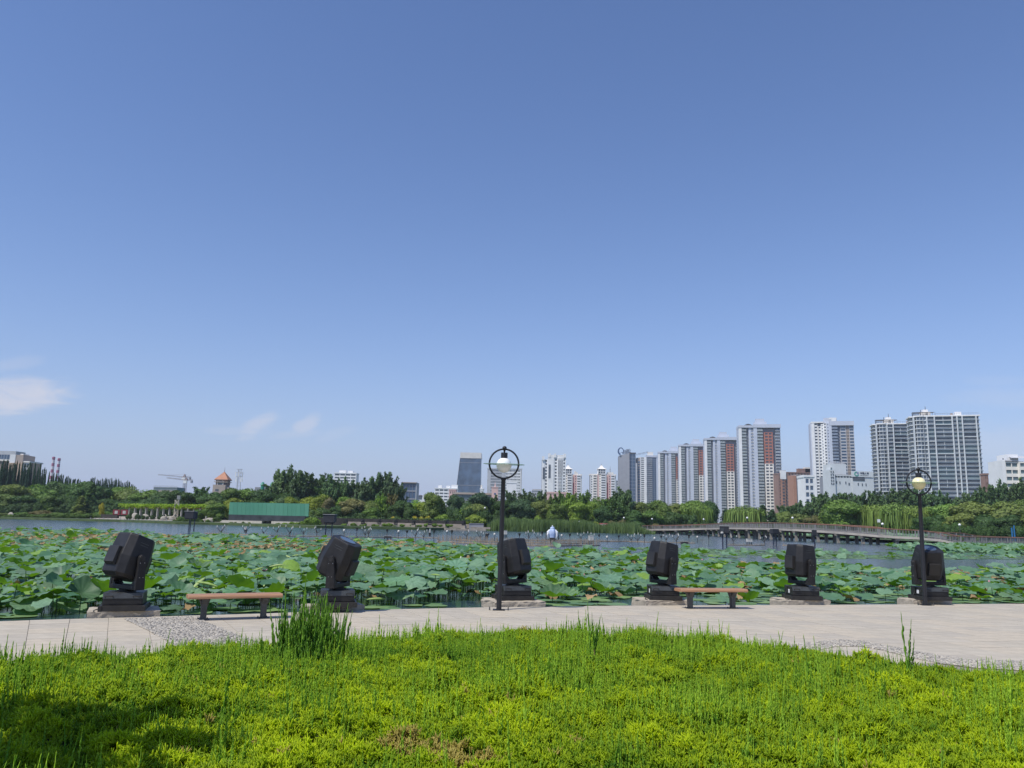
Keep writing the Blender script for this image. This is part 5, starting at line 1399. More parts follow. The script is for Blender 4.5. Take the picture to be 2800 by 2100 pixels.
# ---- centre-right (photo x 1340-1900)
RG = 'trees behind the reeds'
W4 = 'behind the reed bed'
for (x, y, w, k, c, d) in ((1345, 1352, 70, 'ash', 'dark', 262), (1400, 1340, 60, 'ash', 'ash', 276), (1380, 1362, 70, 'round', 'dark', 258), (1432, 1356, 84, 'round', 'blue', 256), (1440, 1336, 70, 'ash', 'ash', 290), (1475, 1342, 60, 'ash', 'ash', 290), (1500, 1352, 50, 'ash', 'olive', 272), (1480, 1364, 70, 'round', 'olive', 256), (1530, 1340, 60, 'ash', 'mid', 268), (1560, 1346, 70, 'ash', 'bright', 264), (1595, 1340, 66, 'ash', 'mid', 266),
                          (1520, 1372, 80, 'round', 'mid', 254), (1580, 1368, 70, 'round', 'bright', 254), (1633, 1350, 70, 'round', 'mid', 264), (1620, 1366, 60, 'round', 'bright', 256), (1660, 1352, 60, 'ash', 'mid', 262), (1705, 1330, 90, 'ash', 'ash', 258), (1690, 1358, 70, 'ash', 'dark', 252), (1650, 1376, 60, 'round', 'dark', 250), (1750, 1366, 90, 'round', 'olive', 262), (1800, 1364, 90, 'round', 'mid', 266), (1845, 1370, 80, 'round', 'olive', 268), (1890, 1362, 110, 'round', 'mid', 272), (1780, 1390, 80, 'round', 'mid', 254), (1840, 1394, 80, 'round', 'dark', 256), (1730, 1392, 70, 'round', 'dark', 250)):
    tree(x, y, w, k, c, d, W4, RG)
for (x, y, w, c) in ((1470, 1408, 26, 'bright'), (1500, 1418, 30, 'yellow'), (1440, 1414, 40, 'mid'), (1540, 1422, 22, 'gold'), (1565, 1423, 18, 'gold'), (1600, 1420, 40, 'mid'), (1630, 1425, 20, 'yellow'), (1655, 1422, 24, 'dark'), (1675, 1422, 30, 'brown'), (1700, 1420, 30, 'brown'), (1795, 1430, 30, 'brown'), (1400, 1412, 50, 'mid'), (1740, 1424, 50, 'dark')):
    tree(x, y, w, 'bush', c, 244, 'just behind the reed bed', 'shrubs just behind the reeds')
# ---- right (photo x 1900-2800)
SG = 'willows and round trees behind the bridge'
W5 = 'on the bank behind the bridge'
for (x, y, w, k, c, d) in ((1905, 1372, 90, 'willow', 'willow', 262), (1935, 1366, 80, 'round', 'dark', 268), (1985, 1388, 60, 'cedar', 'blue', 252), (2035, 1380, 112, 'willow', 'willow', 240), (2085, 1376, 60, 'cedar', 'blue', 250), (2110, 1390, 60, 'cedar', 'blue', 246), (2140, 1396, 70, 'round', 'olive', 250), (2180, 1400, 80, 'round', 'olive', 248), (2200, 1388, 60, 'cedar', 'dark', 256), (2230, 1404, 70, 'round', 'brown', 242),
                          (2295, 1357, 150, 'round', 'mid', 228), (2262, 1392, 70, 'round', 'olive', 236), (2335, 1385, 70, 'round', 'mid', 234), (2395, 1376, 104, 'willow', 'willow', 224), (2450, 1372, 116, 'willow', 'willow', 220), (2500, 1382, 100, 'willow', 'willow', 216), (2540, 1382, 80, 'round', 'willow', 222), (2595, 1370, 130, 'round', 'willow', 210), (2655, 1364, 140, 'round', 'olive', 205), (2700, 1372, 90, 'round', 'mid', 210), (2750, 1362, 140, 'round', 'olive', 200), (2810, 1362, 110, 'round', 'mid', 206),
                          (2560, 1402, 70, 'round', 'dark', 204), (2620, 1400, 80, 'round', 'olive', 200), (2690, 1398, 90, 'round', 'dark', 198), (2760, 1402, 90, 'round', 'dark', 194), (2820, 1400, 80, 'round', 'olive', 192), (2515, 1408, 60, 'round', 'dark', 210)):
    tree(x, y, w, k, c, d, W5, SG)
DG = 'dark trees before the round-nosed towers'
for (x, y, w) in ((2150, 1372, 80), (2190, 1366, 80), (2230, 1350, 80), (2265, 1344, 80), (2305, 1334, 80), (2345, 1338, 80), (2385, 1340, 80), (2420, 1344, 80), (2455, 1322, 90), (2495, 1326, 90), (2530, 1342, 80), (2570, 1342, 80), (2610, 1346, 80), (2650, 1338, 80), (2685, 1330, 80), (2720, 1312, 90), (2760, 1304, 90), (2800, 1304, 90), (2150, 1392, 80), (2350, 1362, 90), (2460, 1360, 90), (2600, 1366, 90), (2740, 1345, 100)):
    tree(x, y, w, 'ash', 'ash', 292 + rnd.uniform(-8, 8), 'standing before the round-nosed towers', DG)
for (x, y, w) in ((2596, 1460, 15), (2625, 1462, 18), (2676, 1465, 15), (2697, 1467, 14)):
    tree(x, y, w, 'bush', 'mid', 140 if x < 2650 else 150, 'clipped into a ball by the bridge foot', 'clipped ball shrubs by the bridge foot', base=0.3)

# the tree that shades the near left corner stands beside the viewer's left, outside the picture
ns_ = thing('broadleaf_tree', 'shade tree at the corner of the juniper lawn', 'tree', (-5.65, 3.3, 0.0), 0.0)
for (dx, dy, dz, s, k) in ((0.6, 1.1, 1.5, 2.9, 0), (-0.5, 1.5, 2.1, 2.3, 1)):
    c = obj('crown', CROWN['ash'][k], ns_, (dx, dy, dz)); c.scale = (s * 1.3, s * 1.3, s * 1.5); c.color = (0.06, 0.11, 0.03, 1)
t = obj('trunk', TRUNK['ash'], ns_); t.scale = (5, 5, 5.5)
print('trees', tree_n)
# ================================================================== buildings
GLS = {'dark': mat('glass_dark', (0.10, 0.118, 0.14), 0.12, var=0.5, scale=0.13, spec=0.6, detail=1), 'blue': mat('glass_blue', (0.075, 0.125, 0.20), 0.1, var=0.35, scale=0.1, spec=0.7, detail=1),
       'grey': mat('glass_grey', (0.19, 0.22, 0.25), 0.15, var=0.4, scale=0.15, spec=0.6, detail=1), 'teal': mat('glass_teal', (0.13, 0.19, 0.205), 0.12, var=0.4, scale=0.12, spec=0.6, detail=1)}
WAL = {'white': mat('wall_white', (0.80, 0.80, 0.79), 0.8, var=0.07, scale=0.15), 'cream': mat('wall_cream', (0.80, 0.76, 0.69), 0.8, var=0.07, scale=0.15), 'pale': mat('wall_pale_blue', (0.52, 0.56, 0.64), 0.8, var=0.06, scale=0.15),
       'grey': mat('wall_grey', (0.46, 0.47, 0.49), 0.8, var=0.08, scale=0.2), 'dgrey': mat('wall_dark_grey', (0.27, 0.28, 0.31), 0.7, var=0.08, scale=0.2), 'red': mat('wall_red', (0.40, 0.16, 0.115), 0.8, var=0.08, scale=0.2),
       'brick': mat('wall_brick', (0.27, 0.17, 0.14), 0.85, var=0.12, scale=0.3), 'orange': mat('wall_orange', (0.40, 0.21, 0.14), 0.8, var=0.08, scale=0.3), 'pink': mat('wall_pink', (0.68, 0.46, 0.42), 0.8, var=0.06, scale=0.2),
       'beige': mat('wall_beige_brick', (0.48, 0.36, 0.26), 0.85, var=0.1, scale=0.3), 'maroon': mat('wall_maroon', (0.30, 0.08, 0.09), 0.7, var=0.1, scale=0.3), 'roof': mat('roof_tile_orange', (0.46, 0.22, 0.13), 0.8, var=0.12, scale=0.5), 'teal': mat('mesh_teal', (0.10, 0.20, 0.22), 0.85, var=0.2, scale=0.1),
       'steel': mat('roof_steel', (0.10, 0.10, 0.11), 0.6, var=0.2, scale=0.3), 'green': mat('cap_green', (0.03, 0.23, 0.15), 0.5, var=0.1, scale=0.3), 'tan': mat('wall_tan', (0.40, 0.33, 0.28), 0.8, var=0.1, scale=0.3)}
WAL['offw'] = mat('wall_off_white', (0.60, 0.63, 0.64), 0.8, var=0.07, scale=0.15)
class Bld:
    """building in its own frame: front face along +x at y = 0, body towards +y"""
    def __init__(s, name, label, px, depth, yaw=0.0, group=None, cat='building'):
        p = D(px, 1400, depth); s.r = thing(name, label, cat, (p.x, depth, 0.3), yaw, group); s.mb = {}; s.px, s.d = px, depth; s.panes = {}
    def z(s, y): return D(s.px, y, s.d).z - 0.3
    def m(s, npx): return npx / ppm(s.d)
    def get(s, role, wall):
        return s.mb.setdefault((role, wall), MB())
    def box(s, role, wall, *a): s.get(role, wall).box(*a); return s
    def pane(s, w, h, x, y, z, glass='dark', t=0.12, face='f', name='window'):
        k = (round(w, 2), round(h, 2), glass, face)
        if k not in s.panes:
            if face == 'f': me = MB().box(-w / 2, w / 2, 0, t, 0, h).mesh('window')
            else: me = MB().box(0, t, -w / 2, w / 2, 0, h).mesh('window')
            me.materials.append(GLS[glass]); s.panes[k] = me
        return obj(name, s.panes[k], s.r, (x, y, z))
    def bay(s, x0, x1, z0, z1, kind, wall='white', yo=0.0, fh=3.0, glass='dark', n=1, ww=0.6, wh=1.6, sill=0.85, depth=1.2, joined=False, wall2=None, split=None, name='window'):
        """one vertical strip of the front; yo < 0 stands proud"""
        nf = max(1, int(round((z1 - z0) / fh))); fh = (z1 - z0) / nf; w = x1 - x0
        g = s.get('wall', wall)
        def wallz(zz): return wall2 if (wall2 and zz >= split) else wall
        if kind == 'blank': g.box(x0, x1, yo, depth, z0, z1)
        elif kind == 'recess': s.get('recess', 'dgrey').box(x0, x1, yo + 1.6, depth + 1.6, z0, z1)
        elif kind == 'win':
            pw = w * ww / n; gap = (w - pw * n) / (n + 1)
            zs = z0 if not split else split
            for (a, b, wl_) in ((z0, zs, wall), (zs, z1, wall2 or wall)):
                if b - a < 0.1: continue
                gg = s.get('wall', wl_)
                for k in range(n + 1): gg.box(x0 + k * (pw + gap), x0 + k * (pw + gap) + gap, yo, depth, a, b)
            for i in range(nf):
                a = z0 + i * fh; gg = s.get('wall', wallz(a + 0.01))
                for k in range(n):
                    xa = x0 + gap + k * (pw + gap)
                    gg.box(xa, xa + pw, yo + 0.03, depth - 0.03, a, a + sill)
                    if fh - sill - wh > 0.05: gg.box(xa, xa + pw, yo + 0.03, depth - 0.03, a + sill + wh, a + fh)
                    if joined: s.get('windows', glass).box(xa, xa + pw, yo + 0.35, yo + 0.45, a + sill - 0.02, a + sill + wh + 0.02)
                    else: s.pane(pw, wh + 0.04, xa + pw / 2, yo + 0.35, a + sill - 0.02, glass)
        elif kind == 'balc':
            for i in range(nf):
                a = z0 + i * fh
                if joined: s.get('windows', glass).box(x0, x1, yo + 1.0, yo + 1.1, a + 0.12, a + fh - 0.1)
                else: s.pane(w - 0.04, fh - 0.24, (x0 + x1) / 2, yo + 1.0, a + 0.14, glass)
                b = s.get('balconies', wall)
                b.box(x0 - 0.1, x1 + 0.1, yo - 0.5, depth, a - 0.14, a + 0.14)          # slab
                b.box(x0, x1, yo - 0.48, yo - 0.38, a + 0.86, a + 1.14)                # hand rail
                b.box(x0, x0 + 0.12, yo - 0.49, yo - 0.40, a + 0.14, a + 1.11)
                s.get('balcony_glass', 'g:' + glass).box(x0 + 0.12, x1, yo - 0.46, yo - 0.42, a + 0.14, a + 0.95)
        elif kind == 'glass':
            for i in range(nf):
                a = z0 + i * fh
                if joined: s.get('windows', glass).box(x0, x1, yo, yo + 0.1, a + 0.05, a + fh - 0.05)
                else: s.pane(w - 0.05, fh - 0.3, (x0 + x1) / 2, yo, a + 0.2, glass)
                g.box(x0, x1, yo + 0.02, depth, a - 0.1, a + 0.22)
            for k in range(n + 1): g.box(x0 + w * k / n - 0.12, x0 + w * k / n + 0.12, yo - 0.06, depth, z0, z1)
        elif kind == 'acbox':
            g.box(x0, x1, yo + 0.6, depth, z0, z1)
            for i in range(nf):
                a = z0 + i * fh; s.get('ac_shelf', 'white').box(x0 + w * 0.1, x1 - w * 0.1, yo - 0.25, yo + 0.62, a + 0.5, a + 1.6)
                s.get('vents', 'steel').box(x0 + w * 0.25, x1 - w * 0.3, yo - 0.28, yo - 0.2, a + 0.75, a + 1.4)
        return s
    def done(s):
        for (role, wl_), b in s.mb.items():
            if not b.v: continue
            if role == 'windows': o = b.build('windows', GLS[wl_], s.r); tag(o, kind='stuff')
            elif wl_.startswith('g:'): b.build(role, GLS[wl_[2:]], s.r)
            else:
                o = b.build({'wall': 'wall'}.get(role, role), WAL[wl_], s.r)
                if role in ('balconies', 'vents', 'ac_shelf'): tag(o, kind='stuff')
        return s.r

# ---- the row of twin-bay apartment towers (photo x 1795-2135): one design, four towers receding
def row_tower(px, depth, label, group):
    b = Bld('apartment_tower', label, px, depth, math.radians(-9), group)
    W_, H_, fh = 39.5, 99.0, 3.0
    X = [0, 2.6, 9.2, 11.4, 13.8, 17.2, 22.6, 23.6, 31.8, 34.4, 39.2]
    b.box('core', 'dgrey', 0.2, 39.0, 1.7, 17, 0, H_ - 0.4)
    b.bay(X[0], X[1], 0, H_, 'blank', 'white', -1.2, fh)
    b.bay(X[1], X[2] - 2.2, 0, H_, 'balc', 'white', -0.4, fh, glass='teal')
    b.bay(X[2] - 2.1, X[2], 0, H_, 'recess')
    b.bay(X[2], X[3], 0, H_, 'blank', 'pale', -0.6, fh)
    b.bay(X[3], X[4], 0, H_, 'acbox', 'pale', -0.2, fh)
    b.bay(X[4], X[5], 0, H_, 'blank', 'pale', -1.5, fh)
    b.bay(X[5], X[6], 0, H_, 'balc', 'white', -0.8, fh, glass='teal')
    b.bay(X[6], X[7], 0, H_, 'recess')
    b.bay(X[7], X[8], 0, H_ - 4.5, 'win', 'cream', -0.9, (H_ - 4.5) / 31, n=2, ww=0.62, wh=1.7, sill=0.75, wall2='red', split=(H_ - 4.5) / 31 * 21)
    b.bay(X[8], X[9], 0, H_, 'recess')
    b.bay(X[9], X[10], 0, H_, 'balc', 'white', -0.2, fh, glass='blue')
    b.box('wall', 'pale', -0.3, 2.5, 1.3, 17.2, 0, H_ + 0.3)                    # left flank, its shaded tone put into the pale blue wall colour
    for k in range(33): b.get('vents', 'steel').box(-0.38, -0.28, 6, 7.2, k * 3 + 0.9, k * 3 + 2.2)
    b.box('parapet', 'pale', -0.4, X[4] - 0.2, -1.6, 17.3, H_, H_ + 2.2).box('parapet', 'pale', X[4] - 0.1, 39.6, -1.9, 17.4, H_ + 0.02, H_ + 3.4)
    b.box('penthouse', 'pale', 15.5, 27, 3, 12, H_ + 3.4, H_ + 6.5).box('penthouse', 'pale', 17, 25, 4, 10, H_ + 6.5, H_ + 9.5)
    ln = MB()                                                                    # lens-shaped roof canopy
    for k in range(12):
        t0, t1 = k / 12, (k + 1) / 12; z0_, z1_ = 1.6 * math.sin(math.pi * t0), 1.6 * math.sin(math.pi * t1)
        ln.add([(5 + 8 * t0, -1, H_ + 2.21), (5 + 8 * t1, -1, H_ + 2.21), (5 + 8 * t1, -1, H_ + 2.25 + z1_), (5 + 8 * t0, -1, H_ + 2.25 + z0_), (5 + 8 * t0, 6, H_ + 2.21), (5 + 8 * t1, 6, H_ + 2.21), (5 + 8 * t1, 6, H_ + 2.25 + z1_), (5 + 8 * t0, 6, H_ + 2.25 + z0_)], [(0, 1, 2, 3), (7, 6, 5, 4), (3, 2, 6, 7)])
    ln.build('roof_canopy', WAL['steel'], b.r)
    return b.done()
T5 = row_tower(2026, 786, 'tall apartment tower with red upper panel, tallest of the receding row', 'apartment towers in the receding row')
def row_copy(px, depth, label):
    c = copy_tree(T5); p = D(px, 1400, depth); c.location = (p.x, depth, 0.3); c['label'] = label; return c
row_copy(1930, 905, 'apartment tower with red upper panel, second tallest of the receding row')
row_copy(1858.5, 985, 'apartment tower with red upper panel, third of the receding row')
row_copy(1801, 1085, 'apartment tower with red upper panel, shortest of the receding row')

# ---- white tower with black windows, end of the row (x 1737-1797)
b = Bld('apartment_tower', 'white apartment tower with a column of black windows beside the grey office', 1747, 1190, math.radians(-4))
H_ = b.z(1250); W_ = b.m(51)
b.box('core', 'dgrey', 0.2, W_ - 0.2, 1.3, 14, 0, H_ - 0.3)
b.bay(0, W_ * 0.12, 0, H_, 'blank', 'white', -0.4); b.bay(W_ * 0.12, W_ * 0.30, 0, H_, 'win', 'white', -0.1, 3.0, n=1, ww=0.86, wh=1.6)
b.bay(W_ * 0.30, W_ * 0.42, 0, H_, 'blank', 'white', -0.5); b.bay(W_ * 0.42, W_ * 0.55, 0, H_, 'balc', 'pale', 0.2, 3.0, glass='grey'); b.bay(W_ * 0.57, W_ * 0.71, 0, H_, 'balc', 'white', -0.5, 3.0, glass='blue')
b.bay(W_ * 0.72, W_ * 0.93, 0, H_, 'glass', 'dgrey', 0.1, 3.0, glass='blue', n=2); b.bay(W_ * 0.93, W_, 0, H_, 'blank', 'pale', -0.2)
b.box('parapet', 'pale', W_ * 0.4, W_ + 0.2, -0.8, 14.2, H_, H_ + 3).box('penthouse', 'cream', W_ * 0.5, W_ * 0.78, 2, 10, H_ + 3, H_ + 8)
lt = MB()
for k in range(9):
    x = -3 + k * 1.9 * W_ / 27; z = H_ + 2 + k * 0.45; lt.box(x, x + 0.35, -0.6, -0.4, z, z + 2.8); lt.box(x, x + 1.2, -0.62, -0.42, z + 2.4, z + 2.8); lt.box(x + 0.1, x + 1.1, -0.63, -0.43, z + 1.0 + (k % 2), z + 1.4 + (k % 2))
lt.build('roof_letters', WAL['steel'], b.r); b.done()
# ---- grey office with rooftop sign (x 1693-1742)
b = Bld('office_building', 'grey slab office with blue glass corner and a rooftop sign', 1693, 1010, math.radians(-3))
H0, H1 = b.z(1246), b.z(1239.5); W_ = b.m(27); W2_ = b.m(48)
b.get('wall', 'dgrey').add([(0, 0, 0), (W_, -6, 0), (W_, 18, 0), (0, 18, 0), (0, 0, H0), (W_, -6, H1), (W_, 18, H1), (0, 18, H0)], [(0, 1, 5, 4), (4, 5, 6, 7), (3, 0, 4, 7), (1, 2, 6, 5)])
b.bay(W_ + 0.05, W2_ - b.m(4), 0, H1 - 0.5, 'glass', 'dgrey', -4.0, 4.4, glass='blue', n=2, depth=-2); b.box('wall', 'grey', W2_ - b.m(4), W2_, -4.2, 14, 0, H1 - 12)
b.box('core', 'dgrey', W_ + 0.1, W2_ - b.m(4), -1.9, 14, 0, H1 - 0.6); b.box('cornice', 'steel', W_ - 0.1, W2_ - b.m(3), -4.5, 14.2, H1 - 0.5, H1 + 0.9)
b.box('wall', 'tan', W2_, W2_ + b.m(9), -1, 12, 0, b.z(1251))
for i in range(26): b.get('windows', 'blue').box(W2_ + 1.0, W2_ + b.m(8), -1.1, -0.9, 2 + i * 3.1, 4 + i * 3.1)
# sign: round swirl emblem and four characters
sg = MB()
zr = lambda x: H0 + (H1 - H0) * x / W_
cx, cz, rr = W_ * 0.17, zr(0) + 5.6, 4.2
sg.tube([(cx + rr * 0.75 * math.cos(a), -1.6, cz + rr * math.sin(a)) for a in np.linspace(-0.9, 4.6, 18)], [0.35 + 0.05 * k for k in range(18)], 6)
sg.tube([(cx - 0.5, -1.6, cz - 2), (cx + 1.5, -1.6, cz - 1), (cx + 3.2, -1.6, cz - 3.6)], 0.45, 6)
sg.build('sign_emblem', mat('sign_blue', (0.05, 0.10, 0.22), 0.5), b.r)
FONT_OK = True
def text_mesh(body, size, m, parent, loc, rot=(math.pi / 2, 0, 0), name='sign_letters', ex=0.12, align='LEFT', sx=1.0):
    cu = bpy.data.curves.new(name, 'FONT'); cu.body = body; cu.size = size; cu.extrude = ex; cu.align_x = align
    o = bpy.data.objects.new(name, cu); COL.objects.link(o)
    dg = bpy.context.evaluated_depsgraph_get(); me = bpy.data.meshes.new_from_object(o.evaluated_get(dg)); bpy.data.objects.remove(o)
    me.materials.clear(); me.materials.append(m)
    t = obj(name, me, parent, loc); t.rotation_euler = rot; t.scale = (sx, 1, 1); return t
m_sign = mat('sign_dark', (0.05, 0.055, 0.10), 0.6, var=0.1)
for k, ch in enumerate('融金置业'):
    x = W_ * (0.40 + 0.16 * k); t = text_mesh(ch, 5.6, m_sign, b.r, (x, -3.2, zr(x) + 1.4), ex=0.35, sx=0.72)
sg2 = MB()
for k in range(8): x = W_ * (0.3 + 0.09 * k); sg2.box(x, x + 0.2, -1.4, -1.2, zr(x) - 0.2, zr(x) + 2.2)
sg2.build('sign_frame', WAL['steel'], b.r); b.done()

# ---- pink and white towers with curved caps (x 1523-1590 and 1614-1692)
def castle(px, w, ytop, depth, label, side, ant):
    b = Bld('apartment_building', label, px, depth, 0.0, 'white and pink flats with curved caps')
    W_ = b.m(w); H_ = b.z(ytop); fh = 2.95; f = W_ / 78.0 * 1.0
    b.box('core', 'dgrey', 0.3, W_ - 0.3, 1.25, 16, 0, H_ - 0.3)
    b.bay(0, 8 * f, 0, H_ - 1, 'win', 'white', 0.4, fh, n=1, ww=0.4, wh=1.4); b.bay(8 * f, 20 * f, 0, H_, 'win', 'cream', -0.2, fh, n=1, ww=0.75, wh=1.4); b.bay(20 * f, 26 * f, 0, H_, 'blank', 'pink', 0.3, fh); b.bay(26 * f, 32 * f, 0, H_, 'win', 'cream', 0, fh, n=1, ww=0.4, wh=1.2)
    b.bay(32 * f, 46 * f, 0, H_ + 0.8, 'win', 'white', -1.0, fh, n=1, ww=0.86, wh=1.5); b.bay(46 * f, 49 * f, 0, H_, 'blank', 'cream', -0.4, fh); b.bay(49 * f, 54 * f, 0, H_ - 9, 'blank', 'maroon', 0.9, fh); b.bay(49 * f, 54 * f, H_ - 9, H_, 'blank', 'pink', 0.9, fh)
    b.bay(54 * f, 62 * f, 0, H_, 'win', 'pink', -0.2, fh, n=1, ww=0.4, wh=1.2); b.bay(62 * f, 74 * f, 0, H_, 'win', 'white', -0.5, fh, n=1, ww=0.78, wh=1.4); b.bay(74 * f, 78 * f, 0, H_ - 4, 'blank', 'white', 0.2, fh)
    b.box('wall', 'cream', -0.2, W_ + 0.2, 1.35, 16.2, H_ - 0.3, H_ + 1.2)
    # lantern storey with its cap curving up to a spike
    x0, x1 = 23 * f, 46 * f; z0_ = H_ + 1.2; zl = b.z(ytop - 16)
    b.bay(x0, x1, z0_, zl, 'win', 'white', -0.4, (zl - z0_) / 2, n=3, ww=0.72, wh=2.4, sill=0.5, depth=9, joined=True)
    b.box('core', 'dgrey', x0 + 0.3, x1 - 0.3, 0.5, 8.6, z0_, zl)
    xc = (x0 + x1) / 2; hw = (x1 - x0) / 2 + 1.0; prof = [(1.0, 0), (0.98, 0.06), (0.62, 0.25), (0.42, 0.45), (0.30, 0.68), (0.20, 0.80), (0.21, 0.9), (0.02, 1.0)]; hz = b.z(ytop - 27.5) - zl
    cp = MB(); V = []
    for (r_, t) in prof: V += [(xc - hw * r_, 4.5 - 5.5 * r_, zl + hz * t), (xc + hw * r_, 4.5 - 5.5 * r_, zl + hz * t), (xc + hw * r_, 4.5 + 5.5 * r_, zl + hz * t), (xc - hw * r_, 4.5 + 5.5 * r_, zl + hz * t)]
    Fc = [(i * 4 + k, i * 4 + (k + 1) % 4, i * 4 + 4 + (k + 1) % 4, i * 4 + 4 + k) for i in range(len(prof) - 1) for k in range(4)] + [(3, 2, 1, 0)]
    cap = cp.add(V, Fc).build('roof_cap', WAL['cream'], b.r); MB().cyl((xc, 4.5, zl + hz), (xc, 4.5, zl + hz + 2.5), 0.25, 0.05, 5).build('spike', WAL['steel'], cap)
    if side: b.box('penthouse', 'cream', 52 * f, 70 * f, 1, 9, H_ + 1.2, b.z(ytop - 8))
    else: b.get('penthouse', 'cream').add([(56 * f, 1, H_), (66 * f, 1, H_), (66 * f, 8, H_), (56 * f, 8, H_), (56 * f, 1, H_ + 5), (66 * f, 1, H_ + 2.5), (66 * f, 8, H_ + 2.5), (56 * f, 8, H_ + 5)], [(0, 1, 5, 4), (4, 5, 6, 7), (1, 2, 6, 5), (3, 0, 4, 7)])
    if ant:
        a = MB().cyl((61 * f, 4, b.z(ytop - 8)), (61 * f, 4, b.z(ytop - 25)), 0.35, 0.1, 5); a.cyl((59.5 * f, 4, b.z(ytop - 16)), (62.5 * f, 4, b.z(ytop - 16)), 0.2, 0.2, 4); a.build('aerial', WAL['steel'], b.r)
    if side: b.bay(78.2 * f, 85 * f, 0, H_ - 6, 'win', 'grey', 1.0, fh, n=1, ww=0.45, wh=1.5)
    return b.done()
castle(1522, 68, 1298, 955, 'white and pink flats with a curved cap, beside the pale grey tower', False, False)
castle(1614, 70, 1298, 955, 'white and pink flats with a curved cap and a roof aerial', True, True)

# ---- pale grey tower with fins (x 1480-1545)
b = Bld('office_tower', 'pale grey tower with fins and arched dark panels under its crown', 1480, 900, 0.0)
W_, Ha, Hb = b.m(65), b.z(1251), b.z(1243)
x1 = W_ * 0.25
b.box('core', 'dgrey', 0.3, W_ - 0.3, 1.25, 18, 0, Ha - 2)
b.bay(0, x1 * 0.42, 0, Ha, 'blank', 'white', 0); b.bay(x1 * 0.42, x1, 0, Ha - 2, 'win', 'white', 0.3, 3.6, n=1, ww=0.5, wh=2.2, joined=True); b.bay(x1, W_ * 0.50, 0, Hb, 'blank', 'white', -1.0)
b.bay(W_ * 0.34, W_ * 0.44, 0, 1, 'blank', 'white', -1.1)
b.bay(W_ * 0.50, W_ * 0.66, 0, Hb - 4, 'win', 'white', -0.5, 3.6, n=1, ww=0.5, wh=2.0); b.bay(W_ * 0.66, W_ * 0.86, 0, Hb - 22, 'win', 'white', -0.6, 3.6, n=4, ww=0.6, wh=2.2, glass='grey', joined=True)
b.bay(W_ * 0.86, W_, 0, Hb - 4, 'win', 'white', -0.5, 3.6, n=1, ww=0.45, wh=2.0)
for k in range(4):
    xa = W_ * (0.665 + 0.049 * k); b.get('wall', 'white').box(xa - 0.35, xa + 0.25, -1.3, 1, 0, Hb - 3); b.pane(W_ * 0.033, 15, xa + W_ * 0.025, -0.5, Hb - 21, 'dark', name='arched_panel')
b.box('wall', 'white', W_ * 0.66, W_ * 0.86, -0.6, 1, Hb - 6, Hb).box('wall', 'white', W_ * 0.50, W_, -0.55, 1.1, Hb - 4, Hb - 0.02)
for (xa, xb, zt) in ((0, 0.10, Ha), (0.26, 0.36, Hb), (0.5, 0.6, Hb), (0.9, 1.0, Hb)): b.box('crown', 'white', W_ * xa, W_ * xb, -1.4, 3, zt - 3, zt + 1.4)
b.pane(W_ * 0.09, 13, W_ * 0.08, -0.2, Ha - 24, 'dark', name='dark_panel'); b.pane(W_ * 0.09, 15, W_ * 0.32, -1.2, Hb - 26, 'dark', name='dark_panel')
b.done()

# ---- blue glass tower that narrows upward (x 1243-1312)
b = Bld('office_tower', 'blue glass tower narrowing upward under a pale mesh crown', 1243, 900, 0.0)
z1, z2 = b.z(1252), b.z(1236); wb, s = b.m(69), b.m(1)
tb = MB().frustum((-6 * s, 69 * s, 0, 26), (10 * s, 68 * s, 2, 24), 0, z1); tb.build('glass_body', GLS['blue'], b.r)
mu = MB()
for k in range(21):
    t = k / 20; xa = -6 * s + 75 * s * t; xb = 10 * s + 58 * s * t; mu.add([(xa - 0.07, -0.2, 0), (xa + 0.07, -0.2, 0), (xb + 0.07, 1.8, z1), (xb - 0.07, 1.8, z1)], [(0, 1, 2, 3)])
for zz in (z1 * 0.58, z1 * 0.93):
    t = zz / z1; xa = -6 * s + 16 * s * t; xb = 69 * s - 1 * s * t; mu.box(xa + 0.5, xb - 0.5, 2 * t - 0.25, 2 * t + 0.3, zz, zz + 0.5)
mu.build('mullions', WAL['dgrey'], b.r); tag(b.r.children[-1], kind='stuff')
MB().frustum((9.5 * s, 68.2 * s, 1.6, 24), (10.5 * s, 67.5 * s, 2, 24), z1 + 0.1, z2).build('crown', mat('crown_mesh', (0.62, 0.60, 0.56), 0.8, var=0.08, scale=0.3), b.r)
MB().frustum((-6.6 * s, -5.8 * s, -0.4, 20), (9.4 * s, 10.0 * s, 1.5, 20), 0, z1 + 0.2).build('edge_fin', WAL['grey'], b.r); b.done()
# ---- grey slab with punched windows behind the lamp (x 1330-1424)
b = Bld('office_slab', 'broad grey slab block with a grid of small windows behind the white globed lamp', 1330, 880, 0.0)
W_, H_ = b.m(94), b.z(1283)
b.box('core', 'dgrey', 0.3, W_ - 0.3, 0.95, 15, 0, H_ - 1)
b.bay(0, W_ * 0.09, 0, H_, 'blank', 'grey', 0, depth=1); b.bay(W_ * 0.09, W_ * 0.42, 0, H_, 'win', 'grey', 0, 3.1, n=9, ww=0.58, wh=1.9, depth=1, joined=True); b.bay(W_ * 0.42, W_ * 0.52, 0, H_, 'blank', 'grey', -0.4, depth=1); b.bay(W_ * 0.52, W_ * 0.96, 0, H_, 'win', 'white', 0, 3.1, n=11, ww=0.58, wh=1.9, depth=1, joined=True); b.bay(W_ * 0.96, W_, 0, H_, 'blank', 'grey', -0.2, depth=1)
b.box('parapet', 'grey', -0.2, W_ + 0.2, -0.3, 15.2, H_, H_ + 1.5); b.done()
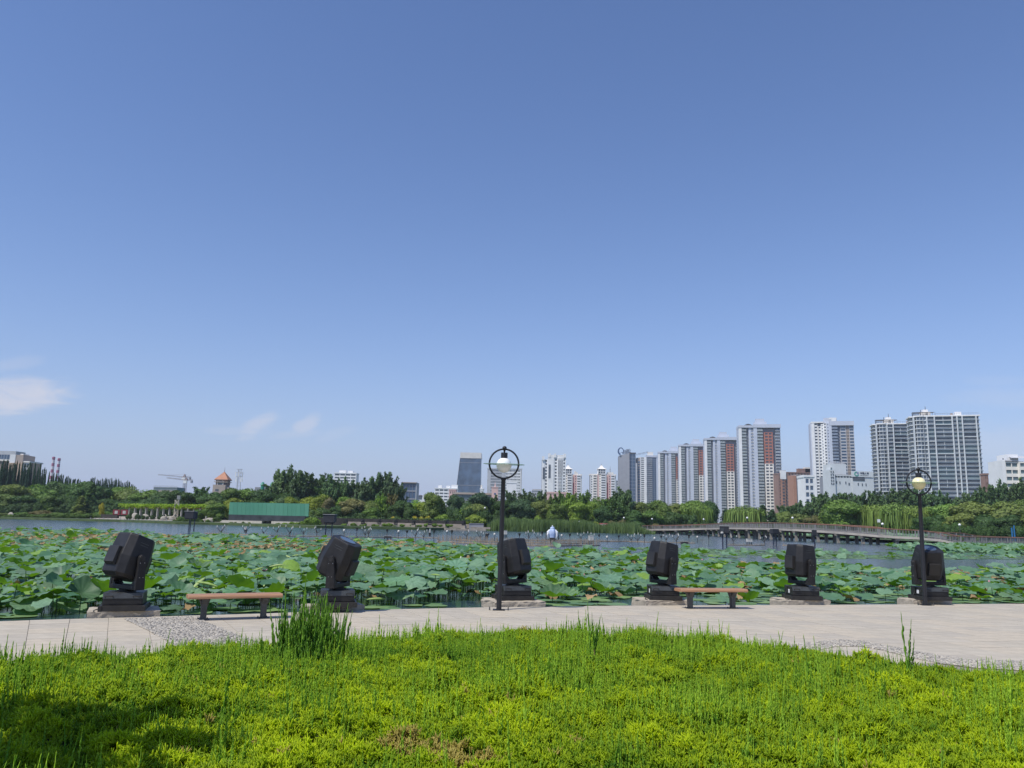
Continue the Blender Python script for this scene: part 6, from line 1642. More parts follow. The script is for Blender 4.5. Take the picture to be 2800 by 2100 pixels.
# ---- small city blocks between (plain masses with windows)
def block(name, label, px, w, ytop, depth, wall, glass, n, fh, ww=0.6, wh=1.5, yaw=0.0, top=None, joined=True, dep=14):
    b = Bld(name, label, px, depth, yaw); W_, H_ = b.m(w), b.z(ytop)
    b.box('core', 'dgrey', 0.3, W_ - 0.3, 1.25, dep, 0, H_ - 0.4); b.bay(0, W_, 0, H_, 'win', wall, 0, fh, glass=glass, n=n, ww=ww, wh=wh, joined=joined)
    b.box('wall', wall, 0.05, 0.35, 1.25, dep, 0, H_).box('wall', wall, W_ - 0.35, W_ - 0.05, 1.25, dep, 0, H_); b.box('parapet', wall, -0.2, W_ + 0.2, -0.2, dep + 0.2, H_, H_ + 0.9)
    for (xa, xb, yy, wl_) in (top or []): b.box('penthouse', wl_, W_ * xa, W_ * xb, 2, 8, H_ + 0.9, b.z(yy))
    return b
block('apartment_building', 'white flats with long balcony bands seen above the dark trees', 908, 60, 1294, 800, 'white', 'dark', 4, 3.0, 0.86, 1.5, top=[(0.2, 0.5, 1285, 'white'), (0.6, 0.82, 1286, 'white')]).done()
b = block('office_building', 'small blue glass office with a dark top, beside the tall dark trees', 1098, 36, 1322, 520, 'dgrey', 'blue', 4, 5.5, 0.93, 4.6, joined=False)
b.box('cornice', 'tan', -0.5, b.m(37), -0.8, 14, b.z(1320), b.z(1318)).box('wall', 'grey', b.m(36), b.m(38), 0, 14, 0, b.z(1318)); b.done()
b = Bld('low_building', 'low white building with dark roof letters and a red disc', 1134, 560); b.box('wall', 'white', 0, b.m(42), 0, 10, 0, b.z(1353)).box('wall', 'grey', b.m(22), b.m(40), -0.5, 0, b.z(1362), b.z(1352)); b.pane(b.m(16), 2.2, b.m(10), -0.15, b.z(1365), 'grey')
lt = MB()
for k in range(8): x = b.m(1 + k * 2.3); lt.box(x, x + b.m(1.4), -0.3, -0.1, b.z(1356.5), b.z(1353.5)); lt.box(x + b.m(0.5), x + b.m(0.9), -0.32, -0.12, b.z(1357), b.z(1353))
lt.build('roof_letters', m_sign, b.r); MB().cyl((b.m(30), -0.8, b.z(1355)), (b.m(30), -0.5, b.z(1355)), b.m(2.6), b.m(2.6), 14).build('red_disc', mat('sign_red', (0.55, 0.04, 0.05), 0.5), b.r); b.done()
block('apartment_building', 'white flats with balconies and two stair towers near the blue glass tower', 1186, 62, 1336, 760, 'white', 'dark', 5, 3.0, 0.8, 1.4, top=[(0.14, 0.3, 1326, 'white'), (0.5, 0.66, 1327, 'white'), (0.72, 1.0, 1324, 'white')]).done()
block('low_building', 'low pink house front beside the white flats', 1226, 18, 1341, 600, 'pink', 'dark', 3, 3.2, 0.4, 1.4).done()
block('low_building', 'small white turret house touching the blue glass tower', 1311, 9, 1338, 700, 'white', 'dark', 2, 3.2, 0.4, 1.4, top=[(0.1, 0.6, 1326, 'cream')]).done()
b = Bld('hall', 'long low tan hall roof below the blue glass tower', 1235, 480); b.box('roof', 'tan', 0, b.m(112), -1, 12, b.z(1351), b.z(1346)).box('wall', 'dgrey', b.m(1), b.m(110), 0, 11, 0, b.z(1351.2)); b.pane(b.m(24), 4, b.m(38), -0.2, b.z(1363), 'teal'); b.done()
b = Bld('pink_tower_house', 'pink tower house with a spire and a round blue emblem', 1343, 470); b.box('wall', 'pink', 0, b.m(17), 0, 7, 0, b.z(1333)).box('cornice', 'pink', -0.2, b.m(17.5), -0.2, 7.2, b.z(1333), b.z(1331))
b.get('spire', 'pink').frustum((b.m(7), b.m(10), 2, 5), (b.m(8.4), b.m(8.7), 3.4, 3.6), b.z(1331), b.z(1317)); MB().cyl((b.m(9), -0.3, b.z(1350)), (b.m(9), 0.05, b.z(1350)), b.m(2.6), b.m(2.6), 14).build('emblem', mat('sign_blue', (0.05, 0.10, 0.22), 0.5), b.r); b.done()
block('white_block', 'white windowless block stepping up behind the white globed lamp', 1383, 28, 1321, 520, 'white', 'dark', 1, 9, 0.12, 2, top=[(0.3, 0.9, 1317, 'white')]).done()
block('low_building', 'low grey house with tan roof beside the pale grey tower', 1455, 26, 1342, 500, 'grey', 'dark', 5, 3.4, 0.5, 1.4, top=[(0.05, 1.0, 1337, 'tan')]).done()
block('low_building', 'low pink block in front of the pale grey tower', 1497, 52, 1349, 460, 'pink', 'dark', 4, 4, 0.15, 1.4).done()

# ---- between the row and the white-blue tower (x 2133-2230)
b = block('apartment_building', 'brown brick flats with a white upper storey behind the tall row tower', 2131, 26, 1296, 760, 'brick', 'dark', 3, 2.9, 0.5, 1.4, joined=False); W_ = b.m(26)
b.box('wall', 'white', 2, W_ * 0.8, -1.2, 1, b.z(1310), b.z(1287)).box('penthouse', 'grey', W_ * 0.4, W_ * 0.9, 2, 6, b.z(1294), b.z(1285)); b.get('wall', 'orange').box(2.2, W_ * 0.7, -1.0, 1, 0, b.z(1310.2)); 
for i in range(16): b.pane(2.0, 1.5, 4.4, -1.3, 3 + i * 2.9, 'dark'); b.pane(1.6, 1.5, 8.0, -1.3, 3 + i * 2.9, 'dark')
b.done()
block('apartment_building', 'dark brick flats with a flat roof room behind the orange slab', 2156, 72, 1293, 820, 'brick', 'dark', 8, 2.9, 0.45, 1.4, top=[(0.46, 0.95, 1280, 'brick'), (0.72, 0.95, 1276, 'cream')]).done()
b = Bld('office_building', 'orange and blue glass office block beside a white one', 2172, 700); b.box('wall', 'orange', 0, b.m(8), -1, 14, 0, b.z(1300)).box('wall', 'grey', b.m(8), b.m(14), 0, 14, 0, b.z(1300)); b.box('core', 'dgrey', b.m(14), b.m(31), 1.3, 14, 0, b.z(1301)); b.bay(b.m(14), b.m(31), 0, b.z(1300), 'glass', 'grey', 0, 3.6, glass='blue', n=2); b.box('parapet', 'grey', b.m(8), b.m(31.4), -0.4, 14.2, b.z(1300), b.z(1298)); b.done()
b = block('office_building', 'white block with square blue windows beside the white and blue tower', 2203, 27, 1306, 560, 'white', 'blue', 2, 4.6, 0.62, 3.0, joined=False); b.box('parapet', 'white', -0.3, b.m(27.5), -0.4, 14, b.z(1304), b.z(1299)); b.done()

# ---- white and blue tower (x 2225-2337)
b = Bld('apartment_tower', 'slim tower, half white walled and half blue glass bays', 2229, 750, math.radians(-14))
W_, Ha, Hb = b.m(108), b.z(1157), b.z(1147); fh = 2.9; f = W_ / 108
b.box('core', 'dgrey', 0.4, W_ - 0.4, 1.3, 16, 0, Ha - 0.4)
b.box('wall', 'pale', -b.m(3), 0.1, 1.0, 16, 0, Ha); b.bay(0, 7 * f, 0, Ha, 'blank', 'white', -0.5, fh); b.bay(7 * f, 15 * f, 0, Ha, 'win', 'white', 0, fh, n=1, ww=0.8, wh=1.5); b.bay(15 * f, 17.5 * f, 0, Ha - 3, 'blank', 'cream', 0.2, fh); b.bay(17.5 * f, 24 * f, 0, Ha - 3, 'win', 'white', 0.5, fh, n=1, ww=0.75, wh=1.5)
b.bay(24 * f, 31 * f, 0, Ha - 1, 'win', 'white', -0.2, fh, n=1, ww=0.3, wh=1.2); b.bay(31 * f, 38 * f, 0, Ha, 'win', 'white', -0.8, fh, n=1, ww=0.6, wh=1.5); b.bay(38 * f, 46 * f, 0, Ha, 'win', 'pale', -0.6, fh, n=1, ww=0.25, wh=1.0); b.bay(46 * f, 51 * f, 0, Hb, 'blank', 'pale', -1.4, fh)
b.bay(51 * f, 66 * f, 0, Hb - 6, 'balc', 'pale', -1.2, fh, glass='blue'); b.bay(66 * f, 73 * f, 0, Hb - 6, 'recess'); b.bay(73 * f, 88 * f, 0, Hb - 6, 'win', 'grey', 0, fh, n=1, ww=0.84, wh=1.7, glass='blue'); b.bay(88 * f, 96 * f, 0, Hb - 6, 'win', 'tan', 0.2, fh, n=2, ww=0.5, wh=2.2, joined=True); b.bay(96 * f, 108 * f, 0, Hb - 6, 'win', 'grey', 0, fh, n=1, ww=0.84, wh=1.7, glass='blue')
b.box('parapet', 'pale', 46 * f, 108.5 * f, -1.5, 16.2, Hb - 6, Hb - 2).box('penthouse', 'pale', 34 * f, 66 * f, 1, 10, Ha - 0.3, Hb + 1.5).box('penthouse', 'white', 46 * f, 64 * f, -1.2, 8, Hb - 1.9, b.z(1143)).box('parapet', 'white', -0.3, 31 * f, -0.7, 16.1, Ha, Ha + 1.2)
b.done()

# ---- white insurance office with its sign (x 2272-2392)
b = Bld('office_building', 'white office with a rooftop sign board, a green ring emblem and dark letters', 2272, 470)
s = b.m(1); zz = b.z
b.box('core', 'dgrey', 9 * s, 119 * s, 1.3, 20, 0, zz(1300))
b.box('wall', 'offw', 0, 14 * s, -1, 10, 0, zz(1284)); b.box('wall', 'offw', 10 * s, 53 * s, 3, 14, 0, zz(1267)); b.box('wall', 'offw', 14 * s, 61 * s, 0, 1.5, 0, zz(1305.5)).box('wall', 'offw', 14 * s, 62 * s, -0.1, 1.6, zz(1301), zz(1298.5))
for k in range(6): b.pane(5.5 * s, zz(1301) - zz(1305) , (18 + k * 8.2) * s, 0.5, zz(1305), 'dark'); b.box('wall', 'offw', (21.2 + k * 8.2) * s, (22.6 + k * 8.2) * s, 0.05, 1.5, zz(1305.3), zz(1301))
b.get('roof', 'steel').add([(16 * s, 0.5, zz(1298.4)), (62 * s, 0.5, zz(1298.4)), (52 * s, 6, zz(1294)), (18 * s, 6, zz(1294))], [(0, 1, 2, 3)])
b.box('wall', 'offw', 61.05 * s, 119 * s, -0.4, 10, 0, zz(1304)); b.pane(32 * s, 3.0, 79 * s, -0.6, zz(1313), 'dark', name='ribbon_window'); b.box('sign_board', 'offw', 60 * s, 119 * s, -0.8, -0.2, zz(1302.5), zz(1287))
for (xx, yy) in ((28, 1323), (44, 1323), (53, 1326), (77, 1326), (88, 1327), (98, 1327), (19, 1322)): b.pane(2.6 * s if xx not in (53,) else 3.4 * s, 1.5, xx * s, -0.15 if xx < 61 else -0.55, zz(yy), 'dark')
for k in range(5): 
    for q in range(2): b.pane(2.4 * s, 1.1, (3.4 + q * 6) * s, -1.15, zz(1293 + k * 8), 'dark')
em = MB(); cx, cz, ro, ri = 73 * s, zz(1294.5), 6.4 * s, 3.6 * s
for k in range(30):
    a0, a1 = math.radians(75 + 270 * k / 30), math.radians(75 + 270 * (k + 1) / 30)
    V = [(cx + r_ * math.cos(a), -0.95, cz + r_ * math.sin(a)) for a in (a0, a1) for r_ in (ri, ro)]
    em.add([V[0], V[1], V[3], V[2]] + [(p[0], -0.8, p[2]) for p in (V[0], V[1], V[3], V[2])], [(0, 1, 2, 3), (1, 5, 6, 2), (0, 4, 5, 1), (3, 2, 6, 7), (0, 3, 7, 4)])
em.build('emblem_ring', mat('sign_green', (0.10, 0.34, 0.27), 0.5, var=0.05), b.r)
MB().cyl((cx + 3.2 * s, -0.98, cz + 3.0 * s), (cx + 3.2 * s, -0.8, cz + 3.0 * s), 2.6 * s, 2.6 * s, 18).build('emblem_disc', mat('sign_violet', (0.28, 0.30, 0.46), 0.5, var=0.05), b.r)
text_mesh('中国人寿', 6.0 * s, m_sign, b.r, (82.5 * s, -0.9, zz(1294.5)), ex=0.06, sx=1.0); text_mesh('China Life Insurance', 2.7 * s, mat('sign_grey', (0.3, 0.3, 0.3), 0.6), b.r, (82.5 * s, -0.9, zz(1298.5)), ex=0.04)
dp = MB()
for k in range(16): x = (10 + k * 2.7) * s; dp.cyl((x, 4, zz(1267)), (x, 4, zz(1267) + rnd.uniform(0.8, 2.2)), 0.18, 0.14, 5)
dp.build('roof_aerials', WAL['grey'], b.r); tag(b.r.children[-1], kind='stuff'); text_mesh('中国人寿'[0], 2.6 * s, m_sign, b.r, (5 * s, -1.2, zz(1296)), ex=0.05); text_mesh('国', 2.6 * s, m_sign, b.r, (5 * s, -1.2, zz(1306)), ex=0.05); text_mesh('人', 2.6 * s, m_sign, b.r, (5 * s, -1.2, zz(1316)), ex=0.05); text_mesh('寿', 2.6 * s, m_sign, b.r, (5 * s, -1.2, zz(1325)), ex=0.05)
b.pane(4 * s, 5 * s, 4.5 * s, -1.1, zz(1284), 'teal', name='sign_panel'); b.done()

# ---- the two round-nosed towers (x 2380-2680)
def round_tower(px, wpx, ytop, depth, label, yaw):
    b = Bld('apartment_tower', label, px, depth, yaw, 'round-nosed towers'); W_, H_ = b.m(wpx), b.z(ytop); fh = 2.9; nf = int(H_ / fh); fh = H_ / nf
    R0 = b.m(22); x0 = b.m(9)
    def outline(off):
        P = [(0 - off, 9), (0 - off, 4 - off)] if True else []
        P += [(x0 - off * 0.3, 4 - off)]
        for k in range(9):                     # rounded nose
            a = math.pi + math.pi * k / 8 * 0.78; P.append((x0 + R0 * 0.62 + (R0 * 0.62 + off) * math.cos(a), 2.0 + (R0 * 0.45 + off) * math.sin(a)))
        P += [(x0 + R0 * 1.3, -off), (W_ + off, -off), (W_ + off, 18), (-off, 18)]
        return P
    core = outline(-0.7); b.get('glass_core', 'g:grey')
    MB().prism(core, 0, H_ - 0.3).build('glass_core', GLS['grey'], b.r)
    band = MB().prism(outline(0.35), -0.26, 0.26).mesh('balcony_band'); band.materials.append(WAL['offw'])
    rail = MB().prism(outline(0.20), 0.72, 0.98).mesh('balcony_band')
    for i in range(nf):
        o = obj('balcony_band', band, b.r, (0, 0, i * fh))
    # hand rails and window walls of the flat front, storey by storey
    segs = [(0.245, 0.34), (0.355, 0.60), (0.615, 0.67), (0.685, 0.745), (0.76, 0.945), (0.96, 0.995)]
    for i in range(nf):
        z = i * fh
        for j, (a, c) in enumerate(segs):
            xa, xb = W_ * a, W_ * c; jog = rnd.random()
            b.pane(xb - xa - 0.1, fh - 0.62, (xa + xb) / 2, 0.30 if jog < 0.9 else 0.55, z + 0.30, rnd.choice(('dark', 'dark', 'grey', 'teal')))
            if jog < 0.93: b.get('rails', 'offw').box(xa, xb, -0.9, -0.75, z + 0.74, z + 0.92)
            if j == 1 and i % 3 != 1: b.get('rails', 'offw').box((xa + xb) / 2 - 0.12, (xa + xb) / 2 + 0.12, -0.1, 0.28, z + 0.3, z + fh - 0.3)
    for a in (0.235, 0.347, 0.607, 0.677, 0.752, 0.952): b.get('piers', 'offw').box(W_ * a - 0.32, W_ * a + 0.42, -1.0, 1, 0, H_)
    b.get('piers', 'offw').box(W_ * 0.04, W_ * 0.055, -0.2, 4, 0, H_)
    for k in (1, 3, 5, 7):
        a = math.pi + math.pi * k / 8 * 0.78; c = (x0 + R0 * 0.62 + (R0 * 0.62 + 0.1) * math.cos(a), 2.0 + (R0 * 0.45 + 0.1) * math.sin(a)); b.get('piers', 'offw').box(c[0] - 0.12, c[0] + 0.12, c[1] - 0.1, c[1] + 0.3, 0, H_)
    rf = MB().prism(outline(0.6), H_ - 0.28, H_ + 0.6).build('roof_slab', WAL['white'], b.r)
    # roof-top pergola ring over the nose, plant room and railings
    pg = MB(); cx, cy, rr = x0 + R0 * 0.75, 4.0, R0 * 0.85; hp = b.m(12)
    for k in range(16):
        a = 6.2832 * k / 16; pg.cyl((cx + rr * math.cos(a), cy + rr * 0.6 * math.sin(a), H_ + 0.5), (cx + rr * math.cos(a), cy + rr * 0.6 * math.sin(a), H_ + hp), 0.14, 0.14, 4)
    for q in (0.55, 1.0): pg.tube([(cx + rr * math.cos(6.2832 * k / 24), cy + rr * 0.6 * math.sin(6.2832 * k / 24), H_ + hp * q) for k in range(24)], 0.22 if q == 1 else 0.1, 5, closed=True)
    for k in range(9): pg.box(cx - rr, cx + rr * 1.9, cy - rr * 0.5 + k * rr / 8, cy - rr * 0.5 + k * rr / 8 + 0.2, H_ + hp * 1.0, H_ + hp * 1.04)
    for x in np.arange(cx + rr, cx + rr * 2.0, 1.6): pg.box(x, x + 0.2, cy - 2, cy - 1.8, H_ + 0.5, H_ + hp)
    pg.box(cx + rr * 0.15, cx + rr * 0.22, cy, cy + 0.3, H_, H_ + hp * 1.7)
    pg.build('roof_pergola', WAL['steel'], b.r)
    b.box('plant_room', 'cream', cx + rr * 0.2, cx + rr * 1.5, 4, 10, H_ + 0.6, H_ + hp * 1.25).box('plant_room', 'white', cx + rr * 0.5, cx + rr * 1.2, 5, 9, H_ + hp * 1.25, H_ + hp * 1.8)
    MB().cyl((cx + rr * 0.9, 6, H_ + hp * 1.8), (cx + rr * 0.9, 6, H_ + hp * 2.6), 0.3, 0.12, 6).build('vent_pipe', WAL['steel'], b.r)
    rl = MB()
    for x in np.arange(cx + rr * 2, W_, 1.5): rl.box(x, x + 0.06, 0.0, 0.06, H_ + 0.6, H_ + 2.0)
    rl.box(cx + rr * 2, W_, 0.01, 0.05, H_ + 1.9, H_ + 2.02); rl.build('roof_railing', WAL['steel'], b.r)
    b.box('lift_room', 'white', W_ * 0.68, W_ * 0.77, 4, 9, H_ + 0.6, H_ + b.m(13)).box('chimney', 'tan', W_ * 0.61, W_ * 0.64, 3, 5, H_ + 0.6, H_ + b.m(9))
    b.done()
    for ch in b.r.children:
        if ch.name.startswith(('rails', 'piers')): tag(ch, kind='stuff')
    return b.r
round_tower(2506, 168, 1139.5, 575, 'broad pale tower with a rounded corner and roof pergola, the taller of two', math.radians(-17))
round_tower(2402, 140, 1160, 640, 'pale tower with a rounded corner, partly behind its taller twin', math.radians(-15))
# ---- right edge flats (x 2683-2800)
block('low_building', 'small brown brick house between the round-nosed tower and the white flats', 2700, 10, 1299, 420, 'brick', 'dark', 2, 3, 0.3, 1.2, dep=4).done()
b = Bld('apartment_building', 'white flats with a blank gable and bay windows behind the trees at the bridge foot', 2708, 360, math.radians(-6)); s = b.m(1)
b.box('wall', 'white', 40 * s, 48 * s, 0, 13, 0, b.z(1258)).box('wall', 'white', 62 * s, 92 * s, 3, 12, 0, b.z(1240)); b.box('core', 'dgrey', 48 * s, 100 * s, 1.4, 14, 0, b.z(1260))
b.bay(48 * s, 82 * s, 0, b.z(1262), 'win', 'cream', 0.1, 2.95, n=2, ww=0.82, wh=1.6, glass='teal'); b.bay(82 * s, 110 * s, 0, b.z(1262), 'win', 'cream', -1.0, 2.95, n=2, ww=0.8, wh=1.6, glass='teal')
b.get('roof', 'grey').add([(62 * s, -1, b.z(1252)), (112 * s, -1, b.z(1252)), (112 * s, 6, b.z(1243)), (74 * s, 6, b.z(1243))], [(0, 1, 2, 3)]); b.box('cornice', 'grey', 48 * s, 82 * s, -0.4, 1, b.z(1260.5), b.z(1258)); b.pane(3 * s, 4 * s, 52 * s, 2.8, b.z(1255), 'dark'); b.done()

# ---- left skyline
b = Bld('apartment_building', 'beige brick flats with a white lift tower behind the poplars', -96, 420, math.radians(3)); s = b.m(1); zz = b.z
b.box('core', 'dgrey', 0.5, 154 * s, 1.4, 10.5, 0, zz(1262)); b.bay(0, 62 * s, 0, zz(1258), 'win', 'beige', 0, 3.0, n=6, ww=0.45, wh=1.6, joined=False); b.bay(62 * s, 88 * s, 0, zz(1258), 'win', 'tan', -0.6, 3.0, n=3, ww=0.6, wh=1.6, joined=False); b.bay(88 * s, 104 * s, 0, zz(1258), 'win', 'tan', 0.3, 3.0, n=1, ww=0.4, wh=1.6, joined=False); b.box('wall', 'beige', 104 * s, 140 * s, -2, 12, 0, zz(1263)); b.bay(140 * s, 156 * s, 0, zz(1262), 'win', 'white', -0.9, 3.0, n=2, ww=0.7, wh=1.7, joined=False); b.box('wall', 'beige', 154 * s, 156.4 * s, -0.4, 11, 0, zz(1260))
b.box('cornice', 'cream', -0.5, 104 * s, -1.2, 12, zz(1258), zz(1254)).box('cornice', 'cream', 138 * s, 157.5 * s, -1.4, 12, zz(1261), zz(1257)); b.box('lift_tower', 'white', 104.2 * s, 119 * s, -1.8, 10, zz(1263), zz(1240)).box('lift_tower', 'tan', 119 * s, 139 * s, -1.6, 10, zz(1263), zz(1240.5)).box('vent', 'cream', 126 * s, 134 * s, 0, 6, zz(1240.5), zz(1237)); b.done()
b = Bld('office_building', 'glass topped office just behind the beige brick flats', -40, 700); b.box('core', 'dgrey', 0.5, b.m(61), 1.3, 14, 0, b.z(1252)); b.bay(0, b.m(62), 0, b.z(1242), 'glass', 'grey', 0, 4, glass='blue', n=8); b.box('crown', 'grey', 0, b.m(62), -0.2, 14, b.z(1242), b.z(1232)); b.done()
m_chr, m_chw = mat('chimney_red', (0.30, 0.06, 0.13), 0.7, var=0.1), mat('chimney_white', (0.62, 0.58, 0.60), 0.7, var=0.08)
for (x, yt, lab) in ((129.5, 1249, 'red and white banded chimney, the taller of its pair'), (145, 1253, 'red and white banded chimney, the lower of its pair')):
    p = D(x, 1400, 1500); r = thing('chimney', lab, 'chimney', (p.x, 1500, 0.3), 0, 'banded chimneys'); zt = D(x, yt, 1500).z; k = 7; zb = D(x, 1310, 1500).z
    MB().lathe([(3.4, 0), (2.9, zb)], n=14).build('shaft', m_chw, r, True)
    hb = (zt - zb) / k
    for q in range(k): MB().lathe([(2.9 - 0.09 * q, zb + q * hb), (2.9 - 0.09 * (q + 1), zb + (q + 1) * hb)], n=14).build('band', m_chr if q % 2 == 0 else m_chw, r, True)
    MB().lathe([(2.5, zt - 4), (2.75, zt - 3.5), (2.75, zt - 1), (2.4, zt - 0.5)], n=14).build('collar', m_chr, r, True)
b = Bld('site_building', 'building under teal scaffold mesh beside two tower cranes', 414, 640); b.box('wall', 'teal', 0, b.m(64), 0, 16, 0, b.z(1331)).box('wall', 'tan', b.m(14), b.m(64), -0.4, 0, 0, b.z(1340)); sc_ = MB()
for k in range(26): sc_.box(b.m(k * 2.5), b.m(k * 2.5) + 0.12, -0.3, -0.15, 0, b.z(1327.5 - 0.0))
for q in range(3): sc_.box(0, b.m(64), -0.32, -0.2, b.z(1328 + q * 5), b.z(1328 + q * 5) + 0.2)
sc_.build('scaffold', WAL['grey'], b.r); tag(b.r.children[-1], kind='stuff'); b.done()
m_crane = mat('crane_rust', (0.19, 0.15, 0.15), 0.7, var=0.2)
def crane(px, ytop, yj, xe, depth, lab):
    p = D(px, 1400, depth); r = thing('tower_crane', lab, 'crane', (p.x, depth, 0.3), 0, 'tower cranes by the building site'); k = 1 / ppm(depth); zj = D(px, yj, depth).z - 0.3; zt = D(px, ytop, depth).z - 0.3
    def lattice(name, a, b_, w, n_):
        mb = MB(); a, b_ = Vector(a), Vector(b_); dv = (b_ - a); t = dv.normalized(); u = Vector((0, 1, 0)); v_ = t.cross(u).normalized()
        cs = [u * w + v_ * w, -u * w + v_ * w, -u * w - v_ * w, u * w - v_ * w]
        for c in cs: mb.cyl(a + c, b_ + c, 0.08, 0.08, 4)
        for i in range(n_):
            for q in range(4): mb.cyl(a + dv * (i / n_) + cs[q], a + dv * ((i + 1) / n_) + cs[(q + 1) % 4], 0.045, 0.045, 3)
        return mb.build(name, m_crane, r)
    lattice('mast', (0, 0, 0), (0, 0, zj + 1), 0.55, 26)
    tip = ((xe - px) * k, 0, zj + (1.5 if True else 0)); lattice('jib', (0, 0, zj), tip, 0.35, 30); cj = (17 * k, 0, zj); lattice('counter_jib', (0, 0, zj), cj, 0.4, 6)
    MB().box(13 * k, 17 * k, -1, 1, zj - 2.2, zj - 0.2).build('counterweight', WAL['dgrey'], r); MB().frustum((-1.2, 1.2, -1.2, 1.2), (-0.2, 0.2, -0.2, 0.2), zj, zt).build('apex', m_crane, r)
    tb = MB(); tb.cyl((0, 0, zt), (tip[0] * 0.7, 0, zj + 1.2), 0.06, 0.06, 3); tb.cyl((0, 0, zt), (cj[0], 0, zj + 0.5), 0.06, 0.06, 3); tb.build('tie_rod', m_crane, r); MB().box(-1.6, 1.0, -1.8, -0.6, zj - 2.6, zj - 0.4).build('cab', WAL['white'], r)
crane(496, 1296, 1304, 424, 700, 'tower crane with the longer upper jib over the building site')
crane(501.5, 1305, 1312.5, 448, 640, 'tower crane with the lower jib over the building site')
# tower house with orange pyramid roof (x 575-616)
b = Bld('tower_house', 'stone tower house with an orange pyramid roof and arched window', 576, 400); s = b.m(1); zz = b.z
b.box('wall', 'tan', 0, 34 * s, 0, 34 * s, 0, zz(1325)).box('wall', 'tan', 4 * s, 42 * s, 1, 36 * s, 0, zz(1331)).box('wall', 'brick', 5 * s, 36 * s, 1.2, 30 * s, zz(1325), zz(1311)).box('cornice', 'tan', 2 * s, 39 * s, 0, 33 * s, zz(1318), zz(1316)).box('cornice', 'brick', 2.5 * s, 39 * s, 0, 33 * s, zz(1312.5), zz(1310))
b.get('roof', 'roof').frustum((2 * s, 39 * s, 0, 34 * s), (22.6 * s, 23.2 * s, 16 * s, 16.6 * s), zz(1310), zz(1288)); MB().cyl((22.9 * s, 16 * s, zz(1288.5)), (22.9 * s, 16 * s, zz(1275)), 0.12, 0.04, 4).build('spire', WAL['steel'], b.r)
ar = MB(); P = [(12 * s, zz(1325)), (24 * s, zz(1325)), (24 * s, zz(1317))] + [(18 * s + 6 * s * math.cos(a), zz(1317) + 5 * s * math.sin(a)) for a in np.linspace(0, math.pi, 8)] + [(12 * s, zz(1317))]
ar.add([(p[0], 0.9, p[1]) for p in P], [tuple(range(len(P)))]); ar.build('arched_window', GLS['teal'], b.r)
an = [(18 * s + 7.6 * s * math.cos(a), 0.7, zz(1317) + 6.6 * s * math.sin(a)) for a in np.linspace(0, math.pi, 10)]; MB().tube([(25.6 * s, 0.7, zz(1325))] + an + [(10.4 * s, 0.7, zz(1325))], 0.28, 5).build('arch_surround', WAL['cream'], b.r)
for x in (12, 29): b.pane(9 * s, 5 * s, x * s, -0.12 if x < 20 else 0.85, zz(1342), 'dark')
for x in (29, 34): b.pane(3 * s, 4 * s, x * s, 1.0, zz(1323), 'dark')
b.done()
# telecom lattice mast (x 637-656)
p = D(646, 1400, 360); r = thing('telecom_mast', 'slim lattice telecom mast ringed with aerials', 'mast', (p.x, 360, 0.3)); k = 1 / ppm(360); zt = D(646, 1283, 360).z - 0.3; mb = MB()
for q in range(3):
    a = q * 2.094 + 0.5; mb.cyl((7 * k * math.cos(a) * 1.2, 7 * k * math.sin(a), 0), (4.5 * k * math.cos(a), 4.5 * k * math.sin(a), zt), 0.11, 0.08, 5)
    for i in range(14):
        a2 = a + 2.094; z0_, z1_ = zt * i / 14, zt * (i + 1) / 14; f0, f1 = 1.2 - 0.5 * i / 14, 1.2 - 0.5 * (i + 1) / 14
        mb.cyl((6.4 * k * math.cos(a) * f0, 6.4 * k * math.sin(a) * f0, z0_), (6.4 * k * math.cos(a2) * f1, 6.4 * k * math.sin(a2) * f1, z1_), 0.05, 0.05, 3)
mb.build('lattice', WAL['grey'], r); rg = MB()
for zz_ in (0.93, 0.86): rg.tube([(9 * k * math.cos(t), 9 * k * math.sin(t), zt * zz_) for t in np.linspace(0, 6.283, 13)[:-1]], 0.06, 4, closed=True)
rg.tube([(8 * k * math.cos(t), 8 * k * math.sin(t), zt * 1.0) for t in np.linspace(0, 6.283, 13)[:-1]], 0.06, 4, closed=True); rg.build('platform_ring', WAL['grey'], r)
for q in range(9):
    a = q * 0.7; zc = zt * (0.9 if q % 2 else 0.8); MB().box(-0.16, 0.16, -0.08, 0.08, -1.0, 1.0).build('aerial', WAL['white'], r, loc=(9.3 * k * math.cos(a), 9.3 * k * math.sin(a), zc))
# two green roof caps (x 713, 739)
for (x, yb, lab) in ((713, 1333, 'round green roof cap nearer the telecom mast'), (739.5, 1333, 'round green roof cap nearer the tall dark trees')):
    p = D(x, 1400, 330); r = thing('roof_turret', lab, 'turret', (p.x, 330, 0.3), 0, 'green roof turrets'); k = 1 / ppm(330); z = lambda y: D(x, y, 330).z - 0.3
    MB().lathe([(5 * k, z(1340) - 8), (5 * k, z(1326)), ], n=14).build('drum', WAL['green'], r, True); MB().lathe([(6.2 * k, z(1326.5)), (6.4 * k, z(1325)), (4.5 * k, z(1322.5)), (4.2 * k, z(1321))], n=14).build('lower_roof', mat('cap_green_light', (0.10, 0.38, 0.27), 0.5, var=0.1), r, True); MB().lathe([(3.6 * k, z(1322)), (4.6 * k, z(1321)), (2.5 * k, z(1319)), (0.6 * k, z(1318)), (0.2 * k, z(1317))], n=14).build('cap', WAL['green'], r, True)
b = Bld('low_building', 'long low dark roof under the two green roof caps', 690, 332); b.box('wall', 'dgrey', 0, b.m(70), 1, 12, 0, b.z(1331.5)); b.done()
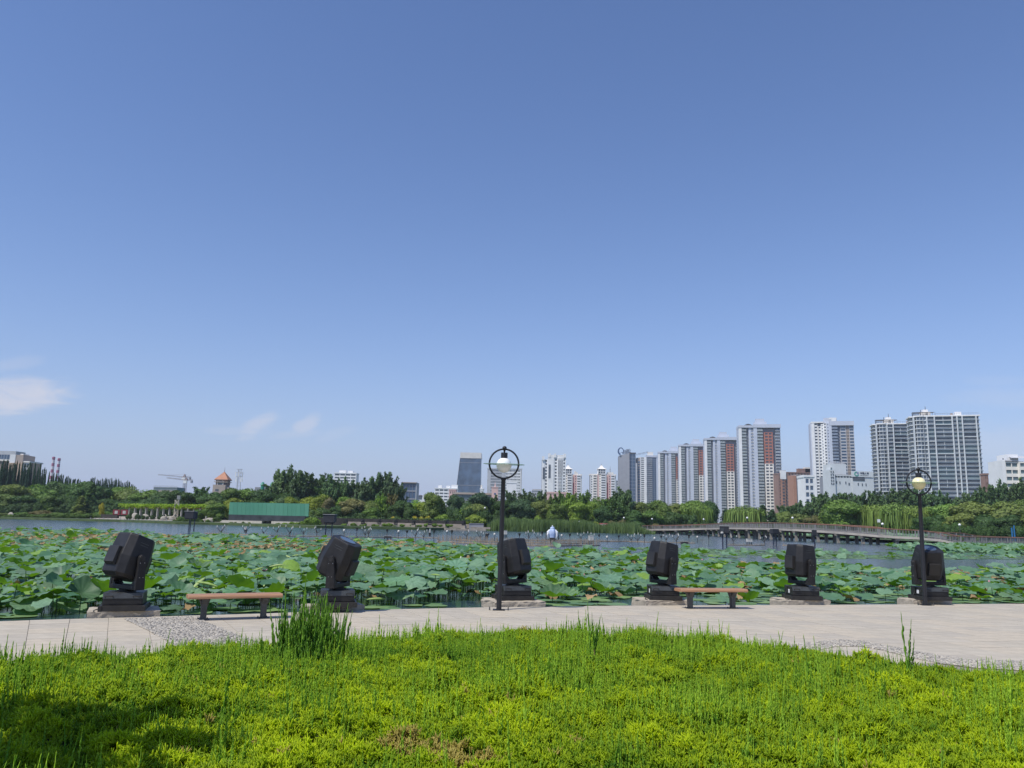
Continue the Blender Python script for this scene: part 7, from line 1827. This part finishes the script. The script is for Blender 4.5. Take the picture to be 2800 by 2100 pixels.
# ================================================================== far bank furniture
# ---- footbridge
BR = [(1785, 1459, 1448.5), (1850, 1461.5, 1448), (1927, 1464, 1446), (2000, 1469, 1444.5), (2090, 1474, 1445.5), (2170, 1478.5, 1449), (2252, 1482, 1453.5), (2300, 1484.5, 1457), (2361, 1487, 1462), (2415, 1489, 1467), (2460, 1490, 1469), (2513, 1491.5, 1471.5), (2570, 1493, 1476.5), (2602, 1494, 1487.5), (2650, 1495, 1489.5), (2800, 1496, 1491.5), (2900, 1496.5, 1492.5)]
m_deck = mat('bridge_fascia', (0.43, 0.39, 0.33), 0.85, var=0.15, scale=0.6)
m_pier = mat('bridge_pier', (0.30, 0.27, 0.225), 0.9, var=0.2, scale=0.7)
m_rail = mat('rail_concrete', (0.23, 0.225, 0.22), 0.85, var=0.1, scale=1)
m_hand = mat('rail_red_brown', (0.22, 0.11, 0.07), 0.7, var=0.2, scale=1)
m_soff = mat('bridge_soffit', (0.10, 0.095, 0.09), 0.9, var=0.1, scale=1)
brg = thing('footbridge', 'long low concrete footbridge with red-brown hand rails crossing the lake', 'bridge', G(2100, 1474, WATER_Z))
O = Vector(brg.location)
dk = []
for (x, yw, yf) in BR:
    p = G(x, yw, WATER_Z); q = D(x, yf, p.y); dk.append(Vector((q.x, q.y, q.z)))
dk = resample([dk[0] + (dk[0] - dk[1]) * 0.5] + dk, 3.0)
nrm = []
for i in range(len(dk)):
    t = (dk[min(i + 1, len(dk) - 1)] - dk[max(i - 1, 0)]); t.z = 0; t.normalize(); nrm.append(Vector((-t.y, t.x, 0)))
BW = 4.2
fs, sf, rl, hr = MB(), MB(), MB(), MB()
for i in range(len(dk) - 1):
    a, b_, na, nb = dk[i] - O, dk[i + 1] - O, nrm[i], nrm[i + 1]
    up = Vector((0, 0, 1))
    for s in (0, 1):
        oa, ob = a + na * BW * s, b_ + nb * BW * s
        v = [oa - up * 0.20, ob - up * 0.20, ob + up * 0.14, oa + up * 0.14, oa - up * 0.20 + na * 0.3 * (1 - 2 * s), ob - up * 0.20 + nb * 0.3 * (1 - 2 * s), ob + up * 0.14 + nb * 0.3 * (1 - 2 * s), oa + up * 0.14 + na * 0.3 * (1 - 2 * s)]
        fs.add(v, [(0, 1, 2, 3), (3, 2, 6, 7), (5, 4, 7, 6), (4, 5, 1, 0)])
        # railing: posts, balusters, red hand rail
        L = (ob - oa).length; nb_ = 7
        for k in range(nb_):
            p = oa.lerp(ob, k / nb_) + na * 0.12 * (1 - 2 * s); w = 0.08 if k == 0 else 0.022
            rl.box(p.x - w, p.x + w, p.y - w, p.y + w, p.z + 0.16, p.z + 1.12)
        p, q = oa + na * 0.12 * (1 - 2 * s), ob + nb * 0.12 * (1 - 2 * s)
        hr.cyl(p + up * 1.14, q + up * 1.14, 0.075, 0.075, 5); rl.cyl(p + up * 0.35, q + up * 0.35, 0.035, 0.035, 4)
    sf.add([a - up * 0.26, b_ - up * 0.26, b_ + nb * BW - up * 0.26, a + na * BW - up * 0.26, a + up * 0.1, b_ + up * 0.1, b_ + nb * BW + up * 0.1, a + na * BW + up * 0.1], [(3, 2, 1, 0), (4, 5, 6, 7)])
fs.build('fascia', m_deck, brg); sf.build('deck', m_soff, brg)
tag(rl.build('balusters', m_rail, brg), kind='stuff'); hr.build('hand_rail', m_hand, brg)
npier = 0
for i in range(2, len(dk) - 2):
    px_ = proj(dk[i])[0]
    if px_ > 2600 or i % 2: continue
    a = dk[i] - O; na = nrm[i]
    for s in (0.12, 0.5, 0.88):
        c = a + na * BW * s
        hw = 0.21
        MB().box(-hw, hw, -hw, hw, -1.2 - O.z * 0, a.z - 0.24).build('pier', m_pier, brg, loc=(c.x, c.y, 0)); npier += 1
    MB().add([a + na * 0.15 + Vector((-0.3, -0.3, -0.55)), a + na * 0.15 + Vector((0.3, -0.3, -0.55)), a + na * (BW - 0.15) + Vector((0.3, 0.3, -0.55)), a + na * (BW - 0.15) + Vector((-0.3, 0.3, -0.55)), a + na * 0.05 + Vector((-0.4, -0.3, -0.25)), a + na * 0.05 + Vector((0.4, -0.3, -0.25)), a + na * (BW - 0.05) + Vector((0.4, 0.3, -0.25)), a + na * (BW - 0.05) + Vector((-0.4, 0.3, -0.25))],
             [(0, 3, 2, 1), (4, 5, 6, 7), (0, 1, 5, 4), (1, 2, 6, 5), (2, 3, 7, 6), (3, 0, 4, 7)]).build('pier_cap', m_pier, brg)
# promenade behind the bridge foot with its own railing
fw = thing('railing', 'concrete railing with red-brown top rail along the raised path by the bridge foot', 'railing', G(2700, 1480, 0.3))
O2 = Vector(fw.location); rl, hr = MB(), MB()
fp = [D(x, y, d) for (x, y, d) in ((2540, 1471, 142), (2600, 1472, 146), (2640, 1474, 148), (2672, 1481, 149), (2720, 1483, 150), (2800, 1485, 152), (2900, 1487, 154))]
fp = resample(fp, 2.2)
for a, b_ in zip(fp, fp[1:]):
    a, b_ = a - O2, b_ - O2
    for k in range(7):
        p = a.lerp(b_, k / 7); w = 0.09 if k == 0 else 0.03; rl.box(p.x - w, p.x + w, p.y - w, p.y + w, p.z, p.z + 0.98)
    hr.cyl(a + Vector((0, 0, 1.0)), b_ + Vector((0, 0, 1.0)), 0.075, 0.075, 5); rl.add([a + Vector((0, 0, -0.5)), b_ + Vector((0, 0, -0.5)), b_ + Vector((0, 0, 0.05)), a + Vector((0, 0, 0.05))], [(0, 1, 2, 3)])
tag(rl.build('balusters', m_rail, fw), kind='stuff'); hr.build('top_rail', m_hand, fw)
# small globe lamps and a white notice by the bridge
m_lp = mat('park_lamp_pole', (0.05, 0.05, 0.05), 0.6)
def park_lamp(px, yg, depth, label):
    p = D(px, yg, depth); z0 = 0.3; r = thing('park_lamp', label, 'lamp', (p.x, p.y, z0), 0, 'small globe lamps in the park')
    MB().cyl((0, 0, 0), (0, 0, p.z - z0 - 0.15), 0.07, 0.05, 6).build('pole', m_lp, r); MB().ico((0, 0, p.z - z0), 0.26, 2).build('globe', m_globe_w, r, True)
for (x, y, d, l) in ((2167, 1416, 190, 'small globe lamp rising behind the bridge below the tallest row tower'), (2413, 1433, 160, 'small globe lamp before the weeping willows'), (2624, 1435, 160, 'small globe lamp by the clipped ball shrubs'), (2043, 1416, 200, 'small globe lamp before a weeping willow on the far bank'), (1924, 1420, 230, 'small globe lamp before round trees at the bridge start'), (1783, 1419, 240, 'small globe lamp where the reeds meet the bridge'), (1706, 1416, 240, 'small globe lamp behind the reeds near the red banner'),
                     (1584, 1427, 238, 'small globe lamp just above the reeds'), (1326, 1389, 226, 'tall thin globe lamp behind the grey block')): park_lamp(x, y, d, l)
p = D(2403, 1424, 156); r = thing('notice_board', 'white square notice on a thin pole by the bridge', 'sign', (p.x, p.y, 0.3)); MB().box(-0.28, 0.28, -0.03, 0.03, p.z - 0.6, p.z - 0.02).build('board', m_white, r); MB().cyl((0, 0.05, 0), (0, 0.05, p.z - 0.5), 0.045, 0.04, 6).build('pole', m_lp, r)
p = D(2770, 1452, 170); r = thing('blue_pole_sign', 'pair of blue painted poles under the trees by the raised path', 'poles', (p.x, p.y, 0.3)); mb_ = mat('pole_blue', (0.03, 0.18, 0.42), 0.5)
for dx in (-0.25, 0.25): MB().box(dx - 0.09, dx + 0.09, -0.09, 0.09, 0, p.z + 0.6 + dx).build('pole', mb_, r)

# ---- reed bed
def reed_mesh(seed):
    R_ = random.Random(seed); V, Fc = [], []
    for k in range(9):
        a = R_.random() * 6.28; x, y = R_.gauss(0, 0.16), R_.gauss(0, 0.16); h = R_.uniform(0.7, 1.05); ln = R_.uniform(0.05, 0.28); w = R_.uniform(0.02, 0.045); ca, sa = math.cos(a), math.sin(a); pa = R_.random() * 3.14
        o = len(V)
        for t in (0, 0.45, 0.8, 1.0):
            cx, cy, cz = x + ca * ln * t * t, y + sa * ln * t * t, h * (t - 0.12 * t * t * ln / 0.28); ww = w * (1 - t * 0.85)
            V += [(cx - math.cos(pa) * ww, cy - math.sin(pa) * ww, cz), (cx + math.cos(pa) * ww, cy + math.sin(pa) * ww, cz)]
        for q in range(3): Fc += [(o + 2 * q, o + 2 * q + 1, o + 2 * q + 3), (o + 2 * q, o + 2 * q + 3, o + 2 * q + 2)]
    return np_mesh('reed', np.array(V), np.array(Fc), m_reed)
m_reed = leaf_mat('reed_leaf', (0.06, 0.11, 0.035), (0.19, 0.27, 0.09), trans=0.3, inst=True)
REED = [reed_mesh(i) for i in range(4)]
poly = [(p.x, p.y) for p in (G(x, y, WATER_Z) for x, y in ((1335, 1451), (1385, 1452.5), (1500, 1455), (1600, 1456.5), (1700, 1458.5), (1784, 1461), (1786, 1457), (1700, 1452.5), (1600, 1450.5), (1500, 1449), (1385, 1446.5), (1325, 1445)))]
xs = [p[0] for p in poly]; ys = [p[1] for p in poly]
X = rng.uniform(min(xs), max(xs), 30000); Y = rng.uniform(min(ys), max(ys), 30000); k = poly_contains(poly, X, Y); X, Y = X[k][:4200], Y[k][:4200]; N = len(X)
pxs = np.array([proj((x, y, 0))[0] for x, y in zip(X, Y)])
hgt_r = np.where(pxs < 1640, 3.4, 3.2) * rng.uniform(0.8, 1.1, N) * (1 - 0.25 * np.exp(-((pxs - 1645) / 22) ** 2)) * np.clip((1792 - pxs) / 60, 0.25, 1) * np.clip((pxs - 1315) / 40, 0.4, 1)
rd = scatter('reeds', np.stack([X, Y, np.full(N, WATER_Z - 0.05)], 1), np.stack([rng.normal(0, 0.06, N), rng.normal(0, 0.06, N), rng.random(N) * 6.28], 1), np.stack([np.full(N, 2.4), np.full(N, 2.4), hgt_r], 1), rng.random(N), rng.integers(0, 4, N), REED)
tag(rd, 'dense belt of green reeds along the far shore', 'reeds'); print('reeds', N)
p = D(1655, 1438, 236); k = 1 / ppm(236); r = thing('banner', 'red banner with white characters on the bank behind the reeds', 'banner', (p.x, p.y, p.z)); MB().box(-16 * k, -15.5 * k, 0.1, 0.2, -1.4, 7 * k).box(15.5 * k, 16 * k, 0.1, 0.2, -1.4, 7 * k).build('post', m_lp, r); MB().box(-16 * k, 16 * k, 0, 0.1, 0, 7 * k).build('cloth', mat('banner_red', (0.50, 0.04, 0.05), 0.7), r)
t = text_mesh('公园欢迎您', 6.2 * k, m_white, r, (-15 * k, -0.03, 1.0 * k), ex=0.01, name='characters', sx=0.92)

# ---- green hoarding on its black base
p0 = D(625, 1410, 212); k = 1 / ppm(212); p1 = D(843, 1414, 208)
ang = math.atan2(p1.y - p0.y, p1.x - p0.x); Lh = (p1 - p0).length
hd = thing('hoarding', 'long green panelled hoarding on a black base at the water edge', 'hoarding', (p0.x, p0.y, 0), ang)
zt, zm, zb = D(735, 1375.5, 210).z, D(735, 1410, 210).z, D(735, 1424, 210).z
m_gp = [mat('hoarding_green_%d' % i, c, 0.55, var=0.06, scale=0.4) for i, c in enumerate(((0.075, 0.26, 0.165), (0.082, 0.275, 0.175), (0.07, 0.25, 0.16), (0.09, 0.285, 0.185)))]
npan = 19
for i in range(npan):
    w = Lh / npan; dz = rnd.uniform(-0.03, 0.03)
    o = MB().box(0.015, w - 0.015, rnd.uniform(-0.02, 0.02), 0.08, zm + dz, zt).build('panel', m_gp[rnd.randrange(4)], hd, loc=(i * w, 0, 0))
MB().box(0, Lh, 0.1, 0.18, zm, zt + 0.06).build('frame', mat('hoarding_frame', (0.03, 0.12, 0.08), 0.6), hd)
MB().box(0.2, Lh * 0.97, -0.3, 1.5, zb - 0.1, zm + 0.1).build('base', mat('black_granite', (0.045, 0.05, 0.052), 0.35, var=0.35, scale=0.6), hd)
MB().box(-1.5, Lh * 0.44, -0.6, 1.2, -0.3, zb - 0.1).box(Lh * 0.56, Lh * 0.92, -0.6, 1.2, -0.3, zb - 0.1).build('white_wall', mat('hoarding_wall', (0.55, 0.50, 0.42), 0.85, var=0.15), hd)
MB().box(Lh * 0.44, Lh * 0.56, 0.6, 1.4, -0.3, zb - 0.12).build('outlet', m_iron, hd)
def creeper(px0, px1, y, d, n_, hgt0, name, label, colr, wide=1.6):
    a, b_ = D(px0, y, d), D(px1, y, d); cnt_ = 0
    for i in range(n_):
        t = (i + rnd.random()) / n_; p = a.lerp(b_, t); k_ = ppm(p.y)
        zg = max(p.z, WATER_Z) if p.z < 0.9 else BANK_Z
        r = thing('shrub', place_label(label, px0 + (px1 - px0) * t, 'near'), 'shrub', (p.x, p.y + rnd.uniform(-0.4, 0.4), zg), rnd.random() * 6, name)
        s = hgt0 * rnd.uniform(0.7, 1.3); c = obj('crown', CROWN['bush'][i % 3], r); sz_ = s + max(0, p.z - zg) * rnd.uniform(0.6, 0.95); c.scale = (s * wide + 0.2 * (sz_ - s), s * wide + 0.2 * (sz_ - s), sz_); q = GREEN[colr]; j = rnd.uniform(1.0, 1.7); c.color = (q[0] * j, q[1] * j, q[2] * j, 1)
        st_ = obj('stem', TRUNK['bush'], r); st_.scale = (s, s, s * 0.6)
creeper(625, 725, 1436.5, 211, 9, 0.9, 'olive plants by the hoarding outlet', 'low creeping waterline plant', 'olive')
creeper(752, 835, 1438.5, 206, 9, 1.0, 'bright plants by the hoarding outlet', 'low bright waterline plant', 'bright')
creeper(838, 870, 1440, 202, 5, 1.9, 'leafy shrubs at the leafy end of the hoarding', 'leafy shrub spilling over the bank', 'bright', 1.2)
creeper(470, 610, 1431, 222, 9, 1.5, 'shrubs on the bank between pergola and hoarding', 'shrub on the stony bank', 'mid', 1.2)
creeper(-40, 320, 1419, 258, 26, 1.6, 'waterside shrubs below the wood by the brick flats', 'waterside shrub below the wood by the brick flats', 'mid', 1.5)
creeper(940, 1250, 1441, 200, 18, 0.8, 'low plants between the terrace wall and the water', 'low bright plant below the terrace wall', 'bright', 1.7)
creeper(340, 560, 1411, 245, 18, 0.75, 'shrubs under the pergola', 'low shrub under the vine pergola', 'dark', 1.6)
creeper(820, 1330, 1408, 222, 40, 2.2, 'undergrowth of the terrace', 'undergrowth shrub on the terrace', 'dark', 1.2)
creeper(1340, 1900, 1420, 256, 44, 2.0, 'undergrowth behind the reeds', 'undergrowth shrub behind the reeds', 'dark', 1.2)
creeper(1900, 2560, 1437, 235, 44, 1.6, 'undergrowth behind the bridge', 'undergrowth shrub behind the bridge', 'hedge', 1.2)
creeper(2540, 2820, 1448, 185, 18, 1.6, 'undergrowth beyond the bridge foot', 'undergrowth shrub on the bank beyond the bridge foot', 'hedge', 1.3)
creeper(-30, 470, 1400, 275, 36, 3.2, 'undergrowth of the wood by the brick flats', 'undergrowth shrub of the wood by the brick flats', 'dark', 1.2)
creeper(440, 640, 1400, 268, 18, 3.0, 'undergrowth between pergola and hoarding', 'undergrowth shrub between pergola and hoarding', 'dark', 1.2)

# ---- terrace wall, edging and its row of small searchlights
m_hedge = leaf_mat('hedge_leaf', (0.035, 0.075, 0.02), (0.075, 0.14, 0.03), trans=0.15)
def wall_run(name, label, cat, pts, zlo, zhi, thick, m, n_=1, part='block'):
    """coursed wall along photo points (x, y of its foot, depth)"""
    P = resample([D(x, y, d) for x, y, d in pts], 2.4); o0 = P[0]; r = thing(name, label, cat, (o0.x, o0.y, 0))
    for a, b_ in zip(P, P[1:]):
        an = math.atan2(b_.y - a.y, b_.x - a.x); L = (b_ - a).length
        o = MB().box(0.02, L - 0.02, 0, thick, zlo + rnd.uniform(-0.04, 0.04), zhi + rnd.uniform(-0.04, 0.04)).build(part, m, r, loc=(a.x - o0.x, a.y - o0.y, 0), bevel=0.03); o.rotation_euler = (0, 0, an)
    return r
wall_run('quay_wall', 'low weathered stone edging below the planted terrace', 'wall', [(835, 1443, 195), (940, 1445, 195), (1060, 1446.5, 196), (1164, 1449, 196), (1341, 1450, 198)], -0.4, 0.35, 0.8, m_stonebank)
wall_run('terrace_wall', 'pale terrace wall behind the small searchlights', 'wall', [(950, 1438, 206), (1060, 1439, 207), (1165, 1440, 207), (1290, 1441, 208)], 0.3, 1.35, 0.5, mat('terrace_stone', (0.40, 0.33, 0.27), 0.9, var=0.2, scale=0.6))
hw_ = wall_run('hedge_wall', 'long dark planter wall topped with hedge above the terrace wall', 'wall', [(835, 1432, 210), (960, 1433, 211), (1165, 1435, 211), (1290, 1437, 212)], 0.3, 2.2, 0.8, mat('planter_dark', (0.045, 0.04, 0.035), 0.85, var=0.3, scale=0.7), part='planter')
hp = resample([D(x, y, d) for x, y, d in [(835, 1432, 211), (960, 1433, 212), (1165, 1435, 212), (1290, 1437, 213)]], 0.8)
R_ = np.random.default_rng(5); Ph = np.concatenate([np.array([[p.x, p.y, 2.3]]) + R_.normal(0, 1, (34, 3)) * [0.4, 0.25, 0.16] for p in hp]); Vh, Fh = leaf_cloud(Ph - np.array(hw_.location), R_.normal(0, 0.6, Ph.shape) + [0, -0.4, 0.8], 0.20, R_)
obj('hedge', np_mesh('hedge', Vh, Fh, m_hedge, np.repeat(R_.random(len(Ph)), 4)), hw_)
wall_run('quay_wall', 'stone edging with pale caps below the rocks and pergola', 'wall', [(232, 1424, 252), (330, 1425.5, 250), (420, 1427, 246), (480, 1431.5, 232), (560, 1434, 222), (625, 1435.5, 218)], -0.4, 0.45, 0.8, m_stonebank)
pv = [D(x, y, d) for x, y, d in ((250, 1424, 253), (480, 1431, 233), (560, 1434, 223), (560, 1420, 236), (480, 1415, 262), (300, 1411, 268))]
tag(MB().add([(p.x, p.y, z) for p, z in zip(pv, (0.46, 0.46, 0.46, 1.05, 1.3, 1.3))] + [(p.x, p.y + 14, z) for p, z in zip(pv[3:], (1.05, 1.3, 1.3))], [(0, 1, 4, 5), (1, 2, 3, 4), (3, 6, 7, 4), (4, 7, 8, 5)]).build('shore_path', mat('shore_paving', (0.36, 0.32, 0.27), 0.9, var=0.1, scale=0.3)), kind='structure')
bo_g = 'white bollards on the stone edging'
for i in range(22):
    x = 248 + i * 11.5; p = D(x, 1418 + (x - 248) * 0.045, 250 - (x - 248) * 0.075)
    r = thing('bollard', 'small white capped bollard on the stone edging below the pergola', 'bollard', (p.x, p.y, 0.45), 0, bo_g); MB().lathe([(0.16, 0), (0.14, 0.2), (0.17, 0.24), (0.05, 0.34)], n=8).build('post', m_cabtop, r)
# rocks
m_rock = mat('rock', (0.38, 0.345, 0.285), 0.9, var=0.25, scale=0.8, bump=0.6)
for (x, yt, yb, w, d, l) in ((367.5, 1402, 1415.5, 14, 250, 'tall upright boulder on the paved shore'), (397, 1405.5, 1416, 18, 249, 'broad pale boulder on the paved shore'), (167, 1409.5, 1419, 14, 262, 'square white rock at the waterline below the wood'), (213, 1413.5, 1420, 9, 262, 'small square rock at the waterline below the wood'), (82, 1408, 1415, 9, 262, 'rounded white rock standing on flat stones'), (68, 1410, 1414, 16, 262, 'flat pale slab of rock beside a rounded white one'), (28, 1401, 1414, 16, 262, 'layered rock heap on the shore below the brick flats'),
                        (128, 1414.5, 1417, 10, 262, 'low flat rock next to the square white rock'), (542, 1422, 1432, 16, 224, 'low boulder near the stilted cabinets'), (575, 1414, 1426, 24, 224, 'pale boulder among shrubs between pergola and hoarding'), (605, 1425, 1434, 10, 220, 'small yellowish rock at the plain end of the hoarding'), (770, 1437, 1441, 14, 204, 'flat pale rock at the waterline below the hoarding'), (448, 1410, 1419, 16, 240, 'rough rock heap beneath the driftwood sculpture'), (468, 1412, 1419, 12, 240, 'reddish rock beside the driftwood sculpture')):
    c = D(x, yb, d); k = 1 / ppm(d); h = (yb - yt) * k; z0 = max(c.z, 0.0)
    o = MB().ico((0, 0, h * 0.25), (w * k / 1.9, w * k / 2.3, h * 0.75), 3, 0.13, int(x)).build('rock', m_rock); o.location = (c.x, c.y, z0 - 0.12); tag(o, l, 'rock')
# driftwood sculpture
c = D(458, 1413, 240); k = 1 / ppm(240); r = thing('driftwood_sculpture', 'bleached driftwood like sculpture curling up from rocks', 'sculpture', (c.x, c.y, c.z - 0.5)); m_drift = mat('driftwood', (0.52, 0.47, 0.38), 0.9, var=0.2, scale=1)
MB().tube([(-10 * k, 0, 0), (-4 * k, 0, 4 * k), (0, 0, 3 * k), (8 * k, 0, 5 * k), (15 * k, 0, 6 * k), (20 * k, 0, 12 * k), (18 * k, 0, 22 * k)], [3 * k, 2.6 * k, 2.2 * k, 1.6 * k, 1.3 * k, 1.0 * k, 0.6 * k], 7).build('limb', m_drift, r, True)
MB().tube([(-6 * k, -0.4, 1 * k), (-2 * k, -0.5, 7 * k), (-6 * k, -0.3, 11 * k)], [2 * k, 1.6 * k, 0.7 * k], 6).build('limb', m_drift, r, True); MB().tube([(6 * k, 0, 4 * k), (10 * k, 0.3, 1 * k), (16 * k, 0.4, -2 * k)], [1.6 * k, 1.3 * k, 0.9 * k], 6).build('limb', m_drift, r, True)
# lattice lamp mast by the pergola
c = D(481, 1408, 244); k = 1 / ppm(244); r = thing('floodlight_mast', 'leaning white lattice mast carrying a box shaped floodlight', 'mast', (c.x, c.y, 0.45)); zt = D(481, 1367, 244).z; mb = MB(); sx = [(-6, -1), (4, -1), (4, 4), (-6, 4)]
for q in range(4):
    mb.cyl((sx[q][0] * k, sx[q][1] * k, 0), (sx[q][0] * k * 0.95 + 1 * k, sx[q][1] * k, zt - 0.45), 0.09, 0.08, 5)
    for i in range(4):
        z0_, z1_ = (zt - 0.45) * i / 4, (zt - 0.45) * (i + 1) / 4; a_, b_ = sx[q], sx[(q + 1) % 4]; mb.cyl((a_[0] * k, a_[1] * k, z0_), (b_[0] * k, b_[1] * k, z1_), 0.06, 0.06, 4); mb.cyl((b_[0] * k, b_[1] * k, z0_), (a_[0] * k, a_[1] * k, z1_), 0.06, 0.06, 4)
mb.build('lattice', m_drift, r); MB().box(-1 * k, 7 * k, -1 * k, 5 * k, zt - 0.3, zt + 0.9).build('lamp_box', mat('lamp_box_grey', (0.25, 0.26, 0.25), 0.6), r)
# pergola with vines
p0, p1 = D(322, 1400, 262), D(565, 1404, 236); ang = math.atan2(p1.y - p0.y, p1.x - p0.x); Lp = (p1 - p0).length; k = 1 / ppm(250); pe = thing('pergola', 'long pergola of white posts roofed with bright green vine', 'pergola', (p0.x, p0.y, 1.25), ang); hp_ = D(400, 1389, 252).z - 1.25
for i in range(14):
    x = Lp * (0.14 + 0.86 * i / 13)
    for y in (0, 2.2): MB().box(x - 0.16, x + 0.16, y - 0.16, y + 0.16, -0.8, hp_).build('post', mat('pergola_post', (0.40, 0.38, 0.34), 0.8, var=0.1), pe)
for y in (0, 2.2): MB().box(0.05 * Lp, Lp, y - 0.1, y + 0.1, hp_, hp_ + 0.22).build('beam', m_hand, pe)
R_ = np.random.default_rng(6); nv = 12000; xs_ = R_.uniform(0.02, 1.0, nv) * Lp; Pv = np.stack([xs_, R_.uniform(-0.7, 2.9, nv), hp_ + 0.30 + 0.75 * R_.random(nv) ** 1.3 + 0.25 * np.sin(xs_ * 0.9) - 0.35 * (R_.random(nv) < 0.15)], 1); Vv, Fv = leaf_cloud(Pv, R_.normal(0, 0.6, Pv.shape) + [0, -0.4, 1], 0.2, R_)
obj('vine', np_mesh('vine', Vv, Fv, leaf_mat('vine_leaf', (0.14, 0.27, 0.015), (0.36, 0.48, 0.025), trans=0.3), np.repeat(R_.random(nv), 4)), pe)
for (x, l) in ((317, 'red display board with a pale poster, further from the pergola posts'), (339, 'red display board with a pale poster beside the pergola')):
    p = D(x, 1408, 256); k = 1 / ppm(256); r = thing('display_board', l, 'board', (p.x, p.y, p.z)); MB().box(-8.6 * k, -8 * k, 0.04, 0.16, -1.2, 0).box(8 * k, 8.6 * k, 0.04, 0.16, -1.2, 0).build('post', m_lp, r); MB().box(-9 * k, 9 * k, 0, 0.2, 0, 14 * k).build('panel', mat('board_red', (0.20, 0.022, 0.03), 0.6), r); MB().box(-4 * k, 4 * k, -0.06, -0.01, 3 * k, 11 * k).build('poster', m_cabtop, r)
p = D(298, 1411, 256); k = 1 / ppm(256); wl3 = MB().box(-22 * k, 22 * k, 0, 1.2, -0.9, 4.5 * k).build('planter_box', mat('planter_dark', (0.045, 0.04, 0.035), 0.85), None); wl3.location = p; tag(wl3, 'dark low planter box beside the red display boards', 'planter')
# small searchlights along the terrace and the grey block
def small_light(px, yt, yb, yp, d, label):
    c = D(px, yb, d); k = 1 / ppm(d); r = thing('searchlight', label, 'searchlight', (c.x, c.y, 0), rnd.uniform(-0.4, 0.4), 'small searchlights along the far terrace'); z0, z1 = D(px, yb, d).z, D(px, yt, d).z; h = z1 - z0
    MB().box(-0.55, 0.55, -0.5, 0.5, -0.3, z0).build('pedestal', m_stonebank, r); MB().box(-0.4, 0.4, -0.36, 0.36, z0, z0 + 0.25 * h).build('base_box', m_black, r)
    M = Matrix.Translation((0, 0, z0 + 0.65 * h)) @ Matrix.Rotation(rnd.uniform(-0.4, 0.4), 4, 'Y'); MB().prism(octa(0.38, 0.36, 0.13), -0.33 * h, 0.33 * h, M, octa(0.33, 0.31, 0.12)).build('head', m_black, r); MB().box(-0.46, -0.38, -0.1, 0.1, z0 + 0.25 * h, z0 + 0.7 * h).box(0.38, 0.46, -0.1, 0.1, z0 + 0.25 * h, z0 + 0.7 * h).build('yoke', m_black, r)
for (x, l) in ((946, 'small far searchlight on the pedestal next to the broad stilted cabinet'), (992, 'small far searchlight on the second pedestal of the terrace'), (1037, 'small far searchlight on the third pedestal of the terrace'), (1082, 'small far searchlight beside the shrubs on the fourth pedestal'), (1131, 'small far searchlight among bright shrubs on the terrace'), (1175, 'small far searchlight before the olive round tree'), (1222, 'small far searchlight next but one to the grey block'), (1268, 'small far searchlight next to the grey block')):
    small_light(x, 1419.5 + (x - 946) * 0.012, 1433 + (x - 946) * 0.012, 1445, 200, l)
p = D(1304, 1442, 204); k = 1 / ppm(204); r = thing('utility_block', 'plain grey slab walled block at the end of the terrace', 'block', (p.x, p.y, 0.3), 0.05); MB().box(-21 * k, 18 * k, 0, 3, 0, 14 * k).build('wall', WAL['dgrey'], r); MB().box(-16 * k, 36 * k, -1.2, 0, 0, 5 * k).build('plinth', m_stonebank, r); MB().box(-21.5 * k, 18.5 * k, -0.15, 3.1, 14 * k, 14.6 * k).build('coping', WAL['grey'], r)
# ================================================================== summer haze over the city
hz = bpy.data.materials.new('haze_air'); hz.use_nodes = True
hn = hz.node_tree.nodes; hn.clear()
ho = hn.new('ShaderNodeOutputMaterial'); hv = hn.new('ShaderNodeVolumePrincipled')
hv.inputs['Color'].default_value = (0.80, 0.88, 1.0, 1); hv.inputs['Density'].default_value = 0.00011; hv.inputs['Anisotropy'].default_value = 0.0
hz.node_tree.links.new(hv.outputs[0], ho.inputs['Volume'])
hzo = MB().box(-2650, 2650, -650, 2650, -2.4, 125).build('haze', hz)
tag(hzo, 'thin pale summer haze lying over the lake and the city', 'haze', kind='stuff')
